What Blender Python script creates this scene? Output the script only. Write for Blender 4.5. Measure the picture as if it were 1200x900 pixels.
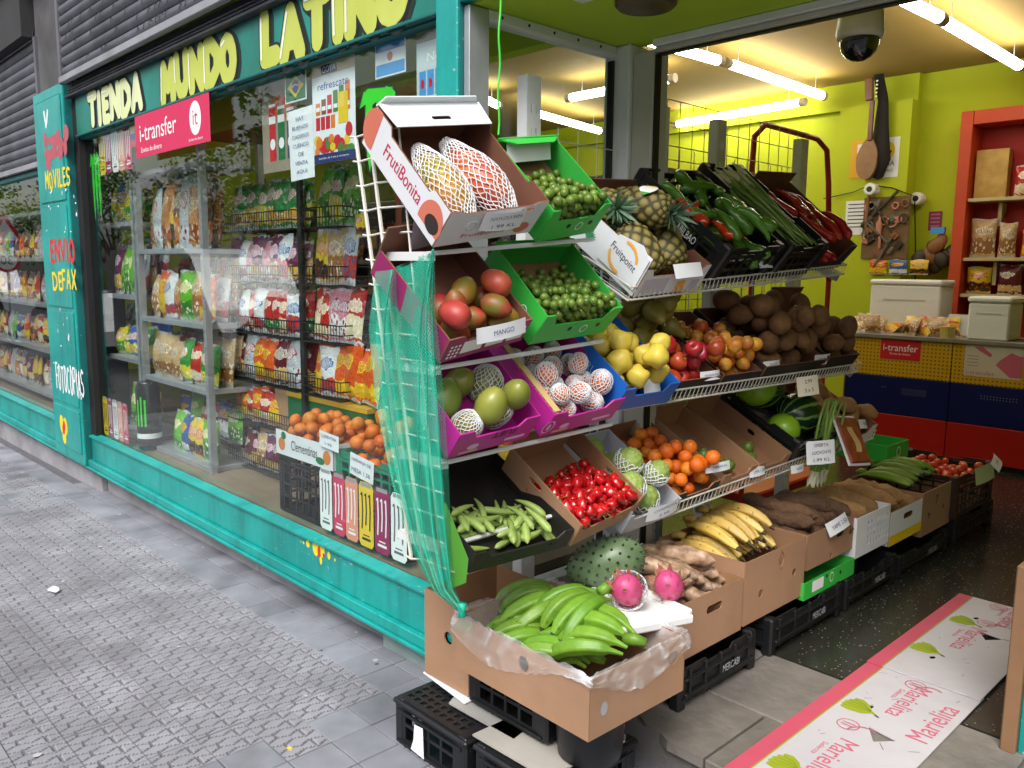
import bpy, math, random
from mathutils import Vector, Matrix, noise as mnoise
from mathutils.geometry import tessellate_polygon
V = Vector
R = math.radians
random.seed(7)
scene = bpy.context.scene
col = scene.collection
for o in list(bpy.data.objects): bpy.data.objects.remove(o)

# ------------------------------------------------------------------ camera, sky, sun, exposure
FPX = 972.5                                   # focal length in photo pixels (photo 1200 x 900)
CR, CD, CF = V((.68871, .72496, .01008)), V((.10692, -.08781, -.99038)), V((-.71711, .68317, -.13799))
CP = V((2.4471, -1.8842, 1.6))
cd = bpy.data.cameras.new('camera'); cam = bpy.data.objects.new('camera', cd); col.objects.link(cam)
cd.sensor_width = 36; cd.lens = FPX / 1200 * 36; cd.clip_start = .05; cd.clip_end = 500
m = Matrix((CR, -CD, -CF)).transposed().to_4x4(); m.translation = CP
cam.matrix_world = m; scene.camera = cam
SUN_EL, SUN_AZ = R(50), R(152)                # overcast, brightest behind the photographer
w = bpy.data.worlds.new('World'); scene.world = w; w.use_nodes = True
nt = w.node_tree; bg = nt.nodes['Background']
sk = nt.nodes.new('ShaderNodeTexSky'); sk.sky_type = 'NISHITA'; sk.sun_disc = False
sk.sun_elevation = SUN_EL; sk.sun_rotation = SUN_AZ; sk.air_density = 1.0; sk.dust_density = 4.0; sk.ozone_density = .6
hs = nt.nodes.new('ShaderNodeHueSaturation'); hs.inputs['Saturation'].default_value = .22   # cloud cover: nearly white sky
nt.links.new(sk.outputs[0], hs.inputs['Color']); nt.links.new(hs.outputs[0], bg.inputs[0]); bg.inputs[1].default_value = .15
sd = bpy.data.lights.new('sun', 'SUN'); sd.energy = 1.5; sd.angle = R(25); sd.color = (1, .965, .92)
sun = bpy.data.objects.new('sun', sd); col.objects.link(sun)
sun.rotation_euler = V((-math.sin(SUN_AZ) * math.cos(SUN_EL), -math.cos(SUN_AZ) * math.cos(SUN_EL), -math.sin(SUN_EL))).to_track_quat('-Z', 'Y').to_euler()
scene.render.engine = 'CYCLES'
vs = scene.view_settings
vs.view_transform = 'Standard'; vs.look = 'None'; vs.exposure = .75; vs.gamma = 1; vs.use_curve_mapping = False
scene.cycles.max_bounces = 8; scene.cycles.transparent_max_bounces = 16; scene.cycles.sample_clamp_indirect = 4

# ------------------------------------------------------------------ photo pixel -> point on a known plane
def ray(px, py): return CR * (px - 600) + CD * (py - 450) + CF * FPX
def PX(px, py, x): r = ray(px, py); return CP + r * ((x - CP.x) / r.x)
def PY(px, py, y): r = ray(px, py); return CP + r * ((y - CP.y) / r.y)
def PZ(px, py, z): r = ray(px, py); return CP + r * ((z - CP.z) / r.z)

# ------------------------------------------------------------------ objects
def link(name, mesh, parent=None, mat4=None):
    o = bpy.data.objects.new(name, mesh); col.objects.link(o)
    if parent: o.parent = parent
    if mat4 is not None: o.matrix_basis = mat4
    return o
def tag(o, label=None, cat=None, group=None, kind=None):
    if label: o['label'] = label
    if cat: o['category'] = cat
    if group: o['group'] = group
    if kind: o['kind'] = kind
    return o
INVM = {}
def IV(o): return INVM[o.name]
def empty(name, mat4, label, cat, group=None):
    o = bpy.data.objects.new(name, None); col.objects.link(o); o.empty_display_size = .05
    o.matrix_basis = mat4; INVM[o.name] = mat4.inverted()
    return tag(o, label, cat, group)
def copy_tree(o, parent=None):
    c = o.copy(); col.objects.link(c); c.parent = parent
    for ch in list(o.children): copy_tree(ch, c)
    return c
def T(x=0, y=0, z=0): return Matrix.Translation(V((x, y, z)))
def RX(a): return Matrix.Rotation(R(a), 4, 'X')
def RY(a): return Matrix.Rotation(R(a), 4, 'Y')
def RZ(a): return Matrix.Rotation(R(a), 4, 'Z')
def S(x, y=None, z=None): return Matrix.Diagonal(V((x, x if y is None else y, x if z is None else z, 1)))
def frame(o, ax, up):
    ax = V(ax).normalized(); up = V(up); yv = up.cross(ax).normalized(); zv = ax.cross(yv)
    m = Matrix((ax, yv, zv)).transposed().to_4x4(); m.translation = V(o); return m

class MB:
    """collects faces; every face carries a material slot"""
    def __init__(s): s.v = []; s.f = []; s.m = []; s.k = 0; s.uv = {}; s.X = None
    def add(s, vs, fs, k=None):
        b = len(s.v); s.v += [s.X @ V(p) for p in vs] if s.X is not None else [V(p) for p in vs]
        for f in fs: s.f.append(tuple(i + b for i in f)); s.m.append(s.k if k is None else k)
        return b
    def box(s, x0, x1, y0, y1, z0, z1, M=None, k=None):
        p = [V((x, y, z)) for x in (x0, x1) for y in (y0, y1) for z in (z0, z1)]
        if M is not None: p = [M @ q for q in p]
        s.add(p, [(0, 1, 3, 2), (4, 6, 7, 5), (0, 4, 5, 1), (2, 3, 7, 6), (0, 2, 6, 4), (1, 5, 7, 3)], k)
    def bevbox(s, x0, x1, y0, y1, z0, z1, b=.004, M=None, k=None):
        # box with chamfered edges
        P = []; F = []
        cx, cy, cz = (x0 + x1) / 2, (y0 + y1) / 2, (z0 + z1) / 2; h = ((x1 - x0) / 2, (y1 - y0) / 2, (z1 - z0) / 2)
        idx = {}
        for sx in (-1, 1):
            for sy in (-1, 1):
                for sz in (-1, 1):
                    for a in range(3):
                        q = [sx * h[0], sy * h[1], sz * h[2]]
                        for c in range(3):
                            if c != a: q[c] -= (sx, sy, sz)[c] * b
                        idx[sx, sy, sz, a] = len(P); P.append(V((q[0] + cx, q[1] + cy, q[2] + cz)))
                    t = [idx[sx, sy, sz, a] for a in range(3)]
                    F.append(t if sx * sy * sz > 0 else t[::-1])
        for a in range(3):
            b1, c1 = (a + 1) % 3, (a + 2) % 3
            for sg in (-1, 1):
                q = []
                for u, w_ in ((-1, -1), (1, -1), (1, 1), (-1, 1)):
                    t = [0, 0, 0]; t[a] = sg; t[b1] = u; t[c1] = w_; q.append(idx[t[0], t[1], t[2], a])
                F.append(q if sg > 0 else q[::-1])
            for u in (-1, 1):
                for w_ in (-1, 1):
                    t0 = [0, 0, 0]; t0[b1] = u; t0[c1] = w_; t1 = t0[:]; t0[a] = -1; t1[a] = 1
                    q = [idx[(*t0, b1)], idx[(*t1, b1)], idx[(*t1, c1)], idx[(*t0, c1)]]
                    F.append(q if u * w_ < 0 else q[::-1])
        if M is not None: P = [M @ p for p in P]
        s.add(P, F, k)
    def tube(s, pts, r, n=8, cap=True, k=None):
        pts = [V(p) for p in pts]; N = len(pts); rs = r if isinstance(r, (list, tuple)) else [r] * N
        vs = []; a = None
        for i, p in enumerate(pts):
            d = (pts[min(i + 1, N - 1)] - pts[max(i - 1, 0)])
            d = d.normalized() if d.length > 1e-9 else V((0, 0, 1))
            if a is None: a = d.cross(V((0, 0, 1)) if abs(d.z) < .9 else V((1, 0, 0))).normalized()
            else:
                a = a - d * a.dot(d); a = a.normalized() if a.length > 1e-6 else d.orthogonal().normalized()
            b = a.cross(d)
            for j in range(n):
                t = -2 * math.pi * j / n; vs.append(p + a * (math.cos(t) * rs[i]) + b * (math.sin(t) * rs[i]))
        fs = [(i * n + j, (i + 1) * n + j, (i + 1) * n + (j + 1) % n, i * n + (j + 1) % n) for i in range(N - 1) for j in range(n)]
        if cap: fs += [tuple(range(n)), tuple(range((N - 1) * n, N * n))[::-1]]
        s.add(vs, fs, k)
    def rod(s, p, q, r, n=6, k=None): s.tube([p, q], r, n, True, k)
    def plate(s, outer, holes, t, M, k=0, kin=None, kedge=None):
        """outline in local xy, extruded from z=0 (front, normal +z) back to z=-t; M places it"""
        kin = k if kin is None else kin; kedge = kin if kedge is None else kedge
        loops = [outer] + list(holes); pts = [p for l in loops for p in l]
        tri = tessellate_polygon([[V((p[0], p[1], 0)) for p in l] for l in loops])
        n = len(pts); vs = [M @ V((p[0], p[1], 0)) for p in pts] + [M @ V((p[0], p[1], -t)) for p in pts]
        ff = []; fb = []
        for a, b, c in tri:
            A, B, C = pts[a], pts[b], pts[c]
            if (B[0] - A[0]) * (C[1] - A[1]) - (B[1] - A[1]) * (C[0] - A[0]) < 0: a, c = c, a
            ff.append((a, b, c)); fb.append((c + n, b + n, a + n))
        e = []; st = 0
        for li, l in enumerate(loops):
            ar = sum(l[i][0] * l[(i + 1) % len(l)][1] - l[(i + 1) % len(l)][0] * l[i][1] for i in range(len(l)))
            for i in range(len(l)):
                a, b = st + i, st + (i + 1) % len(l); q = (a, a + n, b + n, b)
                e.append(q if (ar > 0) == (li == 0) else q[::-1])
            st += len(l)
        b0 = s.add(vs, ff, k)
        for f in fb: s.f.append(tuple(i + b0 for i in f)); s.m.append(kin)
        for f in e: s.f.append(tuple(i + b0 for i in f)); s.m.append(kedge)
    def grid(s, fn, nu, nv, wu=False, wv=False, k=None, uv=False):
        U = nu if wu else nu + 1; W_ = nv if wv else nv + 1
        vs = [fn(i / nu, j / nv) for j in range(W_) for i in range(U)]
        fs = [(j * U + i, j * U + (i + 1) % U, ((j + 1) % W_) * U + (i + 1) % U, ((j + 1) % W_) * U + i) for j in range(nv) for i in range(nu)]
        b = len(s.f); s.add(vs, fs, k)
        if uv:
            for j in range(nv):
                for i in range(nu): s.uv[b + j * nu + i] = ((i / nu, j / nv), ((i + 1) / nu, j / nv), ((i + 1) / nu, (j + 1) / nv), (i / nu, (j + 1) / nv))
    def lathe(s, prof, n=16, k=None, fn=None, uv=False):
        """prof: [(z, r)] bottom to top, closed at poles when r is 0"""
        L = len(prof) - 1
        def f(u, v):
            z, r = prof[round(v * L)]; a = 2 * math.pi * u; p = V((r * math.cos(a), r * math.sin(a), z))
            return fn(p, u, v) if fn else p
        s.grid(f, n, L, wu=True, k=k, uv=uv)
    def mesh(s, name, mats, smooth=False):
        me = bpy.data.meshes.new(name); me.from_pydata([tuple(p) for p in s.v], [], s.f)
        for mt in (mats if isinstance(mats, (list, tuple)) else [mats]): me.materials.append(mt)
        me.polygons.foreach_set('material_index', s.m)
        if smooth: me.polygons.foreach_set('use_smooth', [True] * len(s.f))
        if s.uv:
            ul = me.uv_layers.new(name='UVMap')
            for p in me.polygons:
                q = s.uv.get(p.index)
                if q:
                    for li, c in zip(p.loop_indices, q): ul.data[li].uv = c
        me.update(); return me
    def build_split(s, name, mats, parent=None, mat4=None, gap=.004):
        """separate islands (grown by gap) become separate objects"""
        B = []
        for i, f in enumerate(s.f):
            ps = [s.v[j] for j in f]; lo = V([min(p[k] for p in ps) - gap for k in range(3)]); hi = V([max(p[k] for p in ps) + gap for k in range(3)]); g = [lo, hi, [i]]; rest = []
            for h in B:
                if all(h[0][k] <= g[1][k] and g[0][k] <= h[1][k] for k in range(3)): g = [V([min(g[0][k], h[0][k]) for k in range(3)]), V([max(g[1][k], h[1][k]) for k in range(3)]), h[2] + g[2]]
                else: rest.append(h)
            B = rest + [g]
        for lo, hi, idx in B:
            q = MB(); mp = {}
            for i in idx:
                f = []
                for j in s.f[i]:
                    if j not in mp: mp[j] = len(q.v); q.v.append(s.v[j])
                    f.append(mp[j])
                q.f.append(tuple(f)); q.m.append(s.m[i])
            q.build(name, mats, parent, mat4)
    def build(s, name, mats, parent=None, mat4=None, smooth=False): return link(name, s.mesh(name, mats, smooth), parent, mat4)

# ------------------------------------------------------------------ procedural materials
_mats = {}
def lin(h):
    h = h.lstrip('#'); c = [int(h[i:i + 2], 16) / 255 for i in (0, 2, 4)]
    return tuple(x / 12.92 if x <= .04045 else ((x + .055) / 1.055) ** 2.4 for x in c)
def C(c): return (*(lin(c) if isinstance(c, str) else c), 1)
def mat(name, c, c2=None, rough=.6, nscale=6., namt=.35, bump=0., bscale=60., metal=0., spec=.5, rand=0., hrand=0., emit=0., sss=0., trans=0., coat=0., alpha=1., grime=0., detail=4., world=False):
    """noise-mottled principled surface; rand / hrand: value / hue change from object to object"""
    if name in _mats: return _mats[name]
    mt = bpy.data.materials.new(name); mt.use_nodes = True; n = mt.node_tree.nodes; l = mt.node_tree.links
    b = n['Principled BSDF']; tc = n.new('ShaderNodeNewGeometry' if world else 'ShaderNodeTexCoord'); co = tc.outputs['Position' if world else 'Object']
    nz = n.new('ShaderNodeTexNoise'); nz.inputs['Scale'].default_value = nscale; nz.inputs['Detail'].default_value = detail; l.new(co, nz.inputs['Vector'])
    cr = n.new('ShaderNodeValToRGB'); cr.color_ramp.elements[0].position = .5 - namt; cr.color_ramp.elements[1].position = .5 + namt
    c = C(c); c2 = C(c2) if c2 else tuple(min(1, x * 1.22) for x in c[:3]) + (1,)
    cr.color_ramp.elements[0].color = c; cr.color_ramp.elements[1].color = c2
    l.new(nz.outputs[0], cr.inputs[0]); out = cr.outputs[0]
    if rand or hrand:
        oi = n.new('ShaderNodeObjectInfo'); h = n.new('ShaderNodeHueSaturation'); l.new(out, h.inputs['Color'])
        a = n.new('ShaderNodeMapRange'); a.inputs[3].default_value = 1 - rand; a.inputs[4].default_value = 1 + rand; l.new(oi.outputs['Random'], a.inputs[0]); l.new(a.outputs[0], h.inputs['Value'])
        if hrand:
            w1 = n.new('ShaderNodeTexWhiteNoise'); w1.noise_dimensions = '1D'; l.new(oi.outputs['Random'], w1.inputs['W'])
            a2 = n.new('ShaderNodeMapRange'); a2.inputs[3].default_value = .5 - hrand; a2.inputs[4].default_value = .5 + hrand; l.new(w1.outputs[0], a2.inputs[0]); l.new(a2.outputs[0], h.inputs['Hue'])
        out = h.outputs[0]
    if grime:
        g = n.new('ShaderNodeTexNoise'); g.inputs['Scale'].default_value = 2.3; g.inputs['Detail'].default_value = 6; l.new(co, g.inputs['Vector'])
        r2 = n.new('ShaderNodeMapRange'); r2.inputs[1].default_value = .45; r2.inputs[2].default_value = .75; r2.inputs[3].default_value = 1; r2.inputs[4].default_value = 1 - grime; l.new(g.outputs[0], r2.inputs[0])
        mx = n.new('ShaderNodeMix'); mx.data_type = 'RGBA'; mx.blend_type = 'MULTIPLY'; mx.inputs[0].default_value = 1; l.new(out, mx.inputs[6]); l.new(r2.outputs[0], mx.inputs[7]); out = mx.outputs[2]
    l.new(out, b.inputs['Base Color'])
    b.inputs['Roughness'].default_value = rough; b.inputs['Metallic'].default_value = metal; b.inputs['Specular IOR Level'].default_value = spec
    b.inputs['Coat Weight'].default_value = coat; b.inputs['Alpha'].default_value = alpha; b.inputs['Transmission Weight'].default_value = trans
    if sss: b.inputs['Subsurface Weight'].default_value = sss; b.inputs['Subsurface Radius'].default_value = (.02, .02, .01); b.inputs['Subsurface Scale'].default_value = .3
    if emit: b.inputs['Emission Color'].default_value = c; b.inputs['Emission Strength'].default_value = emit
    if bump:
        z = n.new('ShaderNodeTexNoise'); z.inputs['Scale'].default_value = bscale; z.inputs['Detail'].default_value = 4; l.new(co, z.inputs['Vector'])
        bp = n.new('ShaderNodeBump'); bp.inputs['Strength'].default_value = min(1, bump); bp.inputs['Distance'].default_value = .01; l.new(z.outputs[0], bp.inputs['Height']); l.new(bp.outputs[0], b.inputs['Normal'])
    _mats[name] = mt; return mt
def nodes_of(mt): return mt.node_tree.nodes, mt.node_tree.links, mt.node_tree.nodes['Principled BSDF']

# ------------------------------------------------------------------ lettering
_tx = {}
def text_mesh(s, depth=.0004):
    if (s, depth) in _tx: return _tx[s, depth]
    cu = bpy.data.curves.new('t', 'FONT'); cu.body = s; cu.size = 1; cu.resolution_u = 3
    ob = bpy.data.objects.new('t', cu); col.objects.link(ob)
    dg = bpy.context.evaluated_depsgraph_get(); me = bpy.data.meshes.new_from_object(ob.evaluated_get(dg))
    bpy.data.objects.remove(ob); me.name = 'lettering'
    xs = [v.co.x for v in me.vertices] or [0]; ys = [v.co.y for v in me.vertices] or [0]
    _tx[s, depth] = (me, min(xs), max(xs), min(ys), max(ys)); return _tx[s, depth]
def text(s, parent, M, w=None, h=None, m=None, name='lettering', center=True):
    """flat print: fits the string into width w / height h about M's origin (local xy, facing +z)"""
    me, x0, x1, y0, y1 = text_mesh(s)
    sx = (w / (x1 - x0)) if w else None; sy = (h / (y1 - y0)) if h else None
    sx = sx or sy; sy = sy or sx
    me2 = me.copy(); me2.materials.clear(); me2.materials.append(m)
    o = link(name, me2, parent, M @ S(sx, sy, 1) @ T(-(x0 + x1) / 2 if center else -x0, -(y0 + y1) / 2 if center else 0, 0)); return o
def strokes(mb, pl, th, M, k=0, n=8, z0=0.):
    """fat round brush strokes (spray paint): each quad / dab a hair above the last"""
    z = z0
    for line in pl:
        for i in range(len(line) - 1):
            a, b = V((*line[i], 0)), V((*line[i + 1], 0)); d = (b - a); 
            if d.length < 1e-6: continue
            nrm = V((-d.y, d.x, 0)).normalized() * th / 2; z += .00006
            mb.add([M @ (p + V((0, 0, z))) for p in (a - nrm, b - nrm, b + nrm, a + nrm)], [(0, 1, 2, 3)], k)
        for p in line:
            z += .00006
            mb.add([M @ V((p[0] + th / 2 * math.cos(2 * math.pi * j / n), p[1] + th / 2 * math.sin(2 * math.pi * j / n), z)) for j in range(n)], [tuple(range(n))], k)
    return z
def disc(mb, cx, cy, rx, ry, M, z=0., k=0, n=20, a0=0., a1=360.):
    mb.add([M @ V((cx + rx * math.cos(R(a0 + (a1 - a0) * j / n)), cy + ry * math.sin(R(a0 + (a1 - a0) * j / n)), z)) for j in range(n + (a1 - a0 < 360))], [tuple(range(n + (a1 - a0 < 360)))], k)
def rect(mb, x0, x1, y0, y1, M, z=0., k=0): mb.add([M @ V((x, y, z)) for x, y in ((x0, y0), (x1, y0), (x1, y1), (x0, y1))], [(0, 1, 2, 3)], k)
ARC = lambda cx, cy, rx, ry, a0, a1, n=8: [(cx + rx * math.cos(R(a0 + (a1 - a0) * i / n)), cy + ry * math.sin(R(a0 + (a1 - a0) * i / n))) for i in range(n + 1)]
GLY = {  # brush letters in a unit box
    'T': [[(0, 1), (1, 1)], [(.5, 1), (.5, 0)]], 'I': [[(.5, 0), (.5, 1)]], 'E': [[(1, 1), (.1, 1), (.1, 0), (1, 0)], [(.1, .5), (.8, .5)]],
    'N': [[(0, 0), (0, 1), (1, 0), (1, 1)]], 'D': [[(0, 0), (0, 1), (.5, 1), (1, .7), (1, .3), (.5, 0), (0, 0)]], 'A': [[(0, 0), (.5, 1), (1, 0)], [(.22, .35), (.78, .35)]],
    'M': [[(0, 0), (.08, 1), (.5, .35), (.92, 1), (1, 0)]], 'U': [[(0, 1), (0, .3), (.25, 0), (.75, 0), (1, .3), (1, 1)]],
    'O': [ARC(.5, .5, .5, .5, 90, 450, 10)], 'L': [[(0, 1), (0, 0), (1, 0)]], 'V': [[(0, 1), (.5, 0), (1, 1)]], 'S': [[(1, .9), (.5, 1), (0, .8), (.2, .55), (.8, .45), (1, .2), (.5, 0), (0, .1)]],
    'F': [[(0, 0), (0, 1), (1, 1)], [(0, .5), (.8, .5)]], 'X': [[(0, 0), (1, 1)], [(0, 1), (1, 0)]], 'C': [ARC(.55, .5, .55, .5, 50, 310, 8)], 'P': [[(0, 0), (0, 1), (.8, 1), (1, .75), (.8, .5), (0, .5)]], 'R': [[(0, 0), (0, 1), (.8, 1), (1, .75), (.8, .5), (0, .5)], [(.4, .5), (1, 0)]],
}
def brush_word(mb, word, x0, x1, y0, y1, th, M, k, z0=0., tilt=0., gap=.35, rnd=.05, seed=1, dx=0., dy=0.):
    rg = random.Random(seed); ws = [.25 if c == 'I' else .75 if c in 'EFL' else 1.15 if c == 'M' else 1 for c in word]; tot = sum(ws) + gap * (len(word) - 1); x = x0; u = (x1 - x0) / tot; z = z0
    for c, wd in zip(word, ws):
        jy = rg.uniform(-rnd, rnd) * (y1 - y0); sh = rg.uniform(-rnd, rnd)
        pl = [[(x + dx + (px_ + sh * py_) * wd * u, y0 + dy + jy + py_ * (y1 - y0) + tilt * (x - x0)) for px_, py_ in line] for line in GLY[c]]
        z = max(z, strokes(mb, pl, th, M, k, z0=z0)); x += (wd + gap) * u
    return z
# ================================================================== materials shared by the setting
TEAL = mat('teal_paint', '#0f8f88', '#16a09a', rough=.38, nscale=5, bump=.14, bscale=30, grime=.38)
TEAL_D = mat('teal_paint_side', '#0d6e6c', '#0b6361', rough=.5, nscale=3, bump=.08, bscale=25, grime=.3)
CONC = mat('grey_stone', '#8d8b90', '#a09ea2', rough=.85, nscale=9, bump=.25, bscale=90, grime=.45)
TILE = mat('pavement_tile', '#7c7c83', '#929299', rough=.8, nscale=7, bump=.2, bscale=200, rand=.10, grime=.42, world=True)
TILE_P = mat('smooth_tile', '#74777f', '#8c8e96', rough=.7, nscale=5, namt=.25, bump=.15, bscale=160, rand=.12, grime=.6, world=True)
MORTAR = mat('mortar', '#4e4d51', '#66646a', rough=.9, nscale=20)
def weather(mt, chip, drip, sc=55.):
    """paint wear: small chips to the undercoat and faint runs of dirt"""
    n, l, b = nodes_of(mt); tc = n.new('ShaderNodeNewGeometry'); src = b.inputs['Base Color'].links[0].from_socket
    v1 = n.new('ShaderNodeVectorMath'); v1.operation = 'MULTIPLY'; v1.inputs[1].default_value = (14, 14, 1.6); l.new(tc.outputs['Position'], v1.inputs[0])
    nd = n.new('ShaderNodeTexNoise'); nd.inputs['Scale'].default_value = 1; nd.inputs['Detail'].default_value = 5; l.new(v1.outputs[0], nd.inputs['Vector'])
    r1 = n.new('ShaderNodeMapRange'); r1.inputs[1].default_value = .5; r1.inputs[2].default_value = .8; r1.inputs[3].default_value = 0; r1.inputs[4].default_value = .55; l.new(nd.outputs[0], r1.inputs[0])
    m1 = n.new('ShaderNodeMix'); m1.data_type = 'RGBA'; l.new(r1.outputs[0], m1.inputs[0]); l.new(src, m1.inputs[6]); m1.inputs[7].default_value = C(drip)
    nc = n.new('ShaderNodeTexNoise'); nc.inputs['Scale'].default_value = sc; nc.inputs['Detail'].default_value = 3; l.new(tc.outputs['Position'], nc.inputs['Vector'])
    r2 = n.new('ShaderNodeMapRange'); r2.inputs[1].default_value = .69; r2.inputs[2].default_value = .72; l.new(nc.outputs[0], r2.inputs[0])
    m2 = n.new('ShaderNodeMix'); m2.data_type = 'RGBA'; l.new(r2.outputs[0], m2.inputs[0]); l.new(m1.outputs[2], m2.inputs[6]); m2.inputs[7].default_value = C(chip); l.new(m2.outputs[2], b.inputs['Base Color'])
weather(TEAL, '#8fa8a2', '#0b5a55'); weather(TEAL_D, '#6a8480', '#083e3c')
STEEL = mat('galvanised_steel', '#a9adb5', '#c4c7cc', rough=.4, metal=.55, nscale=12, bump=.05, grime=.2)
ALU = mat('white_aluminium', '#d6d8da', '#e2e3e4', rough=.4, nscale=4, grime=.15)
WIREW = mat('white_wire', '#c9c6bd', '#dad8d0', rough=.4, nscale=20, grime=.2)
BLACKM = mat('black_metal', '#141516', '#1d1e20', rough=.45)
BLACKP = mat('black_plastic', '#101113', '#1b1c1f', rough=.42, nscale=15, bump=.1, bscale=60)
DARK = mat('dark_void', '#0c0c0d', '#131314', rough=.8)
SLAT = mat('shutter_slat', '#44464f', '#64666f', rough=.5, metal=.3, nscale=5, bump=.15, bscale=18, rand=.12, grime=.5)
LIME_C = mat('lime_ceiling', '#a9c628', '#b2cd30', rough=.7, nscale=2)
LIME_W = mat('lime_wall', '#adba0e', '#b7c316', rough=.75, nscale=2, bump=.05, bscale=30)
CREAM_C = mat('cream_ceiling', '#9d8038', '#a3863e', rough=.8, nscale=2)
RED_W = mat('red_wall', '#a81408', '#b61a0a', rough=.6, nscale=3)
WHITE = mat('white_paper', '#dfe2e8', '#eceef1', rough=.7, nscale=8)
INK = mat('black_ink', '#15161c', '#1e1f26', rough=.7)
INKB = mat('blue_ink', '#46587e', '#5a6a90', rough=.7)
WHITEP = mat('white_print', '#e8e8e8', '#f2f2f2', rough=.5)
PINK = mat('pink_print', '#c41f4f', '#cb2857', rough=.5, nscale=5)
REDP = mat('red_print', '#c4142a', '#cc1c30', rough=.5)
YELP = mat('yellow_print', '#e5c016', '#e9c823', rough=.5)
LIMEP = mat('lime_print', '#2fd321', '#3adf2c', rough=.4)
BLUEP = mat('blue_print', '#1e3f96', '#2747a0', rough=.5)
SKYP = mat('sky_print', '#3f8fd0', '#4a99d8', rough=.5)
GREENP = mat('green_print', '#0f6a3c', '#127443', rough=.5)
KRAFT = mat('kraft_board', '#9c7658', '#ad876a', rough=.75, nscale=5, bump=.22, bscale=16, rand=.08, grime=.28)
KRAFT_IN = mat('kraft_board_inside', '#8a6445', '#9b7453', rough=.8, nscale=5, rand=.06)
STYRO = mat('polystyrene', '#e2e3e1', '#eeeeec', rough=.7, nscale=60, bump=.1, bscale=250)
def glass_mat(name, tint=(.93, .97, .96), f=1.0):
    mt = bpy.data.materials.new(name); mt.use_nodes = True; n, l = mt.node_tree.nodes, mt.node_tree.links
    n.remove(n['Principled BSDF']); o = n['Material Output']
    tr = n.new('ShaderNodeBsdfTransparent'); tr.inputs[0].default_value = (*tint, 1)
    gl = n.new('ShaderNodeBsdfGlossy'); gl.inputs['Roughness'].default_value = .01
    lw = n.new('ShaderNodeLayerWeight'); lw.inputs[0].default_value = .5      # Schlick: .04 + .96 * (1 - cos)^5, the same from both sides
    pw = n.new('ShaderNodeMath'); pw.operation = 'POWER'; pw.inputs[1].default_value = 5; l.new(lw.outputs['Facing'], pw.inputs[0])
    ma = n.new('ShaderNodeMath'); ma.operation = 'MULTIPLY_ADD'; ma.inputs[1].default_value = .96 * f; ma.inputs[2].default_value = .04 * f; l.new(pw.outputs[0], ma.inputs[0])
    mx = n.new('ShaderNodeMixShader'); l.new(ma.outputs[0], mx.inputs[0]); l.new(tr.outputs[0], mx.inputs[1]); l.new(gl.outputs[0], mx.inputs[2]); l.new(mx.outputs[0], o.inputs[0])
    return mt
GLASS = glass_mat('window_glass')
def film_mat(name, colr, alpha, rough=.25, crease=False):
    mt = bpy.data.materials.new(name); mt.use_nodes = True; n, l, b = nodes_of(mt); o = n['Material Output']
    b.inputs['Base Color'].default_value = C(colr); b.inputs['Roughness'].default_value = rough
    tr = n.new('ShaderNodeBsdfTransparent'); mx = n.new('ShaderNodeMixShader')
    tc = n.new('ShaderNodeTexCoord'); nz = n.new('ShaderNodeTexNoise'); nz.inputs['Scale'].default_value = 14; nz.inputs['Detail'].default_value = 5; l.new(tc.outputs['Object'], nz.inputs['Vector'])
    mr = n.new('ShaderNodeMapRange'); mr.inputs[1].default_value = .3; mr.inputs[2].default_value = .7; mr.inputs[3].default_value = alpha * .6; mr.inputs[4].default_value = min(1, alpha * 1.4); l.new(nz.outputs[0], mr.inputs[0]); l.new(mr.outputs[0], mx.inputs[0])
    if crease:
        nz.noise_type = 'RIDGED_MULTIFRACTAL'; nz.inputs['Scale'].default_value = 9; nz.inputs['Distortion'].default_value = 1.2; mr.inputs[1].default_value = .1; mr.inputs[2].default_value = 1.0; mr.inputs[3].default_value = alpha * .3; mr.inputs[4].default_value = min(1, alpha * 2.2)
        bp = n.new('ShaderNodeBump'); bp.inputs['Strength'].default_value = .7; bp.inputs['Distance'].default_value = .02; l.new(nz.outputs[0], bp.inputs['Height']); l.new(bp.outputs[0], b.inputs['Normal'])
    l.new(tr.outputs[0], mx.inputs[1]); l.new(b.outputs[0], mx.inputs[2]); l.new(mx.outputs[0], o.inputs[0]); return mt

# ================================================================== ground
def gz(x): return .02 * min(x, 0.)
FLZ = .1                                             # shop floor level, one step up
mb = MB()
for x0, x1 in ((-150, -60), (-60, -20), (-20, 0), (0, 20), (20, 150)):
    mb.add([(x0, -3.6, gz(x0) - .008), (x1, -3.6, gz(x1) - .008), (x1, .6, gz(x1) - .008), (x0, .6, gz(x0) - .008)], [(0, 1, 2, 3)])
pave = tag(mb.build('pavement', MORTAR), kind='structure')
mb = MB()
for x0, x1 in ((-150, -60), (-60, -20), (-20, 0), (0, 20), (20, 150)):
    a, b = gz(x0) - .14, gz(x1) - .14
    mb.add([(x0, -150, a), (x1, -150, b), (x1, -3.75, b), (x0, -3.75, a)], [(0, 1, 2, 3)])
tag(mb.build('road', mat('asphalt', '#3c3d40', '#4a4b4e', rough=.9, nscale=40, bump=.4, bscale=150)), kind='structure')
mb = MB()
for x0, x1 in ((-150, -20), (-20, 0), (0, 150)):
    p = [(x, y, gz(x) + z) for y, z in ((-3.76, -.2), (-3.76, -.008), (-3.6, -.004), (-3.6, -.2)) for x in (x0, x1)]
    mb.add(p, [(0, 1, 3, 2), (2, 3, 5, 4), (4, 5, 7, 6)])
tag(mb.build('kerb', CONC), kind='structure')
TS = .163
GROOVE_SHADE = mat('groove_shade', '#56545a', '#67656b', rough=.9, nscale=20)  # groove shading painted in as a darker colour, along with dirt
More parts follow.
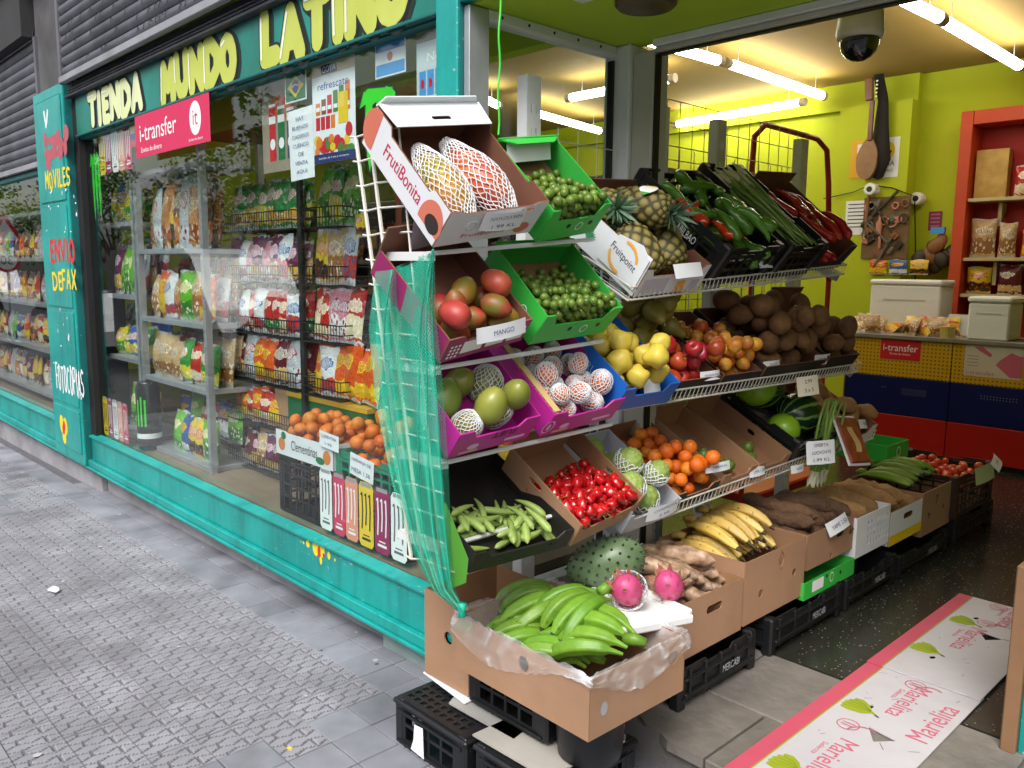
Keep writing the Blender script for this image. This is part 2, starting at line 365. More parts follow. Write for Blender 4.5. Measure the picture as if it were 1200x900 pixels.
def groove(u, v):
    g = 0
    for k in range(4):                               # winding channels running across the slab
        ph = (v * 2 + k * .5) % 1; c = (k + .5) / 4 + .1 * (abs(ph - .5) * 2 - .5)
        g = max(g, 1 - abs(u - c) / .042)
    for k in range(2):
        c = .25 + .5 * k
        if int(u * 4 + .5) % 2 == k: g = max(g, 1 - abs(v - c) / .04)
    return max(0, min(1, g * 1.6))
def wavy_tile_mesh():
    mb = MB(); n = 36; h = TS / 2 - .0015
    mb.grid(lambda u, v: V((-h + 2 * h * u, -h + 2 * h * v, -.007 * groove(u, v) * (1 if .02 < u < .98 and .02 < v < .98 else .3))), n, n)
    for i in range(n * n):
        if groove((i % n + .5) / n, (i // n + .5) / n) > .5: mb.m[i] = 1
    s = [(-h, -h), (h, -h), (h, h), (-h, h)]
    for i in range(4):
        a, b = s[i], s[(i + 1) % 4]; mb.add([(*a, 0), (*a, -.012), (*b, -.012), (*b, 0)], [(0, 1, 2, 3)])
    return mb.mesh('paving_tile', [TILE, GROOVE_SHADE])
def plain_tile_mesh():
    mb = MB(); h = TS / 2 - .002; mb.bevbox(-h, h, -h, h, -.02, 0, .0025); return mb.mesh('smooth_paving_tile', TILE_P)
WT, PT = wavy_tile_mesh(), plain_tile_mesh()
cells = []
rg = random.Random(3)
for j in range(-2, 14):
    for i in range(-46, 12):
        x = -.03 + TS * (i + .5); y = -.184 - TS * (j + .5)
        if y > .05 and -4.4 > x: continue
        if x > .3 and y > .19: continue
        d = V((x, y, gz(x))) - CP; zc = d.dot(CF)
        px, py = (600 + FPX * d.dot(CR) / zc, 450 + FPX * d.dot(CD) / zc) if zc > .2 else (9999, 9999)
        vis = -20 < px < 860 and py < 930
        plain = j < 0 or (x > .0 and rg.random() < .85) or (j < 3 and i < -22 and rg.random() < .5)
        cells.append((0 if vis else 1, d.length, x, y, plain))
cells.sort()
rest = MB()
for q, (inv, dist, x, y, plain) in enumerate(cells):
    jz = rg.uniform(-.0012, .0012); sl = -1.146 if x < 0 else 0
    M = T(x, y, gz(x) + jz) @ RY(sl + rg.uniform(-.35, .35)) @ RX(rg.uniform(-.35, .35))
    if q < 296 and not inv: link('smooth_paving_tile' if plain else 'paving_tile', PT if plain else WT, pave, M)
    else:
        rest.X = M; h = TS / 2 - .0025
        if plain or dist > 8 or inv: rest.box(-h, h, -h, h, -.012, 0, k=1 if plain else 0)
        else:
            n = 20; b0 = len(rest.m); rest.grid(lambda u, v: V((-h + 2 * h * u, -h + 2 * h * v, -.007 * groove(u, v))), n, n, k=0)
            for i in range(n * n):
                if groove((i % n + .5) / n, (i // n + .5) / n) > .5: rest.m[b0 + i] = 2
rest.X = None
tag(rest.build('outer_paving_tiles', [TILE, TILE_P, GROOVE_SHADE], pave), kind='stuff')
mb = MB(); rgs = random.Random(17)
for i in range(130):                                 # old chewing gum and drips
    x, y = rgs.uniform(-6.5, .9), rgs.uniform(-2.2, .05); r_ = rgs.uniform(.004, .014); disc(mb, x, y, r_, r_ * rgs.uniform(.7, 1.2), T(0, 0, 0), gz(x) + .0022, rgs.choice([0, 0, 1]), 9)
tag(mb.build('gum_spots', [mat('gum_dark', '#4a484c', '#55535a', rough=.9), mat('gum_pale', '#a19fa2', '#b0aeb2', rough=.9)], pave), kind='stuff')
# litter on the pavement: a white scrap and yellow peel
def scrap(p, s, m, label, nm):
    mb = MB(); rgx = random.Random(int(p.x * 1000)); n = 9
    top = [V((p.x + s * (1 + .5 * rgx.random()) * math.cos(2 * math.pi * i / n), p.y + .5 * s * (1 + .6 * rgx.random()) * math.sin(2 * math.pi * i / n), p.z + .004 + .006 * rgx.random())) for i in range(n)]
    mb.add(top + [t - V((0, 0, .003)) for t in top], [tuple(range(n)), tuple(range(n, 2 * n))[::-1]] + [(i, i + n, (i + 1) % n + n, (i + 1) % n) for i in range(n)])
    tag(mb.build(nm, m), label, 'litter')
p = PZ(63, 692, -.03); scrap(p, .035, WHITE, 'scrap of white paper trodden flat on the grey pavement', 'paper_scrap')
p = PZ(339, 879, -.006); scrap(p, .012, YELP, 'small yellow bit of peel lying on the pavement tiles', 'peel_scrap')

# ---- shop floor: dark terrazzo, and a threshold of big rough slabs
def speckle_mat():
    mt = mat('dark_terrazzo', '#23231f', '#34342d', rough=.22, nscale=30, bump=.05, bscale=60, grime=.3); n, l, b = nodes_of(mt)
    tc = n.new('ShaderNodeTexCoord'); vo = n.new('ShaderNodeTexVoronoi'); vo.inputs['Scale'].default_value = 90; l.new(tc.outputs['Object'], vo.inputs['Vector'])
    w1 = n.new('ShaderNodeTexWhiteNoise'); l.new(vo.outputs['Position'], w1.inputs['Vector'])
    th = n.new('ShaderNodeMath'); th.operation = 'GREATER_THAN'; th.inputs[1].default_value = .86; l.new(w1.outputs[0], th.inputs[0])
    d2 = n.new('ShaderNodeMath'); d2.operation = 'LESS_THAN'; d2.inputs[1].default_value = .28; l.new(vo.outputs['Distance'], d2.inputs[0])
    mu = n.new('ShaderNodeMath'); mu.operation = 'MULTIPLY'; l.new(th.outputs[0], mu.inputs[0]); l.new(d2.outputs[0], mu.inputs[1])
    src = b.inputs['Base Color'].links[0].from_socket; mx = n.new('ShaderNodeMix'); mx.data_type = 'RGBA'; l.new(mu.outputs[0], mx.inputs[0]); l.new(src, mx.inputs[6]); mx.inputs[7].default_value = C('#8f9088'); l.new(mx.outputs[2], b.inputs['Base Color'])
    return mt
mb = MB(); mb.box(-10, 4.2, 1.02, 6.6, -.05, FLZ); mb.box(-10, .18, .12, 1.02, -.05, FLZ - .004)
tag(mb.build('shop_floor', speckle_mat()), kind='structure')
mb = MB(); mb.box(.3, 4.2, .225, 1.0, -.05, FLZ - .012)
step = tag(mb.build('threshold_step', mat('step_stone', '#5a5856', '#6e6b69', rough=.85, nscale=9, bump=.25, bscale=60, grime=.4)), kind='structure')
SLAB = mat('threshold_slab', '#6a655f', '#867f78', rough=.5, nscale=9, namt=.3, bump=.6, bscale=20, rand=.16, grime=.55, world=True)
rg = random.Random(5)
for jy, (y0, y1) in enumerate(((.2, .57), (.576, 1.012))):
    x = .3 + .14 * jy
    while x < 3.6:
        x2 = x + (.46 if jy else .42); mb = MB(); b = .004
        if jy == 0 and .6 < x < 1.0:   # the broken slab at the corner of the step
            out = [(x, y0 + .07), (x + .12, y0 + .06), (x + .17, y0 + .03), (x + .23, y0 + .025), (x + .28, y0), (x2 - .006, y0), (x2 - .006, y1 - .005), (x, y1 - .005)]
            mb.plate(out, [], .035, T(0, 0, FLZ + rg.uniform(0, .002)), 0, 0)
        else: mb.bevbox(x, x2 - .006, y0, y1 - .005, FLZ - .03, FLZ + rg.uniform(-.002, .002), b)
        mb.build('stone_slab', SLAB, step); x = x2

# ================================================================== the shop room
XR, YB, ZC = 4.2, 6.5, 3.45
mb = MB(); mb.box(-10, XR, YB, YB + .15, 0, 3.7); mb.box(-10.15, -10, .1, YB + .15, 0, 3.7); mb.box(XR, XR + .15, .02, YB + .15, 0, 3.7)
p0, p1 = PY(985, 127, 6.3), PY(1069, 127, 6.3)
mb.box(p0.x, p1.x, 6.3, YB, 0, p0.z)                                         # low projecting part of the wall
mb.box(-10, p1.x, 6.42, YB, p0.z - .001, 3.7)
tag(mb.build('shop_wall', LIME_W), kind='structure')
mb = MB(); mb.box(-10, XR, .86, YB, ZC, ZC + .1)
tag(mb.build('shop_ceiling', CREAM_C), kind='structure')
mb = MB(); mb.box(.12, XR, .03, .86, 2.475, 2.56); mb.box(-10, XR, .78, .86, 2.56, ZC + .1)
tag(mb.build('entrance_ceiling', LIME_C), kind='structure')
# round ceiling light over the entrance, switched off
mb = MB(); c = PZ(757, 0, 2.46)
mb.lathe([(0, .0), (.0, .085), (-.012, .1), (-.03, .1), (-.04, .09), (-.045, 0)], 28)
lamp = tag(mb.build('ceiling_downlight', mat('bronze_ring', '#5d4c36', '#6f5c42', rough=.35, metal=.5), mat4=T(c.x, c.y, 2.475), smooth=False), 'round bronze rimmed downlight, unlit, in the lime ceiling over the entrance', 'lamp')
c2 = PZ(692, -6, 2.46)
mb = MB(); mb.bevbox(c2.x - .06, c2.x + .06, c2.y - .03, c2.y + .03, 2.452, 2.475, .004)
tag(mb.build('ceiling_plate', ALU), 'small pale cover plate fixed to the lime entrance ceiling', 'cover plate')

# building above, and the house fronts either side: a plain rendered mass
mb = MB(); mb.box(-40, 30, -.12, 8, 3.72, 16); mb.box(-40, -10.16, -.05, 8, -.6, 3.72); mb.box(XR + .16, 30, -.05, 8, -.6, 3.72)
wallm = mat('upper_render', '#2a2a2c', '#363638', rough=.85, nscale=2, grime=.3)
bld = empty('building', T(0, 0, 0), 'dark rendered building front above the shop and its shutters', 'building')
mb.build('upper_wall', wallm, bld)
for i in range(12):
    x = -34 + i * 5.2
    mb = MB(); mb.box(x, x + 1.6, -.16, -.121, 5.2, 7.6); wn = mb.build('window', ALU, bld)
    mb = MB(); mb.box(x + .1, x + 1.5, -.17, -.161, 5.3, 7.5); mb.build('pane', mat('dark_pane', '#15181b', '#1c2024', rough=.08), wn)
# ================================================================== shop front
def FACE(x, y, z): return Matrix(((1, 0, 0, x), (0, 0, -1, y), (0, 1, 0, z), (0, 0, 0, 1)))   # local x along the front, y up, z to the street
GY = .06                                            # glass plane
front = empty('shopfront', T(-2, 0, .1), 'teal painted shop front with low panels under the display windows', 'shopfront')
front.matrix_basis = Matrix.Identity(4)
def part(nm, m, parent, f, smooth=False):
    mb = MB(); f(mb); return mb.build(nm, m, parent, smooth=smooth)
for nm, x0, x1 in (('main', -4.03, .07), ('side', -9.7, -4.84)):
    def base(mb):
        mb.bevbox(x0, x1, .012, .055, .17, .345, .003)
        mb.add([(x0, -.006, .352), (x1, -.006, .352), (x1, .055, .362), (x0, .055, .362), (x0, -.006, .342), (x1, -.006, .342), (x1, .055, .342), (x0, .055, .342)], [(0, 1, 2, 3), (4, 7, 6, 5), (0, 4, 5, 1), (1, 5, 6, 2), (3, 2, 6, 7), (0, 3, 7, 4)])
    part('base_panel', TEAL, front, base)
part('bottom_rail', TEAL, front, lambda mb: (mb.bevbox(-9.7, .075, -.014, .05, .122, .168, .004), mb.bevbox(-9.7, .078, -.026, .05, .104, .121, .003)))
part('rail_joint', TEAL, front, lambda mb: mb.bevbox(-.33, -.31, -.0165, .03, .106, .17, .002))
# stone plinth blocks
x = -9.7
while x < -.5:
    x2 = min(x + (.95 if x < -4.2 else 1.2), -.38); lo = x < -4.1
    mb = MB(); mb.bevbox(x, x2 - .006, .055 if lo else .095, .16, gz(x) - .25, .035 if lo else .1, .004); mb.build('plinth_block', CONC, front); x = x2 + .001
    if x2 >= -.38: break
mb = MB(); mb.bevbox(-.365, .06, .045, .16, -.2, .1, .005); mb.build('plinth_block', mat('tealed_stone', '#6f8784', '#8c9c9b', rough=.8, nscale=6, bump=.25, bscale=80, grime=.3), front)
part('void_panel', DARK, front, lambda mb: mb.box(-9.7, .06, .161, .2, -.3, .34))
# teal corner post at the entrance and the metal frame beside it
part('corner_post', TEAL, front, lambda mb: (mb.bevbox(.085, .2, -.015, .1, gz(0) - .05, 2.9, .004)))
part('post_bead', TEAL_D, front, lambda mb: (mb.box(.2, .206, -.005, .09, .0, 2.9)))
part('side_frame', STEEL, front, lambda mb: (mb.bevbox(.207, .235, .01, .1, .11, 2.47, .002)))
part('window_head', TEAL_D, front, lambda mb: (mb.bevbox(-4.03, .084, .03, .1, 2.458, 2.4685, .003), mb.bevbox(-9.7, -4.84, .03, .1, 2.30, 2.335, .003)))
part('window_jamb', DARK, front, lambda mb: (mb.box(-4.03, -3.94, .02, .1, .36, 2.74), mb.box(-4.05, -4.03, .02, .3, .1, 2.9)))
# painted splashes on the base panel
M = FACE(0, .0115, 0); mb = MB(); p = PY(372, 645, .0115)
for dx, dz, rx, rz, k, zz in ((-.015, .012, .028, .042, 0, .0004), (.042, .01, .022, .034, 0, .0005), (.015, -.004, .014, .027, 1, .0008), (.03, -.04, .011, .02, 0, .0006), (-.085, .01, .016, .018, 0, .0004), (.1, .002, .012, .02, 0, .0004), (-.125, .005, .006, .008, 0, .0004), (.15, -.005, .005, .008, 0, .0004), (-.15, .004, .004, .004, 0, .0004), (.055, -.01, .008, .012, 1, .0009)):
    disc(mb, p.x + dx, p.z + dz, rx, rz, M, zz, k)
mb.build_split('painted_flower', [mat('spray_yellow', '#dfc514', '#e8d020', rough=.6), mat('spray_red', '#c2242e', '#cf3038', rough=.6)], front)
# window panes
def pane(nm, x0, x1, z0, z1, y=GY):
    mb = MB(); mb.box(x0, x1, y, y + .006, z0, z1); return mb.build(nm, GLASS, front)
pane('window_pane', -3.94, .084, .36, 2.458); pane('window_pane', -9.65, -4.85, .36, 2.30)
# display floor behind the glass
part('display_floor', mat('display_board', '#7d6a57', '#917d68', rough=.7, nscale=4, grime=.3), front, lambda mb: (mb.box(-3.94, .07, .08, 1.1, .31, .352), mb.box(-9.7, -4.86, .08, 1.1, .31, .352)))

# ---- painted pillar
pil = empty('painted_pillar', T(-4.43, -.03, -.1), 'teal pillar with sprayed lettering beside the big display window', 'pillar')
PIL = IV(pil)
px0, px1, pf = -4.78, -4.06, -.035
def pp(nm, m, f): mb = MB(); mb.X = PIL; f(mb); return mb.build(nm, m, pil)
pp('core', TEAL, lambda mb: mb.bevbox(px0, px1, pf, .05, .122 + .0, 2.85, .004))
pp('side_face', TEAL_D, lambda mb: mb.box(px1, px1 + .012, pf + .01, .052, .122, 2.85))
for z0, z1 in ((2.05, 2.78), (1.28, 2.02), (.55, 1.25)):
    pp('raised_panel', TEAL, lambda mb: (mb.bevbox(px0 + .05, px1 - .04, pf - .008, pf, z0, z1, .006)))
pp('foot_panel', TEAL, lambda mb: mb.bevbox(px0 + .05, px1 - .04, pf - .008, pf, .2, .52, .006))
PF = pf - .0085
def spray(word, a, b, c, d, th, m, nm='lettering', seed=1, tilt=0.):
    """a,b: pixel corners of the word on the pillar's face"""
    q0, q1 = PY(*a, PF), PY(*b, PF); mb = MB(); mb.X = PIL
    brush_word(mb, word, q0.x, q1.x, min(q0.z, q1.z), max(q0.z, q1.z), th, FACE(0, PF, 0), 0, .0005, seed=seed, rnd=.08, gap=.45, tilt=tilt)
    mb.build(nm, m, pil)
SY, SR, SW = mat('spray_yellow', '#dfc514'), mat('spray_red', '#c2242e'), mat('spray_white', '#dfe5e6', '#eef1f1', rough=.6)
spray('MOVILES', (54, 222), (81, 196), 0, 0, .022, SY, seed=2)
spray('ENVIO', (60, 305), (86, 281), 0, 0, .034, SR, seed=3)
spray('DE', (63, 338), (72, 320), 0, 0, .026, SY, seed=4); spray('FAX', (74, 338), (88, 318), 0, 0, .024, SY, seed=5)
spray('FOTOCOPIAS', (67, 455), (97, 436), 0, 0, .018, SW, seed=6)
mb = MB(); mb.X = PIL; rg = random.Random(9)
for _ in range(26):
    q = PY(rg.uniform(54, 92), rg.choice([rg.uniform(222, 262), rg.uniform(250, 275), rg.uniform(345, 400), rg.uniform(405, 440)]), PF); disc(mb, q.x, q.z, rg.uniform(.005, .016), rg.uniform(.006, .02), FACE(0, PF, 0), .0004, n=8)
mb.build('paint_spots', SW, pil)
mb = MB(); mb.X = PIL
q = PY(66, 176, PF)
for i in range(22): disc(mb, q.x + rg.uniform(-.26, .26), q.z + rg.uniform(-.09, .1), rg.uniform(.03, .08), rg.uniform(.03, .06), FACE(0, PF, 0), .0003 + .00003 * i, n=14)
mb.build('red_smear', mat('spray_smear', '#a94a56', '#b25964', rough=.7, nscale=12), pil)
strk = MB(); strk.X = PIL; q = PY(54, 148, PF); strokes(strk, [[(q.x - .03, q.z + .1), (q.x, q.z)], [(q.x + .06, q.z + .1), (q.x + .02, q.z + .02)]], .03, FACE(0, PF, 0), z0=.0005); strk.build('white_dabs', SW, pil)
mb = MB(); mb.X = PIL; q = PY(75, 502, PF)
for dx, dz, r, k in ((-.05, .03, .05, 0), (.04, .02, .05, 0), (0, -.06, .045, 0), (.01, .02, .03, 1), (-.01, -.01, .03, 1)): disc(mb, q.x + dx, q.z + dz, r, r * 1.4, FACE(0, PF, 0), .0004 + .0002 * k + .00005 * dx, k)
mb.build_split('painted_flower', [SY, SR], pil)
# ---- roller shutters
def shutter(label, x0, x1, zb, zt, y, bar=.045, pitch=.066):
    t = empty('roller_shutter', T((x0 + x1) / 2, y, zb), label, 'roller shutter'); I = IV(t)
    z = zb + bar
    def prof(mb, z, h):
        n = 6; pts = [(y - .004 - .012 * math.sin(math.pi * i / n), z + h * i / n) for i in range(n + 1)]
        vs = [I @ V((x, yy, zz)) for x in (x0, x1) for yy, zz in pts]
        mb.add(vs, [(i, i + n + 1, i + n + 2, i + 1) for i in range(n)])
        mb.box(x0, x1, y, y + .006, z, z + h, M=I)
    while z < zt:
        mb = MB(); prof(mb, z, pitch - .006); mb.build('slat', SLAT, t); z += pitch
    mb = MB(); mb.bevbox(x0 - .03, x1 + .02, y - .03, y + .01, zb, zb + bar - .002, .004, M=I); mb.build('bottom_bar', mat('shutter_bar', '#8a8b92', '#a3a4aa', rough=.5, metal=.2, nscale=4, grime=.35), t)
    for a in (x0 - .05, x1):
        mb = MB(); mb.box(a, a + .05, y - .02, y + .04, zb, zt, M=I); mb.build('guide_rail', mat('guide_grey', '#55545a', '#6a696e', rough=.6, grime=.4), t)
    return t
shutter('rolled up grey slatted shutter above the painted shop sign', -3.93, .1, 2.815, 3.72, -.05)
shutter('lowered grey slatted shutter over the window left of the painted pillar', -9.7, -4.86, 2.345, 3.3, .03, pitch=.075)
# ribbed dark housing between shutter bar and sign
hs_ = empty('shutter_housing', T(-1.9, 0, 2.74), 'dark ribbed shutter housing right above the painted sign', 'housing'); I = IV(hs_)
mb = MB(); mb.bevbox(-4.03, .084, -.03, .1, 2.735, 2.752, .003, M=I); mb.box(-4.03, .084, .0, .1, 2.752, 2.83, M=I); mb.build('box_face', mat('housing_dark', '#303138', '#44454d', rough=.55, metal=.2, grime=.5), hs_)
rg = random.Random(2)
for i in range(3):
    mb = MB(); z = 2.757 + i * .018; mb.tube([I @ V((-4.02, -.004, z)), I @ V((.08, -.004, z))], .008, 8); mb.build('rib', mat('housing_rib', '#3a3b43', '#585963', rough=.45, metal=.3, nscale=8, grime=.5), hs_)
# painted-over tag marks along shutter (dark spray)
mb = MB(); rg = random.Random(11); yy = -.0672
for row in range(5):
    for i in range(46):
        x = -3.8 + i * .085 + rg.uniform(-.02, .02); z = 2.885 + row * .066
        if rg.random() < .45: strokes(mb, [[(x, z), (x + rg.uniform(.0, .03), z + .03), (x + rg.uniform(.02, .05), z + rg.uniform(0, .03))]], .009, I @ FACE(0, yy, 0), z0=.0003)
sh = [o for o in bpy.data.objects if o.name == 'roller_shutter'][0]
mb2 = mb.build('spray_tag', INK); mb2.parent = sh; mb2.matrix_basis = IV(sh) @ T(-1.9, 0, 2.74); tag(mb2, kind='stuff')
# concrete above the pillar, dark soffit left
mb = MB(); mb.bevbox(-4.86, -3.98, .03, .3, 2.86, 3.72, .01)
tag(mb.build('wall_pier', mat('pier_dark', '#4b4a4c', '#626164', rough=.9, nscale=4, bump=.2, bscale=30, grime=.5)), 'dark concrete wall pier above the painted pillar', 'wall')
mb = MB(); mb.box(-9.7, -4.87, -.06, .4, 3.3, 3.72); mb.bevbox(-9.7, -4.87, .02, .4, 2.335, 2.345, .002)
tag(mb.build('wall_lintel', wallm), 'dark wall band above the lowered side shutter', 'wall')

# ---- fascia sign
sg = empty('shop_sign', T(-1.9, .0, 2.6), 'long teal sign board lettered TIENDA MUNDO LATINO in lime bubble letters', 'sign'); I = IV(sg)
mb = MB(); mb.bevbox(-3.94, .084, .012, .06, 2.47, 2.735, .004, M=I)
sgm = mat('sign_teal', '#0c5f4c', '#158a80', rough=.45, nscale=1.6, namt=.15, grime=.2); mb.build('board', sgm, sg)
mb = MB(); mb.bevbox(-3.94, .084, .0, .03, 2.469, 2.483, .003, M=I); mb.build('lower_trim', TEAL_D, sg)
LET = mat('sign_letter', '#a8b43a', '#c2cb66', rough=.5, nscale=3); LETP = mat('sign_letter_pale', '#c8d38a', '#dfe4bd', rough=.5, nscale=3)
for wi, (word, x0, x1, z0, z1, th, m1) in enumerate((('TIENDA', -3.64, -2.72, 2.517, 2.685, .066, LETP), ('MUNDO', -2.38, -1.50, 2.518, 2.69, .078, LET), ('LATINO', -1.19, -.13, 2.52, 2.695, .088, LET))):
    ws = [.25 if c == 'I' else .75 if c in 'EFL' else 1.15 if c == 'M' else 1 for c in word]; gap = .5; u = (x1 - x0) / (sum(ws) + gap * (len(word) - 1)); x = x0; rg = random.Random(wi)
    for c_, wd in zip(word, ws):
        j = rg.uniform(-.012, .012); sh_ = rg.uniform(-.06, .06)
        pl = [[(x + (a + sh_ * b) * wd * u, z0 + j + b * (z1 - z0)) for a, b in ln] for ln in GLY[c_]]
        mb = MB(); mb.X = I; Mf = FACE(0, .0115, 0)
        strokes(mb, [[(a + .022, b - .012) for a, b in ln] for ln in pl], th + .034, Mf, 1, 10, .0002)
        strokes(mb, pl, th + .026, Mf, 1, 10, .0022); strokes(mb, pl, th, Mf, 0, 12, .0044)
        strokes(mb, [[(a - th * .3, b + th * .02) for a, b in ln[:2]] for ln in pl[:1]], th * .14, Mf, 2, 6, .0068)
        mb.build('letter', [m1, mat('letter_shadow', '#10201f', '#14211f', rough=.6), WHITEP], sg); x += (wd + gap) * u

# ================================================================== flat things stuck to the glass
def flat(nm, label, cat, x0, x1, z0, z1, y, draw, mats, rot=0., group=None, curl=0.):
    """a thin sheet on the inside of the pane; draw(mb, w, h, M) prints on it in local metres"""
    t = MB(); w_, h_ = x1 - x0, z1 - z0
    if curl: t.grid(lambda u, v: V(((u - .5) * w_, (v - .5) * h_, curl * (math.sin(3 * u + 2 * v)))), 6, 6)
    else: t.box(-w_ / 2, w_ / 2, -h_ / 2, h_ / 2, -.0012, 0)
    o = t.build(nm, mats[0], None, FACE((x0 + x1) / 2, y, (z0 + z1) / 2) @ RZ(rot)); tag(o, label, cat, group)
    mb = MB(); mb.k = 1; draw(mb, w_, h_, o)
    if mb.f: tag(mb.build('print', list(mats), o), kind='stuff')
    return o
I4 = Matrix.Identity(4)
SY_ = .0735
def d_itr(mb, w, h, o):
    disc(mb, w * .33, h * .06, h * .3, h * .36, I4, .0006, 1, 28)
    text('i-transfer', o, T(-w * .17, h * .08, .0008), w * .52, h * .42, WHITEP); text('Envios de dinero', o, T(-w * .27, -h * .33, .0008), w * .30, h * .12, WHITEP)
    text('it', o, T(w * .33, h * .07, .0012), h * .26, h * .32, PINK); text('Envios de dinero', o, T(w * .33, -h * .38, .0008), w * .17, h * .06, WHITEP)
flat('banner_sign', 'pink i-transfer money banner hung in the display window', 'sign', -2.81, -1.775, 2.228, 2.468, -.0, d_itr, [PINK, WHITEP])
def stripes(cols):
    def d(mb, w, h, o):
        z = -h / 2
        for fr_, k in cols: rect(mb, -w / 2, w / 2, z, z + h * fr_, I4, .0005, k); z += h * fr_
    return d
def d_ecu(mb, w, h, o):
    stripes(((.28, 2), (.24, 3), (.48, 1)))(mb, w, h, o); disc(mb, 0, h * .06, w * .11, h * .16, I4, .0009, 4); disc(mb, 0, h * .1, w * .06, h * .07, I4, .0012, 3)
flat('flag_sticker', 'yellow blue and red flag with a crest, stuck in the window', 'flag', -3.1, -2.892, 2.328, 2.482, SY_, d_ecu, [WHITE, YELP, REDP, BLUEP, mat('crest_brown', '#8a6a2a')])
def d_bra(mb, w, h, o):
    rect(mb, -w * .46, w * .46, -h * .45, h * .45, I4, .0005, 1)
    mb.add([(0, -h * .36, .0008), (w * .38, 0, .0008), (0, h * .36, .0008), (-w * .38, 0, .0008)], [(0, 1, 2, 3)], 2); disc(mb, 0, 0, w * .15, w * .15, I4, .0011, 3)
    strokes(mb, [ARC(0, -w * .13, w * .2, w * .17, 130, 50, 6)], .006, I4, 0, 6, .0013)
flat('flag_sticker', 'green flag with yellow diamond and blue disc, stuck in the window', 'flag', -1.132, -.942, 2.333, 2.466, SY_, d_bra, [WHITE, GREENP, YELP, BLUEP])
def d_arg(mb, w, h, o):
    rect(mb, -w * .47, w * .47, -h * .46, -h * .16, I4, .0005, 1); rect(mb, -w * .47, w * .47, h * .16, h * .46, I4, .0005, 1); disc(mb, 0, 0, h * .12, h * .12, I4, .0008, 2)
flat('flag_sticker', 'sky blue and white striped flag with small sun, stuck in the window', 'flag', -.409, -.208, 2.334, 2.479, SY_, d_arg, [WHITE, SKYP, mat('sun_brown', '#b5785e')])
def d_paper(mb, w, h, o):
    for i, s in enumerate(('HAY', 'BUENOS', 'CUADERNOS', 'CUENCO', 'DE', 'VENTA', 'AQUI')): text(s, o, T(0, h * (.36 - .125 * i), .004), w * min(.7, .11 * len(s)), h * .055, INKB)
flat('paper_notice', 'white handwritten paper notice taped beside the fruit juice poster', 'notice', -1.095, -.885, 1.988, 2.298, SY_ - .004, d_paper, [WHITE, INKB], rot=2, curl=.002)
def d_goya(mb, w, h, o):
    rect(mb, -w / 2, w / 2, h * .36, h * .5, I4, .0004, 5); rect(mb, -w * .27, w * .1, h * .37, h * .46, I4, .0007, 4); text('GOYA', o, T(-w * .085, h * .415, .001), w * .32, h * .06, WHITEP)
    text('refrescate', o, T(0, h * .26, .001), w * .72, h * .075, BLUEP)
    rg = random.Random(4)
    for i in range(6):
        x = -w * .42 + i * w * .14; rect(mb, x, x + w * .11, -h * .02, h * (.1 + .03 * i), I4, .0006, rg.choice([2, 3, 6, 7])); rect(mb, x + .004, x + w * .1, h * .02, h * .06, I4, .0009, 1)
    rect(mb, w * .12, w * .34, -h * .14, h * .16, I4, .0012, 8)
    for i in range(4): x = -w * .42 + i * w * .12; rect(mb, x, x + w * .1, -h * .17, -h * .04, I4, .0006, rg.choice([2, 3, 6]))
    for i in range(26): disc(mb, rg.uniform(-.45, .45) * w, rg.uniform(-.40, -.2) * h, w * rg.uniform(.05, .09), w * rg.uniform(.05, .09), I4, .0008 + .00005 * i, rg.choice([2, 3, 7, 8, 9]), 12)
    rect(mb, -w / 2, w / 2, -h / 2, -h * .41, I4, .003, 4); text('bebidas de fruta y nectares', o, T(0, -h * .455, .0034), w * .7, h * .025, WHITEP)
flat('juice_poster', 'tall drinks poster headed GOYA with fruit heap and cartons', 'poster', -.893, -.555, 2.045, 2.468, SY_, d_goya, [WHITE, WHITEP, REDP, mat('print_orange', '#d4762a'), mat('print_navy', '#1d2a66'), mat('print_tan', '#b8a276'), mat('print_brown', '#7a4a2c'), mat('print_green', '#3f7a34'), YELP, REDP])
def d_nec(mb, w, h, o):
    rect(mb, -w / 2, w / 2, h * .3, h * .5, I4, .0004, 1); text('Nect', o, T(w * .1, h * .08, .001), w * .6, h * .12, WHITEP)
    for i in range(4): rect(mb, -w * .42 + i * w * .22, -w * .24 + i * w * .22, -h * .45, -h * .1, I4, .0008, 2); disc(mb, -w * .33 + i * w * .22, -h * .28, w * .05, h * .07, I4, .0012, 3)
flat('drink_poster', 'pale blue nectar drink poster against the teal corner post', 'poster', -.14, .075, 2.215, 2.47, SY_, d_nec, [mat('print_pale', '#b9c4c6'), mat('print_grey', '#8d8272'), SKYP, REDP])
